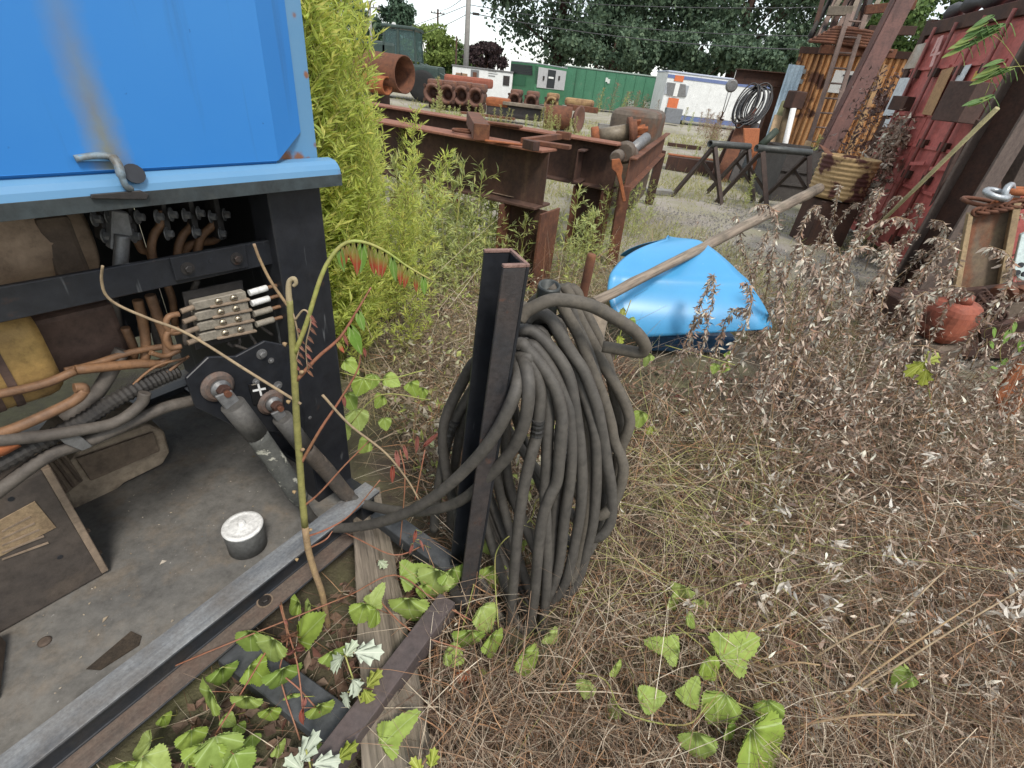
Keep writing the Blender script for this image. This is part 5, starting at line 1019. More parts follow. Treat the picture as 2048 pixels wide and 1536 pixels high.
for x, y in ((2040, 530), (2047, 548), (2033, 545)): MB().lathe(AT(x, y, 3.38), V((0, -1, .2)), [(0, .018), (.012, .018)], 14).build('hole_rim', blackp, sb_)
MB().hexa(gz(1890, 640, 3.5), V((1.3, .2, 0)), V((-.15, .7, 0)), ZZ * .3).build('lower_frame', rust_d, sb_, .01)
MB().bar(AT(1880, 592, 3.35), AT(2080, 570, 3.35), .05, .06).build('cross_bar', rust_d, sb_)
# chain and shackles on top
chn = thing('chain_pile', 'rusty chain with two galvanised shackles heaped on the scrap machine', 'chain', AT(2000, 415, 3.6))
def link(c, ax, b, r_, L, th, mat, nm='link'):
    ax, b = V(ax).normalized(), V(b).normalized(); b = (b - ax * b.dot(ax)).normalized()
    MB().tube([c + ax * (math.cos(t) * L) + b * (math.sin(t) * r_) for t in np.linspace(0, 2 * math.pi, 17)[:-1]], th, 7, closed=True).build(nm, mat, chn)
for i in range(13):
    c = AT(1958 + i * 8, 424 - i * 1.5 + (i % 2) * 2, 3.56); link(c, (1, .2 * math.sin(i), .1), (0, 1, 0) if i % 2 else (0, .1, 1), .026, .042, .011, rust)
for i in range(9): c = AT(1985 + i * 9, 412 - i, 3.65); link(c, (1, .3 * math.sin(i * 2), 0), (0, .6, 1) if i % 2 else (0, 1, -.2), .028, .045, .012, rust_o)
link(AT(1993, 388, 3.58), (1, .1, 0), (0, 1, .3), .055, .07, .02, galv, 'shackle'); link(AT(2016, 386, 3.6), (.8, .6, 0), (0, .3, 1), .05, .07, .02, galv, 'shackle'); link(AT(2036, 382, 3.62), (1, .2, .1), (0, 1, 0), .05, .08, .022, rust_o, 'shackle')
link(AT(1965, 405, 3.7), (1, .4, 0), (0, 1, .1), .1, .16, .014, rust, 'link')
# rounded rusty casting, spring, plates
rcp = AT(1898, 640, 3.1); rcq = V((rcp.x, rcp.y, 0)); hc_ = thing('pump_casting', 'rounded red-brown casting in the weeds before the scrap machine', 'casting', rcq)
MB().box(rcp + ZZ * .0, (.3, .26, .3), rz=.4).build('housing', rust_p, hc_, .125, 6); MB().box(V((rcp.x, rcp.y, rcp.z / 2 - .07)), (.26, .24, max(rcp.z - .15, .05)), rz=.4).build('foot', pm('casting_foot', (.16, .12, .09), (.1, .08, .06), rough=.8), hc_, .02)
MB().lathe(rcp + V((-.03, -.02, .14)), ZZ, [(0, .07), (.05, .06), (.06, 0)], 18).build('neck', rust_p, hc_)
sp_ = thing('coil_spring', 'row of dark rusty coils beside the red-brown casting', 'spring', AT(1985, 640, 3.25)); P = [AT(1962 + 46 * t, 592 + 52 * t, 3.2) + V((0, 0, 0)) for t in np.linspace(0, 1, 90)]
MB().tube([p + V((.05 * math.cos(i * .62), .03, .05 * math.sin(i * .62))) for i, p in enumerate(P)], .009, 6).build('coils', rust_d, sp_); MB().tube([P[0] + V((0, .03, 0)), P[-1] + V((0, .03, 0))], .012, 6).build('core_rod', rust_d, sp_)
for i, (pts, mt, lb) in enumerate((([(2003, 628), (2030, 606), (2060, 602), (2050, 626), (2015, 640)], MATS['casting_foot'], 'flat brown plate on the scrap machine frame'), ([(2020, 592), (2048, 570), (2070, 580), (2050, 596)], rust_p, 'small reddish plate above the flat brown one'),
        ([(1990, 790), (2060, 700), (2080, 760), (2010, 860)], rust_o, 'orange rusted sheet at the right edge of the weeds'), ([(1960, 660), (2060, 640), (2070, 715), (1965, 712)], rust_d, 'dark plate leaning under the scrap machine'))):
    Y = (3.25, 3.4, 2.6, 3.05)[i]; P = [AT(x, y, Y) for x, y in pts]; tag(MB().prism(P, V((.01, .03, -.01))).build('rusty_plate', mt, None, .004, loc=P[0]), lb, 'plate')
for i, (x, y, r_) in enumerate(((2010, 590, .05), (2032, 590, .055), (1990, 585, .035))): c = AT(x, y, 3.3); tag(MB().tube(smooth_path([c, c + V((.06, .03, .02)), c + V((.13, .0, .0))], 4), r_, 10).build('pipe_elbow', rust, None, loc=c), ['short rusty elbow on the frame, beside the flat plate', 'thick rusty elbow on the frame nearest the picture edge', 'thin rusty elbow on the frame above the coils'][i], 'elbow')
# (vegetation) 
# ================================================================ leaves near the camera
def veinmat(name, cols, vein, trans=.4, veins=(0, 48, -48, 100, -100), tipcol=None):
    m = bpy.data.materials.new(name); m.use_nodes = True; t = m.node_tree; b = t.nodes['Principled BSDF']
    co = _n(t, 'ShaderNodeTexCoord').outputs['Object']; sp = _n(t, 'ShaderNodeSeparateXYZ'); t.links.new(co, sp.inputs[0])
    def mth(op, a, b_=None, c=None):
        n = _n(t, 'ShaderNodeMath', operation=op)
        for i, q in enumerate((a, b_, c)):
            if q is None: continue
            if isinstance(q, (int, float)): n.inputs[i].default_value = q
            else: t.links.new(q, n.inputs[i])
        return n.outputs[0]
    x, y = sp.outputs[0], sp.outputs[1]; best = None
    for a in veins:
        a = R(a); d = mth('ABSOLUTE', mth('SUBTRACT', mth('MULTIPLY', x, math.sin(a)), mth('MULTIPLY', y, math.cos(a))))
        al = mth('ADD', mth('MULTIPLY', x, math.cos(a)), mth('MULTIPLY', y, math.sin(a)))
        d = mth('ADD', d, mth('MULTIPLY', mth('LESS_THAN', al, 0.0), 9.0)); best = d if best is None else mth('MINIMUM', best, d)
    oi = _n(t, 'ShaderNodeObjectInfo'); k = len(cols)
    c = _ramp(t, oi.outputs['Random'], [(i / max(k - 1, 1), q) for i, q in enumerate(cols)])
    c = _mix(t, _ramp(t, _noise(t, co, 5, 5), [(.35, 0.0), (.75, .5)]), c, tuple(q * .6 for q in cols[0]))
    if tipcol: c = _mix(t, _ramp(t, mth('ADD', x, mth('MULTIPLY', _noise(t, co, 4), .35)), [(.55, 0.0), (.8, 1.0)]), c, tipcol)
    c = _mix(t, _ramp(t, best, [(.006, .75), (.022, 0.0)]), c, vein)
    t.links.new(c, b.inputs['Base Color']); b.inputs['Roughness'].default_value = .5; b.inputs['Specular IOR Level'].default_value = .3
    tr = _n(t, 'ShaderNodeBsdfTranslucent'); mx_ = _n(t, 'ShaderNodeMixShader'); mx_.inputs[0].default_value = trans
    t.links.new(c, tr.inputs[0]); t.links.new(b.outputs[0], mx_.inputs[1]); t.links.new(tr.outputs[0], mx_.inputs[2]); t.links.new(mx_.outputs[0], t.nodes['Material Output'].inputs[0]); return m
def leafmesh(name, outline, mat, pucker, curl, rings=(.4, .72, 1.0)):
    """fan from the stalk point (0,0); outline in the xy plane, +x to the tip"""
    n = len(outline); v = [(0, 0, 0)]; f = []
    for r_ in rings:
        for x, y in outline:
            a = math.atan2(y, x + .02); d = math.hypot(x, y) * r_
            z = pucker * d * (abs(math.sin(a * 1.9)) - .3) - curl * d * d * (.4 + .6 * math.cos(a)) + .04 * d * math.sin(9 * a + 2)
            v.append((x * r_, y * r_, z))
    f += [(0, 1 + i, 1 + (i + 1) % n) for i in range(n)]
    for k in range(len(rings) - 1):
        b = 1 + k * n; f += [(b + i, b + n + i, b + n + (i + 1) % n, b + (i + 1) % n) for i in range(n)]
    me = bpy.data.meshes.new(name); me.from_pydata(v, [], f); me.polygons.foreach_set('use_smooth', [True] * len(f)); me.materials.append(mat); return me
def grape_outline(lobe=.16, tooth=.05, seed=0):
    g = random.Random(seed); o = []; n = 60
    for i in range(n):
        a = -math.pi + .22 + (2 * math.pi - .44) * i / (n - 1); r_ = .53 + .16 * max(0, 1 - abs(a) * 2.6) + lobe * math.cos(3 * a) * (1 if abs(a) < 2.2 else .4) + .09 * math.cos(a) + (tooth if i % 2 else -tooth * .5) * g.uniform(.6, 1.3)
        o.append((.42 + r_ * math.cos(a) * .98, r_ * math.sin(a) * 1.02))
    return [(0.04, 0.0)] + [p for p in o]
def lance_outline(w_=.16, tooth=0.0):
    up_ = [(t, w_ * math.sin(math.pi * t ** .75) ** .9 + (tooth if i % 2 else 0)) for i, t in enumerate(np.linspace(.02, .98, 12))]
    return [(0, 0)] + up_ + [(1, 0)] + [(x, -y) for x, y in up_[::-1]]
def cut_outline():   # deeply cut mugwort leaf
    o = []
    for x, y in ((0, .03), (.2, .12), (.28, .32), (.36, .2), (.46, .24), (.6, .4), (.64, .22), (.75, .18), (.87, .25), (.88, .1)): o.append((x, y))
    return o + [(1.0, 0)] + [(x, -y) for x, y in o[::-1]]
GREENS = [(.32, .44, .08), (.42, .55, .13), (.25, .37, .08), (.5, .6, .2), (.36, .48, .11)]
gm_ = veinmat('vine_leaf', GREENS, (.48, .6, .26)); pm_ = veinmat('pale_leaf', [(.62, .68, .55), (.55, .62, .48), (.5, .58, .38)], (.72, .76, .62), .3); yg_ = veinmat('lime_leaf', [(.4, .44, .07), (.34, .42, .07), (.44, .44, .12)], (.6, .66, .2))
rg_ = veinmat('sumac_leaflet', [(.24, .3, .06), (.3, .3, .07), (.34, .17, .06)], (.4, .3, .14), .4, (0, 22, -22), (.42, .09, .045)); gl_ = veinmat('sumac_green_leaflet', [(.2, .36, .06), (.25, .42, .1)], (.4, .5, .2), .4, (0, 22, -22)); rd_ = veinmat('red_leaf', [(.38, .1, .07), (.36, .13, .1), (.46, .2, .17)], (.5, .2, .15), .3, (0,))
dryl = veinmat('withered_leaf', [(.3, .15, .09), (.36, .2, .15), (.2, .1, .07), (.42, .14, .13)], (.42, .25, .18), .2, (0, 30, -30))
ME_G = [leafmesh('vine_leaf', grape_outline(.05 + .035 * i, .036, i), gm_, .14, .02 + .12 * i) for i in range(4)]
ME_P = [leafmesh('pale_leaf', cut_outline(), pm_, .1, .2 + .15 * i) for i in range(2)]; ME_Y = [leafmesh('lime_leaf', cut_outline(), yg_, .1, .25)]
ME_R = [leafmesh('leaflet', lance_outline(.15), rg_, .1, .12), leafmesh('leaflet', lance_outline(.13), rg_, .1, .3)]; ME_S = [leafmesh('leaflet', lance_outline(.17), gl_, .15, .2)]; ME_T = [leafmesh('leaflet', lance_outline(.22), veinmat('heaven_leaflet', [(.13, .24, .08), (.18, .3, .1), (.3, .36, .1)], (.3, .4, .18), .4, (0, 22, -22)), .15, .2)]; ME_RD = [leafmesh('red_leaf', lance_outline(.1), rd_, .3, .3)]
ME_D = [leafmesh('withered_leaf', grape_outline(.1, .06, 9 + i), dryl, .6, .9 + .5 * i) for i in range(2)] + [leafmesh('withered_leaf', lance_outline(.16), dryl, .6, .7)]
lr = random.Random(21)
def leaf(par, me, p, size, head, nrm=(0, 0, 1), name='leaf'):
    """p stalk end, head direction of the tip, nrm rough facing"""
    h = V(head).normalized(); n = V(nrm); n = (n - h * n.dot(h)); n = n.normalized() if n.length > 1e-4 else h.orthogonal(); s_ = n.cross(h)
    m = Matrix((h, s_, n)).transposed().to_4x4(); m.translation = V(p) - ORG[par]
    ob = bpy.data.objects.new(name, me); COL.objects.link(ob); ob.parent = par; ob.matrix_local = m @ Matrix.Diagonal((size, size * lr.uniform(.92, 1.08), size, 1)); ORG[ob] = ORG[par]; return ob
stem_g = pm('green_stem', (.26, .32, .07), (.32, .26, .1), rough=.6, vs=12, bump=.05); stem_r = pm('red_stem', (.3, .11, .07), (.24, .13, .07), rough=.55, vs=12, bump=.05); stem_d = pm('dead_stem', (.34, .26, .16), (.22, .16, .1), rough=.8, vs=15, bump=.1); stem_b = pm('bark_stem', (.24, .16, .1), (.34, .24, .12), rough=.8, vs=20, bump=.2)
camn = lambda p: (CAM - V(p)).normalized()
# ---------------------------------------------------------------- sumac sapling
sb0 = G(657, 1258); sap = thing('sumac_sapling', 'young sumac sapling with yellow-green stem in front of the machine corner post', 'sapling', sb0)
SP = [(657, 1258, .81), (645, 1190, .82), (628, 1140, .825), (615, 1090, .83), (606, 1010, .835), (600, 930, .84), (594, 850, .84), (590, 770, .84), (586, 700, .84), (582, 640, .84), (579, 600, .84)]
P = smooth_path([sb0 - ZZ * .02] + [AT(*q) for q in SP[1:]], 4); cutk = 14
MB().tube(P[:cutk + 1], [.009] * (cutk + 1), 9).build('lower_stem', stem_b, sap)
MB().tube(P[cutk:], list(np.linspace(.009, .0062, len(P) - cutk)), 9).build('upper_stem', pm('yellow_stem', (.27, .255, .08), (.2, .19, .07), rough=.65, vs=10, bump=.05), sap)
for i, (x, y) in enumerate(((603, 1120), (612, 1060), (598, 985), (596, 900), (587, 805), (594, 745), (580, 690))): MB().lathe(AT(x + (7 if i % 2 else -7), y, .84 - .003), V((1 if i % 2 else -1, 0, .5)), [(0, .005), (.006, .004), (.009, 0.001)], 7).build('bud', stem_b, sap)
tipP = smooth_path([AT(x, y, .84) for x, y in ((579, 605), (577, 580), (579, 563), (588, 557), (592, 566), (587, 572))], 5); MB().tube(tipP, [.0062 - .003 * i / len(tipP) for i in range(len(tipP))], 8).build('curled_tip', pm('fuzzy_tip', (.4, .33, .2), (.3, .24, .15), rough=.9), sap)
def twig(pts, r0, r1, mat, Y=.84, par=sap, name='branch'):
    Ys = Y if hasattr(Y, '__len__') else [Y] * len(pts); P = smooth_path([AT(x, y, q) for (x, y), q in zip(pts, Ys)], 6); MB().tube(P, list(np.linspace(r0, r1, len(P))), 7).build(name, mat, par); return P
F1 = twig(((590, 705), (612, 650), (640, 560), (662, 515), (690, 487), (725, 484), (770, 502), (815, 533), (862, 560)), .0052, .0018, stem_g, [.84, .84, .85, .86, .87, .88, .9, .92, .94])
for i in range(22, 48):
    if i % 2: continue
    p = F1[i]; t_ = (i - 22) / 26; sz = .075 * (1 - .45 * t_) if i > 26 else .05
    leaf(sap, ME_R[i % 2] if (i // 2) % 4 != 3 else ME_S[0], p, sz, V((.1 * math.sin(i), -.1, -1)), camn(p) + V((lr.uniform(-.8, .8), 0, 0)), 'leaflet')
F2 = twig(((594, 760), (635, 715), (680, 675), (715, 620), (742, 575)), .0045, .0016, stem_r, [.84, .85, .86, .87, .88])
for i, (q, sz, me) in enumerate(((11, .03, ME_R[0]), (15, .075, ME_S[0]), (15, .06, ME_S[0]), (18, .05, ME_S[0]), (13, .035, ME_RD[0]))): leaf(sap, me, F2[q], sz, V((.35 if i % 2 else .5, -.1, -.8 - .2 * i)), camn(F2[q]), 'leaflet')
leaf(sap, ME_RD[0], AT(728, 695, .865), .03, V((.1, 0, -1)), camn(F2[15]), 'leaflet')
F3 = twig(((600, 930), (640, 860), (680, 800), (715, 740), (722, 700)), .0042, .0012, stem_r, [.84, .85, .87, .88, .89])
leaf(sap, ME_RD[0], F3[13], .045, V((.05, 0, -1)), camn(F3[13]), 'leaflet')
twig(((582, 620), (560, 590), (540, 560), (520, 520), (508, 488)), .0032, .0026, stem_b, [.84, .835, .83, .825, .82], name='bare_stalk')
twig(((602, 808), (500, 745), (380, 670), (300, 638), (240, 612), (212, 590), (203, 560), (205, 532)), .0034, .0022, stem_d, [.84, .83, .82, .8, .79, .78, .775, .77], name='dead_stalk')
twig(((645, 790), (700, 850), (770, 905), (815, 960), (838, 1000)), .0032, .0022, stem_d, [.85, .86, .87, .88, .88], name='dead_stalk')
for pts in (((604, 1015), (640, 985), (690, 930), (740, 880)), ((608, 1075), (650, 1060), (700, 1030), (760, 960)), ((610, 1100), (650, 1080), (665, 1062))): twig(pts, .003, .0014, stem_r, [.835, .84, .86, .88][:len(pts)], name='side_shoot')
for pts in (((579, 612), (590, 640), (598, 690), (590, 730)), ((590, 640), (608, 620), (622, 640), (612, 690), (615, 740))):
    P = twig(pts, .0022, .0012, stem_d, name='withered_frond')
    for i in range(8, len(P), 2): leaf(sap, ME_D[2], P[i], .018, V((.6 * (-1) ** i, -.2, -.6)), camn(P[i]), 'withered_leaf')
# ---------------------------------------------------------------- vines
def vine(name, label, cat, root, stems, leaves, r_=.0022, mat=None, group=None):
    t = thing(name, label, cat, root, group)
    for s_ in stems: MB().tube(smooth_path([AT(*q) if q[2] > .7 else G(*q) for q in s_], 5), r_, 5).build('stem', mat or stem_r, t)
    for q in leaves:
        x, y, spx, z = q[:4]; mes = q[4] if len(q) > 4 else ME_G; p = G(x, y, z); k = px(p); sz = spx * k * .76
        ang = q[5] if len(q) > 5 else lr.uniform(-2.6, -.5)
        h = RT * math.cos(ang) + (UP * .75 + V((0, 0, .3))) * math.sin(ang) + V((0, 0, -.15)); n = camn(p) * 1.2 + ZZ * .75 + V((lr.uniform(-.5, .5), lr.uniform(-.5, .5), 0))
        c = p - h.normalized() * sz * .45
        leaf(t, mes[lr.randrange(len(mes))], c, sz, h, n)
        MB().tube(smooth_path([c, c - ZZ * .03 + V((lr.uniform(-.02, .02), .015, 0)), c + V((lr.uniform(-.04, .04), .04, -min(c.z, .09)))], 3), .0011, 4).build('stalk', stem_r if lr.random() < .5 else stem_g, t)
    return t
vine('grape_vine', 'bright green vine spreading in the gap between base channel and timber', 'vine', G(520, 1400), [((600, 1480, .05), (560, 1350, .12), (575, 1280, .16), (560, 1210, .2)), ((540, 1290, .14), (480, 1390, .12), (430, 1470, .1)), ((640, 1425, .1), (600, 1380, .13), (565, 1350, .15)), ((330, 1340, .1), (450, 1290, .14), (700, 1190, .15))],
     [(410, 1405, 92, .12, ME_G, -2.2), (490, 1412, 70, .11), (565, 1360, 86, .16, ME_G, -1.7), (617, 1262, 84, .17, ME_G, .9), (540, 1300, 84, .17, ME_G, -2.0), (500, 1282, 70, .12), (447, 1352, 62, .12, ME_G, -1.5), (642, 1428, 66, .1, ME_G, -1.4), (588, 1213, 46, .13), (612, 1215, 36, .14), (515, 1345, 64, .12), (288, 1492, 62, .1), (383, 1478, 70, .12, ME_G), (440, 1500, 100, .14, ME_G, -1.4), (408, 1512, 90, .13), (475, 1530, 80, .13), (305, 1530, 78, .13, ME_G, -.8), (250, 1540, 60, .1), (540, 1430, 46, .07), (585, 1400, 40, .07), (365, 1540, 60, .12), (505, 1480, 40, .05), (560, 1500, 36, .05), (455, 1440, 34, .05), (330, 1440, 34, .04), (640, 1500, 40, .05), (410, 1545, 60, .1), (480, 1455, 30, .04)])
vine('grape_vine', 'green vine running over the timber sleeper toward the post foot', 'vine', G(800, 1250), [((700, 1190, .15), (790, 1150, .18), (870, 1200, .16), (960, 1250, .12)), ((740, 1180, .17), (820, 1260, .16), (930, 1300, .12)), ((640, 1040, .2), (720, 1080, .19), (790, 1110, .18), (850, 1090, .16))],
     [(724, 1225, 66, .17, ME_G, -1.9), (748, 1200, 44, .18, ME_G, 1.2), (748, 1232, 50, .17), (817, 1222, 88, .17, ME_G, -1.5), (868, 1165, 90, .18, ME_G, -1.9), (906, 1158, 66, .19, ME_G, -1.3), (820, 1148, 62, .17, ME_G, .4), (880, 1225, 36, .14), (848, 1180, 40, .15), (765, 1128, 34, .15, ME_P), (780, 1472, 82, .15, ME_G, 1.0), (690, 1492, 72, .12, ME_G, -1.5), (775, 1490, 50, .12)])
vine('grape_vine', 'torn yellow-green vine leaves climbing round the steel post foot', 'vine', G(960, 1300), [((905, 1330, .06), (940, 1200, .12), (965, 1100, .2), (985, 1040, .27)), ((1000, 1290, .08), (990, 1150, .2), (1000, 1090, .27), (1060, 1040, .3), (1075, 1000, .35), (1120, 985, .37)), ((1060, 1040, .3), (1100, 1075, .27), (1140, 1095, .25)), ((985, 1100, .22), (1030, 1180, .1), (1070, 1230, .05))],
     [(985, 1152, 66, .14, ME_G, -1.4), (940, 1075, 44, .16, ME_G, 2.8), (975, 1090, 50, .18, ME_G, -.9), (935, 1282, 76, .12, ME_G, -1.8), (988, 1288, 64, .11, ME_G, -1.2), (970, 1232, 66, .13), (1056, 1322, 72, .1, ME_G, -1.1), (1104, 1276, 44, .12, ME_G, -.8), (1038, 1092, 40, .14, ME_G, -1.4), (1000, 1060, 56, .16, ME_G, -1.6), (905, 1310, 50, .1), (965, 1348, 40, .07, ME_Y), (945, 1040, 50, .12, ME_D), (990, 1030, 50, .14, ME_D)], mat=stem_g)
vine('grape_vine', 'light green vine with toothed leaves creeping over the dry foreground stems', 'vine', G(1420, 1400), [((1150, 1345, .12), (1210, 1360, .14), (1250, 1425, .13), (1370, 1450, .14), (1420, 1400, .17)), ((1345, 1245, .14), (1420, 1310, .17), (1460, 1400, .17), (1580, 1520, .16)), ((1460, 1400, .17), (1530, 1430, .16))],
     [(1396, 1490, 92, .16, ME_G, -1.3), (1298, 1398, 62, .16, ME_G, .3), (1378, 1392, 58, .16, ME_G, 1.2), (1440, 1412, 84, .17, ME_G, -1.9), (1340, 1296, 62, .16, ME_G, 2.6), (1466, 1300, 92, .19, ME_G, .7), (1380, 1240, 38, .16), (1418, 1335, 60, .17, ME_G, -1.0), (1527, 1492, 150, .17, ME_G, -.8), (1538, 1420, 72, .17, ME_G, -1.2), (1172, 1375, 50, .13, ME_G, -1.6), (1235, 1342, 44, .14, ME_G, -1.0), (1226, 1420, 40, .1), (1362, 1186, 50, .12), (1400, 1210, 40, .11), (1350, 1205, 44, .12), (1462, 1465, 44, .15), (1808, 1355, 50, .14, ME_G, -2.3), (1822, 1350, 40, .14, ME_G, -.3)], mat=stem_g)
vine('mugwort_shoot', 'whitish mugwort shoot with deeply cut leaves over the rusty brace bar', 'plant', G(700, 1430), [((735, 1450, .1), (720, 1400, .17), (700, 1340, .22), (690, 1310, .24))],
     [(672, 1325, 66, .24, ME_P, -2.5), (735, 1305, 76, .25, ME_P, .1), (712, 1375, 60, .22, ME_P, -1.2), (690, 1400, 58, .2, ME_P, -1.9), (700, 1300, 50, .25, ME_P, 1.0), (735, 1395, 62, .19, ME_Y, -1.2), (745, 1360, 56, .2, ME_Y, 1.0), (667, 1318, 56, .2, ME_G, -1.4)], mat=stem_g)
vine('mugwort_shoot', 'pale mugwort shoot at the bottom edge beside the brace bar', 'plant', G(640, 1530), [((625, 1560, .1), (620, 1530, .18), (612, 1500, .22))], [(612, 1500, 80, .22, ME_P, 1.2), (650, 1525, 70, .2, ME_P, .3), (690, 1505, 66, .2, ME_Y, .9), (590, 1530, 60, .18, ME_P, 2.4), (865, 1520, 50, .2, ME_Y, 1.4), (835, 1535, 50, .2, ME_Y, 2.0)], mat=stem_g)
vine('lime_weed', 'lime yellow leafy weed standing in the dead stems before the rusty casting', 'plant', G(1850, 800), [((1865, 820, 2.3), (1855, 770, 2.3), (1845, 740, 2.3))], [(1832, 735, 56, .5, ME_Y, -2.6), (1865, 715, 52, .54, ME_Y, .7), (1850, 755, 50, .48, ME_Y, -1.5)], mat=stem_g)
vine('poke_weed', 'light green leaves pushing up by the scrap machine frame', 'plant', G(2000, 760), [((2010, 760, 2.7), (2000, 700, 2.7), (2020, 670, 2.7))], [(1990, 665, 36, .55, ME_S), (2015, 672, 40, .55, ME_S), (2030, 655, 36, .58, ME_S), (2042, 690, 40, .52, ME_S, -1.5), (1985, 690, 30, .5, ME_S), (1990, 735, 30, .4, ME_S, .2), (2008, 725, 30, .4, ME_S)], mat=stem_g)
vine('virginia_creeper', 'green creeper shoots hanging beside the blue drum and cable coil', 'vine', G(1270, 760), [((1230, 720, 1.9), (1245, 650, 1.9), (1262, 600, 1.92)), ((1330, 690, 2.2), (1400, 710, 2.1), (1470, 730, 2.05))], [(1245, 625, 30, .6, ME_Y), (1262, 645, 26, .55, ME_G), (1240, 680, 30, .45, ME_Y), (1295, 715, 28, .4, ME_G), (1458, 710, 22, .42, ME_G), (1430, 735, 24, .38, ME_G), (1450, 735, 22, .38, ME_G), (1245, 815, 34, .3, ME_G), (1280, 835, 40, .25, ME_G), (1255, 860, 30, .22, ME_G), (1300, 860, 28, .2, ME_Y)], mat=stem_g)
vine('creeper', 'trailing green creeper on the dead weeds right of the corner post', 'vine', G(760, 850), [((680, 745, 1.35), (760, 760, 1.35), (850, 740, 1.4)), ((700, 850, 1.3), (760, 790, 1.32), (860, 800, 1.35))], [(722, 770, 44, .5, ME_G), (745, 760, 36, .5, ME_G), (780, 760, 40, .5, ME_G, -.4), (825, 775, 36, .48, ME_G), (700, 800, 44, .4, ME_G), (715, 835, 50, .36, ME_G, -1.4), (690, 860, 40, .3, ME_G), (760, 800, 36, .4, ME_G), (845, 785, 30, .45, ME_G), (700, 730, 40, .55, ME_G), (730, 890, 40, .25, ME_G), (770, 845, 30, .3, ME_G)], mat=stem_g)
vine('withered_weed', 'withered red leaf clusters drooping over the loose cables', 'plant', G(830, 1080), [((800, 1090, 1.0), (810, 960, 1.05), (800, 900, 1.08)), ((830, 1000, 1.02), (850, 900, 1.08)), ((608, 1440, .14), (595, 1330, .19), (575, 1260, .2), (562, 1205, .2))], [(795, 920, 60, .32, ME_RD, -1.4), (812, 905, 50, .34, ME_RD, -1.2), (835, 890, 56, .35, ME_RD, -1.5), (860, 880, 60, .36, ME_RD, .9), (785, 950, 60, .28, ME_RD, -1.6), (830, 1075, 50, .22, ME_RD, -1.7), (822, 1100, 44, .2, ME_RD, -1.9), (845, 1090, 40, .2, ME_RD, -1.0), (600, 1440, 90, .15, ME_RD, -1.9), (608, 1410, 60, .17, ME_RD, -1.7), (572, 1250, 40, .2, ME_RD, -1.6), (583, 1280, 36, .2, ME_D, -1.4), (592, 1310, 40, .2, ME_D, -1.4)], mat=stem_r)
vine('tree_of_heaven', 'tree-of-heaven sprays hanging before the red container', 'branch', RB + V((-.3, -.4, 0)), [((2080, 200, 4.6), (2010, 90, 4.6), (1960, 60, 4.6)), ((2090, 130, 4.5), (2000, 140, 4.5), (1970, 190, 4.5))],
     [], mat=stem_g)
th_ = [o for o in ORG if o.name == 'tree_of_heaven'][0]
for (x0, y0, x1, y1, n_) in ((1990, 30, 1915, 110, 12), (2000, 60, 1935, 90, 9), (2010, 120, 1975, 165, 8), (2030, 135, 1985, 140, 9), (1990, 190, 1955, 205, 6), (1975, 55, 2025, 45, 8)):
    for i in range(n_):
        t_ = i / n_; p = AT(x0 + (x1 - x0) * t_, y0 + (y1 - y0) * t_, 4.5); leaf(th_, ME_T[0], p, .13, V((1 if i % 2 else -1, .1, -.25 - .4 * lr.random())), camn(p) * .6 + ZZ, 'leaflet')
# ================================================================ masses of weeds
def unit(a): return a / np.maximum(np.linalg.norm(a, axis=1, keepdims=True), 1e-9)
def rnd(lo, hi, n): return RNG.uniform(lo, hi, n)
def ribbons(P, D, B, H, W, seg=3):
    """P base, D start direction, B bend, H length, W width"""
    n = len(P); t = np.linspace(0, 1, seg + 1); D = unit(D); S = unit(np.cross(D, RNG.normal(size=(n, 3)))); v = np.zeros((n, seg + 1, 2, 3))
    for i, q in enumerate(t):
        c = P + D * (H * q)[:, None] + B * (H * q * q)[:, None]; w = (W * (1 - .75 * q))[:, None]; v[:, i, 0] = c - S * w; v[:, i, 1] = c + S * w
    b = (np.arange(n) * (seg + 1) * 2)[:, None]; f = np.concatenate([b + np.array([[2 * i, 2 * i + 1, 2 * i + 3, 2 * i + 2]]) for i in range(seg)], 1).reshape(-1, 4)
    v[..., 2] = np.maximum(v[..., 2], -.015); return v.reshape(-1, 3), f
def leafs(P, D, N, L, W, fold=.25, curl=.3):
    n = len(P); D = unit(D); S = unit(np.cross(D, N)); N = np.cross(S, D); L, W = L[:, None], W[:, None]
    v = np.zeros((n, 5, 3)); v[:, 0] = P; m = P + D * L * .45; v[:, 1] = m - S * W; v[:, 2] = m + S * W; v[:, 3] = m - N * W * fold * 2; v[:, 4] = P + D * L * (1 - curl * .3) - N * L * curl
    b = (np.arange(n) * 5)[:, None]; f = np.concatenate([b + np.array([[0, 2, 3, 1]]), b + np.array([[1, 3, 2, 4]])], 1).reshape(-1, 4); return v.reshape(-1, 3), f
WPROF = np.array([.18, 1.0, .85, .5, .04])
def curls(P, D, L, W, k=1.0):
    n = len(P); D = unit(D); S = unit(np.cross(D, RNG.normal(size=(n, 3)))); N = np.cross(S, D); cu = rnd(-.3, 1.2, n) * k; v = np.zeros((n, 5, 2, 3)); tw = rnd(-.9, .9, n)
    for i in range(5):
        q = i / 4; a = (cu * q * 1.6)[:, None]; c = P + (D * np.cos(a * .5) + N * np.sin(a * .5)) * (L * q)[:, None]; s2 = S * np.cos(tw * q)[:, None] + N * np.sin(tw * q)[:, None]; w = (W * WPROF[i])[:, None]; v[:, i, 0] = c - s2 * w; v[:, i, 1] = c + s2 * w
    b = (np.arange(n) * 10)[:, None]; f = np.concatenate([b + np.array([[2 * i, 2 * i + 1, 2 * i + 3, 2 * i + 2]]) for i in range(4)], 1).reshape(-1, 4); return v.reshape(-1, 3), f
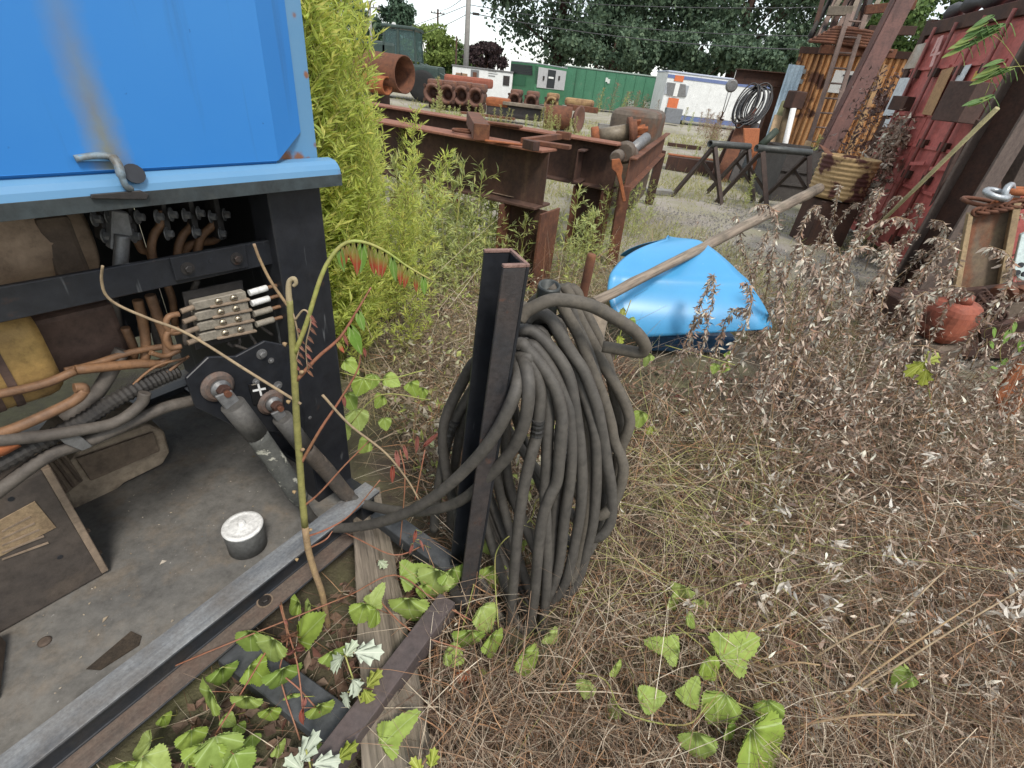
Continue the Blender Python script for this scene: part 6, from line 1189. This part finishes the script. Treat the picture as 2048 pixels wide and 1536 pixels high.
def join(parts):
    vs_, fs_, o = [], [], 0
    for v, f in parts: vs_.append(v); fs_.append(f + o); o += len(v)
    return np.concatenate(vs_), np.concatenate(fs_)
def blocked(x, y):
    """places where nothing grows: machine, timbers, drum"""
    s_ = (x + .54) * -math.sin(MA) + (y - 1.25) * -math.cos(MA); d = (x + .54) * -math.cos(MA) + (y - 1.25) * math.sin(MA)
    m = (s_ > -.06) & (d > -.14); m |= (x < -.12) & (y < 1.12) & (x < .25 - .35 * y - 0.0); m |= (x > .72) & (x < 1.65) & (y > 2.3 + .0 * x) & (y < 3.6)
    m |= (x > 3.1 + (y - 3) * .2) & (y > 2.9) & (y < 4.0); m |= np.hypot(x - .13, y - .84) < .13; return m
straw = leafmat('straw', [(0.213, 0.144, 0.100), (0.425, 0.325, 0.225), (0.094, 0.065, 0.050), (0.625, 0.525, 0.388), (0.250, 0.163, 0.106), (0.775, 0.688, 0.537), (0.325, 0.213, 0.138), (0.125, 0.088, 0.062), (0.175, 0.112, 0.081), (0.375, 0.200, 0.106), (0.500, 0.312, 0.175)], .1, .8)
deadleaf = leafmat('dead_leaf', [(0.552, 0.432, 0.336), (0.192, 0.130, 0.102), (0.744, 0.636, 0.516), (0.336, 0.234, 0.180), (0.820, 0.804, 0.672), (0.120, 0.079, 0.066), (0.456, 0.336, 0.252), (0.264, 0.174, 0.132), (0.360, 0.204, 0.132)], .12, .7)
litterm = leafmat('litter_leaf', [(.12, .075, .05), (.2, .13, .09), (.07, .045, .035), (.26, .19, .14), (.16, .06, .045)], .1, .8)
limeleaf = leafmat('lime_foliage', [(.64, .72, .16), (.74, .8, .24), (.54, .66, .16), (.8, .74, .22), (.5, .62, .18)], .58)
sagegreen = leafmat('sage_foliage', [(.46, .52, .2), (.36, .44, .15), (.56, .6, .3), (.52, .58, .15), (.62, .6, .26)], .4)
grassm = leafmat('dry_grass', [(.36, .34, .12), (.46, .42, .19), (.26, .29, .08), (.54, .47, .27), (.36, .42, .12)], .3)
def zone(n, y0, y1, xl, xr):
    """evenly spread as the camera sees it"""
    y = y0 * (y1 / y0) ** RNG.random(n); lo, hi = xl(y), xr(y); x = lo + (hi - lo) * RNG.random(n); k = ~blocked(x, y); return x[k], y[k]
left = lambda y: np.where(y < 1.1, -.1 - .12 * (1.1 - y), np.where(y < 1.9, -.18 - .55 * (y - 1.1), -.62 - .3 * (y - 1.9))); right = lambda y: 1.22 * y + .85
# flattened tangle of dead stems in front
x, y = zone(23000, .34, 4.6, left, right); n = len(x); near = np.clip(1 - (y - .5) / 2.5, .15, 1)
P = np.stack([x, y, rnd(0, .12, n)], 1); a = rnd(0, 6.28, n); el = rnd(.02, .8, n) ** 1.0
D = np.stack([np.cos(a) * np.cos(el), np.sin(a) * np.cos(el), np.sin(el)], 1); B = RNG.normal(size=(n, 3)) * .35; B[:, 2] -= .25
t1 = ribbons(P, D, B, rnd(.12, .42, n) * np.clip(.55 + .25 * y, .6, 1.3), rnd(.0008, .0019, n) * np.clip(.8 + .3 * y, .8, 2.0), 4)
x, y = zone(2600, .5, 4.0, left, right); n = len(x); P = np.stack([x, y, rnd(-.02, .05, n)], 1); D = np.stack([RNG.normal(size=n) * .35, RNG.normal(size=n) * .35, np.ones(n)], 1)
B = RNG.normal(size=(n, 3)) * .3; B[:, 2] = -.15; t2 = ribbons(P, D, B, rnd(.2, .5, n) * np.clip(.3 + .4 * y, .4, 1.25), rnd(.0012, .0024, n), 5)
v, f = join([t1, t2]); tag(npmesh('dead_stems', v, f, straw), 'tangle of thin dead weed stems covering the foreground', kind='stuff')
# little curled dead leaves among them
def deadleaves(n0, y0, y1, xl, xr, zf, L0, L1):
    x, y = zone(n0, y0, y1, xl, xr); n = len(x); P = np.stack([x, y, zf(n, y)], 1); D = RNG.normal(size=(n, 3)); D[:, 2] *= .6; N = RNG.normal(size=(n, 3)); N[:, 2] += .6; L = rnd(L0, L1, n) * np.clip(.62 + .2 * y, .7, 1.35)
    return curls(P, D, L, L * rnd(.08, .17, n))
v, f = join([deadleaves(10000, .36, 3.2, left, right, lambda n, y: rnd(.0, .13, n) * np.clip(y, .5, 1.5), .012, .03), deadleaves(4200, .6, 3.4, lambda y: .25 + .4 * y, right, lambda n, y: rnd(.03, .2, n) * np.clip(y, .5, 1.6), .02, .05)])
tag(npmesh('dead_leaves', v, f, deadleaf), 'small curled grey dead leaves scattered through the dead stems', kind='stuff')
# wiry yellow-green stems beside the coil
x = rnd(.25, 1.3, 520); y = rnd(.8, 1.9, 520); n = len(x); a = rnd(0, 6.28, n); D = np.stack([np.cos(a), np.sin(a), rnd(.1, .9, n)], 1); B = RNG.normal(size=(n, 3)) * .4; B[:, 2] -= .2
tag(npmesh('wiry_stems', *ribbons(np.stack([x, y, rnd(.02, .12, n)], 1), D, B, rnd(.2, .45, n), rnd(.001, .0018, n), 5), leafmat('wiry_green', [(.42, .42, .14), (.5, .48, .2), (.34, .36, .12)], .2)), 'wiry yellow-green stems on the dead weeds right of the coil', kind='stuff')
# whitened whorls of dead leaves
x, y = zone(70, .5, 3.0, lambda y: .25 + .25 * y, right); m = len(x); k = 9; hd = RNG.normal(size=(m, 3)); hd[:, 2] = -.4; Q = np.repeat(np.stack([x, y, rnd(.08, .2, m) * np.clip(y, .6, 1.6)], 1), k, 0) + RNG.normal(size=(m * k, 3)) * .012; D = np.repeat(unit(hd), k, 0) + RNG.normal(size=(m * k, 3)) * .35; L = rnd(.03, .06, m * k)
tag(npmesh('whitened_leaves', *curls(Q, D, L, L * .13), leafmat('white_dead_leaf', [(.72, .67, .58), (.62, .56, .48), (.78, .75, .68), (.5, .44, .38)], .2)), 'whitened whorls of dead leaves dotted over the weeds', kind='stuff')
# brown leaf litter on the soil by the timbers and all through
x = np.concatenate([rnd(-1.0, .1, 1500), rnd(-.3, 2.6, 5000)]); y = np.concatenate([rnd(.3, 1.1, 1500), rnd(.35, 2.8, 5000)]); n = len(x)
s_ = (x + .54) * -math.sin(MA) + (y - 1.25) * -math.cos(MA); d_ = (x + .54) * -math.cos(MA) + (y - 1.25) * math.sin(MA); k = ~((s_ > -.1) & (d_ > -.2)); x, y = x[k], y[k]; n = len(x)
D = RNG.normal(size=(n, 3)); D[:, 2] *= .25; N = RNG.normal(size=(n, 3)) * .5; N[:, 2] += 1; L = rnd(.015, .055, n)
v, f = leafs(np.stack([x, y, rnd(.0, .03, n)], 1), D, N, L, L * rnd(.2, .42, n), .3, rnd(0, .5, n)[:, None]); tag(npmesh('leaf_litter', v, f, litterm), 'brown leaf litter on the bare soil', kind='stuff')
# twigs and grass blades on the soil in the timber gap
n = 420; x = rnd(-.95, -.1, n); y = rnd(.35, 1.1, n); k = ~((( x + .54) * -math.cos(MA) + (y - 1.25) * math.sin(MA)) > -.2); x, y = x[k], y[k]; n = len(x); a = rnd(0, 6.28, n)
v, f = ribbons(np.stack([x, y, rnd(.0, .04, n)], 1), np.stack([np.cos(a), np.sin(a), rnd(0, .6, n)], 1), RNG.normal(size=(n, 3)) * .2, rnd(.05, .22, n), rnd(.0007, .0014, n), 3); tag(npmesh('fallen_twigs', v, f, straw), 'thin fallen twigs on the soil between channel and timber', kind='stuff')
# thicker pale canes lying across the lower right
rk = random.Random(4)
for i, (x0, y0, x1, y1) in enumerate(((1640, 1420, 1960, 1200), (1700, 1330, 1900, 1130), (1560, 1460, 1830, 1430), (1620, 1320, 1760, 1250), (1500, 1350, 1640, 1330), (1690, 1400, 2040, 1180))):
    a, b = G(x0, y0, .1), G(x1, y1, .22); m = a.lerp(b, .5) + V((0, 0, .04)); P = smooth_path([a, m, b], 6)
    tag(MB().tube(P, [.0036 - .0014 * q / len(P) for q in range(len(P))], 6).build('dry_cane', stem_d if i % 2 else stem_b, None, loc=a), 'long pale dry cane lying over the dead weeds at lower right', 'cane', 'dry canes on the dead weeds')
# ---------------------------------------------------------------- tall dead mugwort, one by one
def weedproto(seed, h, nleaf, droop):
    g = np.random.default_rng(seed); root = thing('dead_weed', 'tall dead weed with curled grey-brown leaves standing in the dry patch', 'weed', (0, 0, 0), 'tall dead weeds')
    lean = g.normal(size=2) * .16; P = []
    for t in np.linspace(0, 1, 12): P.append(V((lean[0] * h * t + droop * max(0, t - .72) ** 1.5 * 2.4 * math.cos(seed), lean[1] * h * t + droop * max(0, t - .72) ** 1.5 * 2.4 * math.sin(seed), h * t - droop * max(0, t - .75) ** 2 * 5)))
    MB().tube(P, list(np.linspace(.0042, .0016, 12)), 5).build('stem', stem_b, root)
    t = g.uniform(.25, 1.0, nleaf) ** .85; i = np.minimum((t * 11).astype(int), 10); A = np.array([tuple(p) for p in P]); fr = (t * 11 - i)[:, None]; Q = A[i] * (1 - fr) + A[i + 1] * fr
    a = g.uniform(0, 6.28, nleaf); D = np.stack([np.cos(a) * .8, np.sin(a) * .8, g.uniform(-2.4, .1, nleaf)], 1); Q = Q + D * g.uniform(0, .018, nleaf)[:, None]
    L = g.uniform(.022, .05, nleaf); v, f = curls(Q, D, L, L * g.uniform(.11, .2, nleaf))
    npmesh('leaves', v, f, deadleaf, root); return root
protos = [weedproto(s_, h, nl, dr) for s_, h, nl, dr in ((1, .85, 170, .2), (2, .95, 200, .45), (3, .7, 140, .1), (4, 1.05, 220, .5), (5, .6, 120, .3), (6, .9, 200, .6))]
spots = []
for x_, y_ in ((1330, 800), (1395, 830), (1420, 790), (1300, 850), (1470, 800), (1530, 780), (1560, 830), (1590, 740), (1640, 790), (1680, 730), (1700, 820), (1740, 770), (1780, 840), (1820, 780), (1850, 720), (1610, 690), (1550, 680), (1660, 660), (1720, 680), (1760, 650), (1800, 690), (1480, 870), (1620, 880), (1900, 860), (1960, 800), (2000, 850), (1700, 610), (1640, 600), (1580, 620), (1750, 590), (1790, 620), (1690, 560), (1820, 560), (1840, 600), (1860, 640), (1900, 700), (1940, 740), (1600, 560), (1520, 620), (1730, 540), (1780, 520), (1650, 530), (1860, 540), (1700, 490), (1760, 480), (1800, 470), (1560, 580), (1610, 520), (1480, 640), (1690, 860), (1540, 900), (1850, 800), (1460, 720), (2020, 770), (1390, 770), (1350, 740), (1515, 720), (1575, 790), (1655, 840), (1725, 850), (1790, 740), (1630, 730), (1705, 750), (1600, 860), (1645, 700), (1670, 780), (1735, 720), (1755, 810), (1775, 690), (1815, 740), (1830, 660), (1870, 760), (1880, 690), (1915, 800), (1950, 860), (1985, 910), (1620, 640), (1575, 700), (1715, 640), (1735, 610), (1690, 700), (1770, 560), (1810, 520), (1835, 480), (1740, 500), (1720, 460), (1660, 570), (1590, 660), (1545, 740), (1600, 770), (1500, 840), (1575, 870), (1450, 850), (1385, 860), (1745, 880), (1810, 890), (1860, 870), (1555, 610), (1690, 520), (1845, 560), (1790, 590), (1670, 470), (1640, 450), (1700, 430), (1760, 440), (1520, 660)):
    spots.append(G(x_, y_))
for i, p in enumerate(spots):
    j = i % 6; hs = lr.uniform(.8, 1.2) * (1.0 if p.y > 2.3 else .75)
    if i < 6: r = protos[i]; r.location = p; r.rotation_euler = (0, 0, lr.uniform(0, 6)); r.scale = (hs,) * 3
    else: dup(protos[j], p, lr.uniform(0, 6.28), hs, tilt=(lr.uniform(-.12, .12), lr.uniform(-.12, .12)))
# upright dead leaf clumps filling the same patch, beyond counting
m = 430; x, y = zone(m, 1.7, 5.2, lambda y: .35 + .22 * y, right); k = ~((np.hypot((x - 3.1) * .9, (y - 4.4) * .7) < .75)); x, y = x[k], y[k]; m = len(x)
h = rnd(.15, .6, m) ** 1.0; nl = 30; t = RNG.random((m, nl)); base = np.repeat(np.stack([x, y, np.zeros(m)], 1), nl, 0); off = RNG.normal(size=(m * nl, 3)) * .045; off[:, 2] = (h[:, None] * (.15 + .85 * t)).ravel()
lean = np.repeat(RNG.normal(size=(m, 2)) * .2, nl, 0); off[:, :2] += lean * off[:, 2:3]; Q = base + off; N_ = len(Q); D = RNG.normal(size=(N_, 3)); D[:, 2] -= 1.1; L = rnd(.018, .042, N_)
lv = curls(Q, D, L, L * rnd(.09, .17, N_)); st_ = ribbons(np.stack([x, y, np.zeros(m)], 1), np.concatenate([lean[::nl], np.ones((m, 1))], 1), RNG.normal(size=(m, 3)) * .05, h * 1.05, np.full(m, .0022), 3)
tag(npmesh('dead_undergrowth', lv[0], lv[1], deadleaf), 'thick grey-brown dead undergrowth around the blue drum', kind='stuff'); tag(npmesh('dead_stalks', st_[0], st_[1], straw), 'thin stalks of the dead undergrowth', kind='stuff')
# dried vines over the gap between the containers
n = 650; u = RNG.random(n); A_, B_ = np.array(AT(1700, 330, 8.6)), np.array(AT(1790, 150, 8.6)); Q = A_ + (B_ - A_) * u[:, None] + RNG.normal(size=(n, 3)) * np.array([.22, .15, .12]); D = RNG.normal(size=(n, 3)); D[:, 2] -= .8; L = rnd(.05, .11, n)
tag(npmesh('dried_creeper', *leafs(Q, D, RNG.normal(size=(n, 3)), L, L * .2, .3, .4), leafmat('dried_creeper_leaf', [(.14, .08, .07), (.22, .14, .12), (.09, .055, .05), (.3, .22, .19)], .1)), 'brown dried creeper hanging at the red container corner', kind='stuff')
n = 900; u = RNG.random(n); A_, B_ = np.array(AT(1715, 420, 6.9)), np.array(AT(1800, 245, 7.4)); Q = A_ + (B_ - A_) * u[:, None] + RNG.normal(size=(n, 3)) * np.array([.09, .06, .08]); D = RNG.normal(size=(n, 3)); D[:, 2] -= .8; L = rnd(.06, .13, n)
tag(npmesh('dried_creeper', *leafs(Q, D, RNG.normal(size=(n, 3)), L, L * .2, .3, .6), deadleaf), 'pale curled dead creeper on the lower red doors', kind='stuff')
# ---------------------------------------------------------------- lime-green weeds behind the machine corner
def branchy(seed, h, nb, nl, L0, spread, mat, name, label, cat, grp, up=.75):
    g = np.random.default_rng(seed); root = thing(name, label, cat, (0, 0, 0), grp); lean = g.normal(size=2) * .07; ts = np.linspace(0, 1, 10)
    P = [V((lean[0] * h * t ** 1.5, lean[1] * h * t ** 1.5, h * t)) for t in ts]; sm = MB().tube(P, list(np.linspace(.006, .0018, 10)), 5); parts = []; A = np.array([tuple(p) for p in P])
    for b in range(nb):
        t = .12 + .88 * b / nb; i = min(int(t * 9), 8); base = A[i] * (1 - (t * 9 - i)) + A[i + 1] * (t * 9 - i); a = b * 2.4 + g.uniform(-.4, .4); bl = spread * (1.15 - t * .75) * g.uniform(.7, 1.2)
        d = np.array([math.cos(a), math.sin(a), up + g.uniform(-.2, .3)]); d /= np.linalg.norm(d); tip = base + d * bl; sm.tube([V(base), V(base + d * bl * .5 + [0, 0, .01]), V(tip)], [.002, .0016, .0009], 4)
        k = max(4, int(nl * (bl / spread))); q = g.uniform(.08, 1.05, k)[:, None]; Q = base + d * bl * q; aa = g.uniform(0, 6.28, k); D = d * .75 + np.stack([np.cos(aa), np.sin(aa), np.sin(aa * 2) * .4], 1) * .75; L = g.uniform(.6, 1.15, k) * L0; parts.append(leafs(Q, D, g.normal(size=(k, 3)) * .6 + [0, 0, 1], L, L * .085, .25, g.uniform(-.1, .35, k)[:, None]))
    k = 16; q = g.uniform(0, 1, k)[:, None]; Q = A[-2] + (A[-1] - A[-2]) * q; aa = g.uniform(0, 6.28, k); D = np.stack([np.cos(aa) * .6, np.sin(aa) * .6, np.full(k, 1.0)], 1); L = g.uniform(.5, .9, k) * L0; parts.append(leafs(Q, D, g.normal(size=(k, 3)), L, L * .1, .25, .1))
    sm.build('stem', stem_g, root); v, f = join(parts); npmesh('foliage', v, f, mat, root); return root
def plantout(protos_, pts, smin, smax, seed=2, low=None):
    g = random.Random(seed)
    for i, p in enumerate(pts):
        sc_ = g.uniform(smin, smax) * (p[2] if len(p) > 2 else 1); loc = V((p[0], p[1], 0)); pr = protos_[i % len(protos_)]
        if i < len(protos_): pr.location = loc; pr.scale = (sc_,) * 3; pr.rotation_euler = (0, 0, g.uniform(0, 6.28))
        else:
            tl_ = .04 if sc_ > .9 and low else .13; r = dup(pr, loc, g.uniform(0, 6.28), sc_, tilt=(g.uniform(-tl_, tl_), g.uniform(-tl_, tl_)))
            if low and p[2] < low[0]: r['label'] = low[1]; r['group'] = low[2]
gold = [branchy(40 + i, 1.8 - .1 * i, 52, 34, .066, .22, limeleaf, 'goldenrod', 'tall lime-yellow weed growing behind the blue machine corner', 'weed', 'lime-yellow weeds behind the machine', 1.15) for i in range(4)]
gp = []; g_ = random.Random(8)
TOPS = [(540, -200), (610, -140), (622, -100), (640, 60), (680, 130), (740, 200), (800, 260), (850, 330)]
for i in range(84):
    x_ = g_.uniform(530, 622) if i < 52 else g_.uniform(622, 800); Y_ = g_.uniform(2.1, 3.2); ty = float(np.interp(x_, [q[0] for q in TOPS], [q[1] for q in TOPS])) + g_.random() ** 1.5 * 230; p = AT(x_, ty, Y_)
    if (p.x + .54) * -math.sin(MA) + (p.y - 1.25) * -math.cos(MA) > -.32: continue
    gp.append((p.x, p.y, max(.35, p.z / 1.58)))
for x_, y_, s_ in ((700, 560, .5), (745, 570, .55), (690, 620, .45), (770, 540, .5), (720, 640, .4), (665, 600, .5), (700, 690, .35), (760, 610, .4), (790, 505, .6), (820, 480, .45), (845, 455, .4)): p = G(x_, y_); gp.append((p.x, p.y, s_))
plantout(gold, gp, .92, 1.06, low=(.66, 'short lime-green weed growing at the foot of the tall lime-yellow ones', 'short lime weeds'))
sage = [branchy(60 + i, .62 + .05 * i, 14, 16, .075, .2, sagegreen, 'mugwort', 'grey-green mugwort growing in front of the rusty girder', 'weed', 'mugwort before the girders') for i in range(3)]
sp_l = []
for x_, y_, s_ in ((850, 600, .8), (890, 585, .9), (920, 560, .9), (960, 570, 1.), (900, 530, 1.), (940, 530, .9), (990, 600, .7), (870, 540, .9), (1000, 560, .8), (1025, 620, .5), (1140, 590, .6), (1180, 560, .7), (1210, 545, .6), (1160, 530, .7), (1240, 520, .6), (1275, 480, .6), (1190, 500, .8), (830, 560, .8), (975, 640, .6), (920, 640, .6), (860, 660, .6), (800, 640, .5), (1080, 570, .8), (1250, 470, .7), (1050, 560, .8), (1110, 580, .7), (1150, 560, .9), (1030, 580, .9), (1200, 520, .9), (1220, 500, .9), (1000, 530, 1.), (1170, 545, .9), (1265, 455, .7), (1240, 440, .8), (980, 520, 1.), (1060, 530, .8), (1100, 540, .8), (1130, 545, .9), (815, 520, .9), (845, 500, .9), (1300, 440, .4), (1290, 420, .5), (930, 470, 1.3), (1340, 500, .4)): p = G(x_, y_); sp_l.append((p.x, p.y, s_))
for x_, y_, s_ in ((835, 545, 1.), (860, 570, 1.), (880, 560, 1.1), (905, 575, 1.), (925, 590, .9), (945, 560, 1.1), (965, 545, 1.), (985, 565, .9), (870, 610, .8), (910, 620, .7), (950, 610, .8), (845, 590, .9), (890, 510, 1.1), (930, 505, 1.1), (960, 500, 1.), (820, 500, 1.), (860, 480, 1.), (1010, 610, .6), (780, 600, .7), (810, 620, .7)): p = G(x_, y_); sp_l.append((p.x, p.y, s_))
plantout(sage, sp_l, .95, 1.35, 5)
# pale grass sprays left of the coil and round the drum
def tuft(n, x_, y_, h0, h1, sp, mat_w=.0016):
    p = G(x_, y_); P = np.stack([p.x + RNG.normal(size=n) * sp, p.y + RNG.normal(size=n) * sp, np.zeros(n)], 1); a = rnd(0, 6.28, n); D = np.stack([np.cos(a) * .5, np.sin(a) * .5, np.ones(n)], 1); B = np.stack([np.cos(a) * .5, np.sin(a) * .5, -rnd(.2, .7, n)], 1); return ribbons(P, D, B, rnd(h0, h1, n), np.full(n, mat_w), 5)
v, f = join([tuft(60, x_, y_, .25, .6, .12) for x_, y_ in ((760, 700), (860, 700), (930, 720), (720, 760), (800, 760), (880, 780), (960, 660), (1230, 640), (1260, 600), (1210, 600), (1000, 700), (840, 840), (740, 840), (1190, 620), (780, 640), (1300, 560))])
tag(npmesh('pale_grass', v, f, leafmat('pale_straw', [(.42, .33, .2), (.5, .42, .27), (.33, .25, .15), (.4, .38, .16)], .2)), 'pale dry grass blades bent among the weeds by the coil', kind='stuff')
n0 = 3200; x, y = zone(n0, 1.35, 3.6, left, lambda y: .2 + .1 * y); n = len(x); P = np.stack([x, y, rnd(0, .3, n)], 1); D = RNG.normal(size=(n, 3)); L = rnd(.02, .055, n)
tag(npmesh('beige_leaves', *leafs(P, D, RNG.normal(size=(n, 3)) + [0, 0, .6], L, L * rnd(.14, .3, n), .3, rnd(-.2, .7, n)[:, None]), leafmat('beige_leaf', [(.42, .36, .26), (.3, .24, .17), (.2, .15, .11), (.5, .46, .36), (.3, .36, .1), (.42, .45, .14)], .2)), 'beige and green small leaves among weeds left of the coil', kind='stuff')
# low grass over the yard
n = 100000; y = 3.3 * (30 / 3.3) ** RNG.random(n); x = -.55 * y + (1.15 * y + 1.2) * RNG.random(n); nz = np.sin(x * 1.7 + y * .9) + np.sin(x * .6 - y * 1.3 + 1) + np.sin(y * .5 + x * .35); k = nz + RNG.normal(size=n) * .9 + np.where((y < 10) & (x > -.2) & (x < 2.8), 1.3, 0) > .2; k &= ~((x > 2.6) & (y < 6.5) & (y > 5)) & ~blocked(x, y); x, y = x[k], y[k]; n = len(x)
D = np.stack([RNG.normal(size=n) * .5, RNG.normal(size=n) * .5, np.ones(n)], 1); v, f = ribbons(np.stack([x, y, np.full(n, -.01)], 1), D, RNG.normal(size=(n, 3)) * .3, rnd(.03, .12, n) * np.clip(.7 + y * .05, .8, 1.8), rnd(.0012, .0028, n) * np.clip(y * .25, 1, 5), 2)
tag(npmesh('yard_grass', v, f, grassm), 'thin yellow-green grass over the gravel yard', kind='stuff')
# loose gravel on the path
n = 9000; x = rnd(1.8, 6.0, n); y = rnd(3.4, 9, n); r_ = rnd(.006, .02, n); tet = np.array([[1, 0, -.3], [-.5, .87, -.3], [-.5, -.87, -.3], [0.1, 0, .9]]); v = (np.stack([x, y, r_ * .3 - .012], 1)[:, None] + tet[None] * r_[:, None, None] * rnd(.6, 1.3, n * 4).reshape(n, 4, 1)).reshape(-1, 3); b = (np.arange(n) * 4)[:, None]; f = (b[:, :, None] + np.array([[[0, 1, 3], [1, 2, 3], [2, 0, 3]]])).reshape(-1, 3)
tag(npmesh('gravel', v, f, leafmat('stones', [(.3, .29, .27), (.2, .19, .18), (.4, .38, .35), (.14, .13, .12)], 0, .9)), 'loose grey gravel on the path before the red doors', kind='stuff')
# weed spikes standing further off among the scrap
spike = [branchy(80 + i, 1.0 + .1 * i, 22, 12, .12, .13, grassm if i else sagegreen, 'weed_spike', 'yellow-green weed spike standing among the far scrap', 'weed', 'weed spikes among the scrap', 1.4) for i in range(3)]
sl = []; g_ = random.Random(12)
for i in range(56): x_ = g_.uniform(860, 1260); y_ = 238 + (x_ - 860) * .1 + g_.uniform(-2, 30); p = G(x_, y_); sl.append((p.x, p.y, g_.uniform(.35, .75)))
for x_, y_, s_ in ((1085, 285, .95), (1240, 230, 1.7), (1195, 232, 1.5), (1360, 262, 1.0), (1375, 270, 1.0), (880, 240, 1.3), (1600, 420, .7), (1490, 420, .6), (1465, 355, .9), (1590, 395, .9), (1385, 330, .5)): p = G(x_, y_); sl.append((p.x, p.y, s_))
plantout(spike, sl, .9, 1.1, 9)
dryspike = [branchy(95 + i, 1.1, 26, 9, .1, .3, leafmat('russet_weed_%d' % i, [(.26, .14, .1), (.34, .22, .17), (.18, .1, .08), (.4, .3, .25)], .2), 'russet_weed', 'dried russet weed standing before the white trailer', 'weed', 'russet weeds before the trailer', 1.0) for i in range(2)]
sl = []
for i in range(46): x_ = g_.uniform(1385, 1480) if i < 30 else g_.uniform(1190, 1330); y_ = (g_.uniform(262, 318) if i < 30 else g_.uniform(228, 246)); p = G(x_, y_); sl.append((p.x, p.y, g_.uniform(.6, 1.15) * (1 if i < 30 else 1.6)))
plantout(dryspike, sl, .9, 1.1, 10)
# ================================================================ trees behind the yard
def tree(name, label, x_, Y, topy, basey, wpx, cols, seed, nclump=60, nleaf=240, ls=.34, trans=.25, trunk=True, conic=0.0):
    g = np.random.default_rng(seed); c = AT(x_, 150, Y); c.z = 0; zt_ = AT(x_, topy, Y).z; zb_ = max(AT(x_, basey, Y).z, .6); rx = wpx * px(AT(x_, 100, Y)) / 2; root = thing(name, label, 'tree', c, 'trees behind the yard'); hc_ = (zt_ - zb_) / 2; mz = (zt_ + zb_) / 2
    tr = MB().tube([c, c + ZZ * mz * .6, c + ZZ * (zt_ * .8)], [rx * .06 + .1, rx * .045 + .07, .06], 8); cl = []
    while len(cl) < nclump:
        q = g.normal(size=3); q /= np.linalg.norm(q); q *= g.uniform(.35, 1.0) ** .5; sc_ = 1 - conic * max(0, (q[2] + 1) / 2); p = np.array([c.x + q[0] * rx * sc_, c.y + q[1] * rx * .8 * sc_, mz + q[2] * hc_]); cl.append(p)
        if len(cl) % 6 == 0: tr.tube([c + ZZ * (mz * .45 + .2 * (p[2] - mz)), V(p)], [.1, .03], 5)
    cl = np.array(cl); N_ = nclump * nleaf; rc_ = np.repeat(g.uniform(.1, .27, nclump) * (rx + hc_) / 2 * 1.5, nleaf)[:, None]; dd = g.normal(size=(N_, 3)); dd /= np.linalg.norm(dd, axis=1, keepdims=True); Q = np.repeat(cl, nleaf, 0) + dd * rc_ * (g.random((N_, 1)) ** .4) * [1, 1, .75]
    D = g.normal(size=(N_, 3)); D[:, 2] -= .3; L = g.uniform(.6, 1.4, N_) * ls; v, f = leafs(Q, D, dd + g.normal(size=(N_, 3)) * .5, L, L * .36, .15, .25)
    tr.build('trunk', rust_d if trunk else wood, root); npmesh('crown', v, f, leafmat('leaves_of_' + name + str(seed), cols, trans), root); return root
DK = [(.1, .155, .1), (.135, .2, .12), (.07, .115, .078), (.18, .25, .145)]; MD = [(.09, .16, .05), (.14, .22, .06), (.06, .11, .04), (.2, .27, .09)]; LT = [(.2, .28, .07), (.28, .36, .1), (.14, .2, .05)]; PU = [(.05, .035, .04), (.08, .05, .05), (.035, .025, .03)]
tree('broadleaf_tree', 'dark broadleaf tree filling the sky right of the tall pole', 1110, 62, -330, 118, 330, DK, 1, 80, 260, .42)
tree('broadleaf_tree', 'wide dark tree above the green container', 1290, 66, -360, 122, 340, DK, 2, 80, 260, .42)
tree('broadleaf_tree', 'dark tree behind the white trailer', 1460, 64, -300, 128, 320, DK, 3, 80, 240, .42)
tree('broadleaf_tree', 'dark tree behind the iron bundle and mast', 1630, 68, -260, 140, 300, DK, 4, 60, 240, .42)
tree('broadleaf_tree', 'mid green tree glimpsed between mast and red container', 1800, 60, -60, 150, 220, MD, 5, 50, 220, .4)
tree('broadleaf_tree', 'low dark tree standing behind the green container middle', 1220, 58, 40, 140, 220, DK, 6, 50, 240, .36)
tree('broadleaf_tree', 'low dark tree standing behind the white trailer left end', 1390, 58, 50, 148, 200, DK, 7, 50, 240, .36)
tree('broadleaf_tree', 'low dark tree beside the hoist beam', 1530, 58, 70, 160, 180, DK, 16, 50, 240, .36)
tree('maple_tree', 'yellow-green tree right of the loader cab', 855, 56, 48, 145, 110, LT, 8, 40, 220, .3, .35)
tree('spruce_tree', 'blue-green conifer behind the loader cab', 788, 66, -40, 130, 130, [(.06, .11, .07), (.09, .15, .09), (.045, .08, .05)], 9, 46, 240, .34, .2, conic=.55)
tree('maple_tree', 'mid green tree left of the tall pole base', 893, 60, 70, 150, 80, MD, 10, 36, 200, .3)
tree('plum_tree', 'small purple-leaved tree right of the tall pole', 970, 58, 84, 140, 84, PU, 11, 36, 220, .28, .15)
tree('spruce_tree', 'dark conifer at the edge of the lime weeds', 712, 60, -20, 140, 110, DK, 12, 36, 220, .34, .15, conic=.5)
tree('maple_tree', 'pale green tree behind the white office roof', 925, 75, 105, 150, 100, MD, 13, 30, 180, .34)
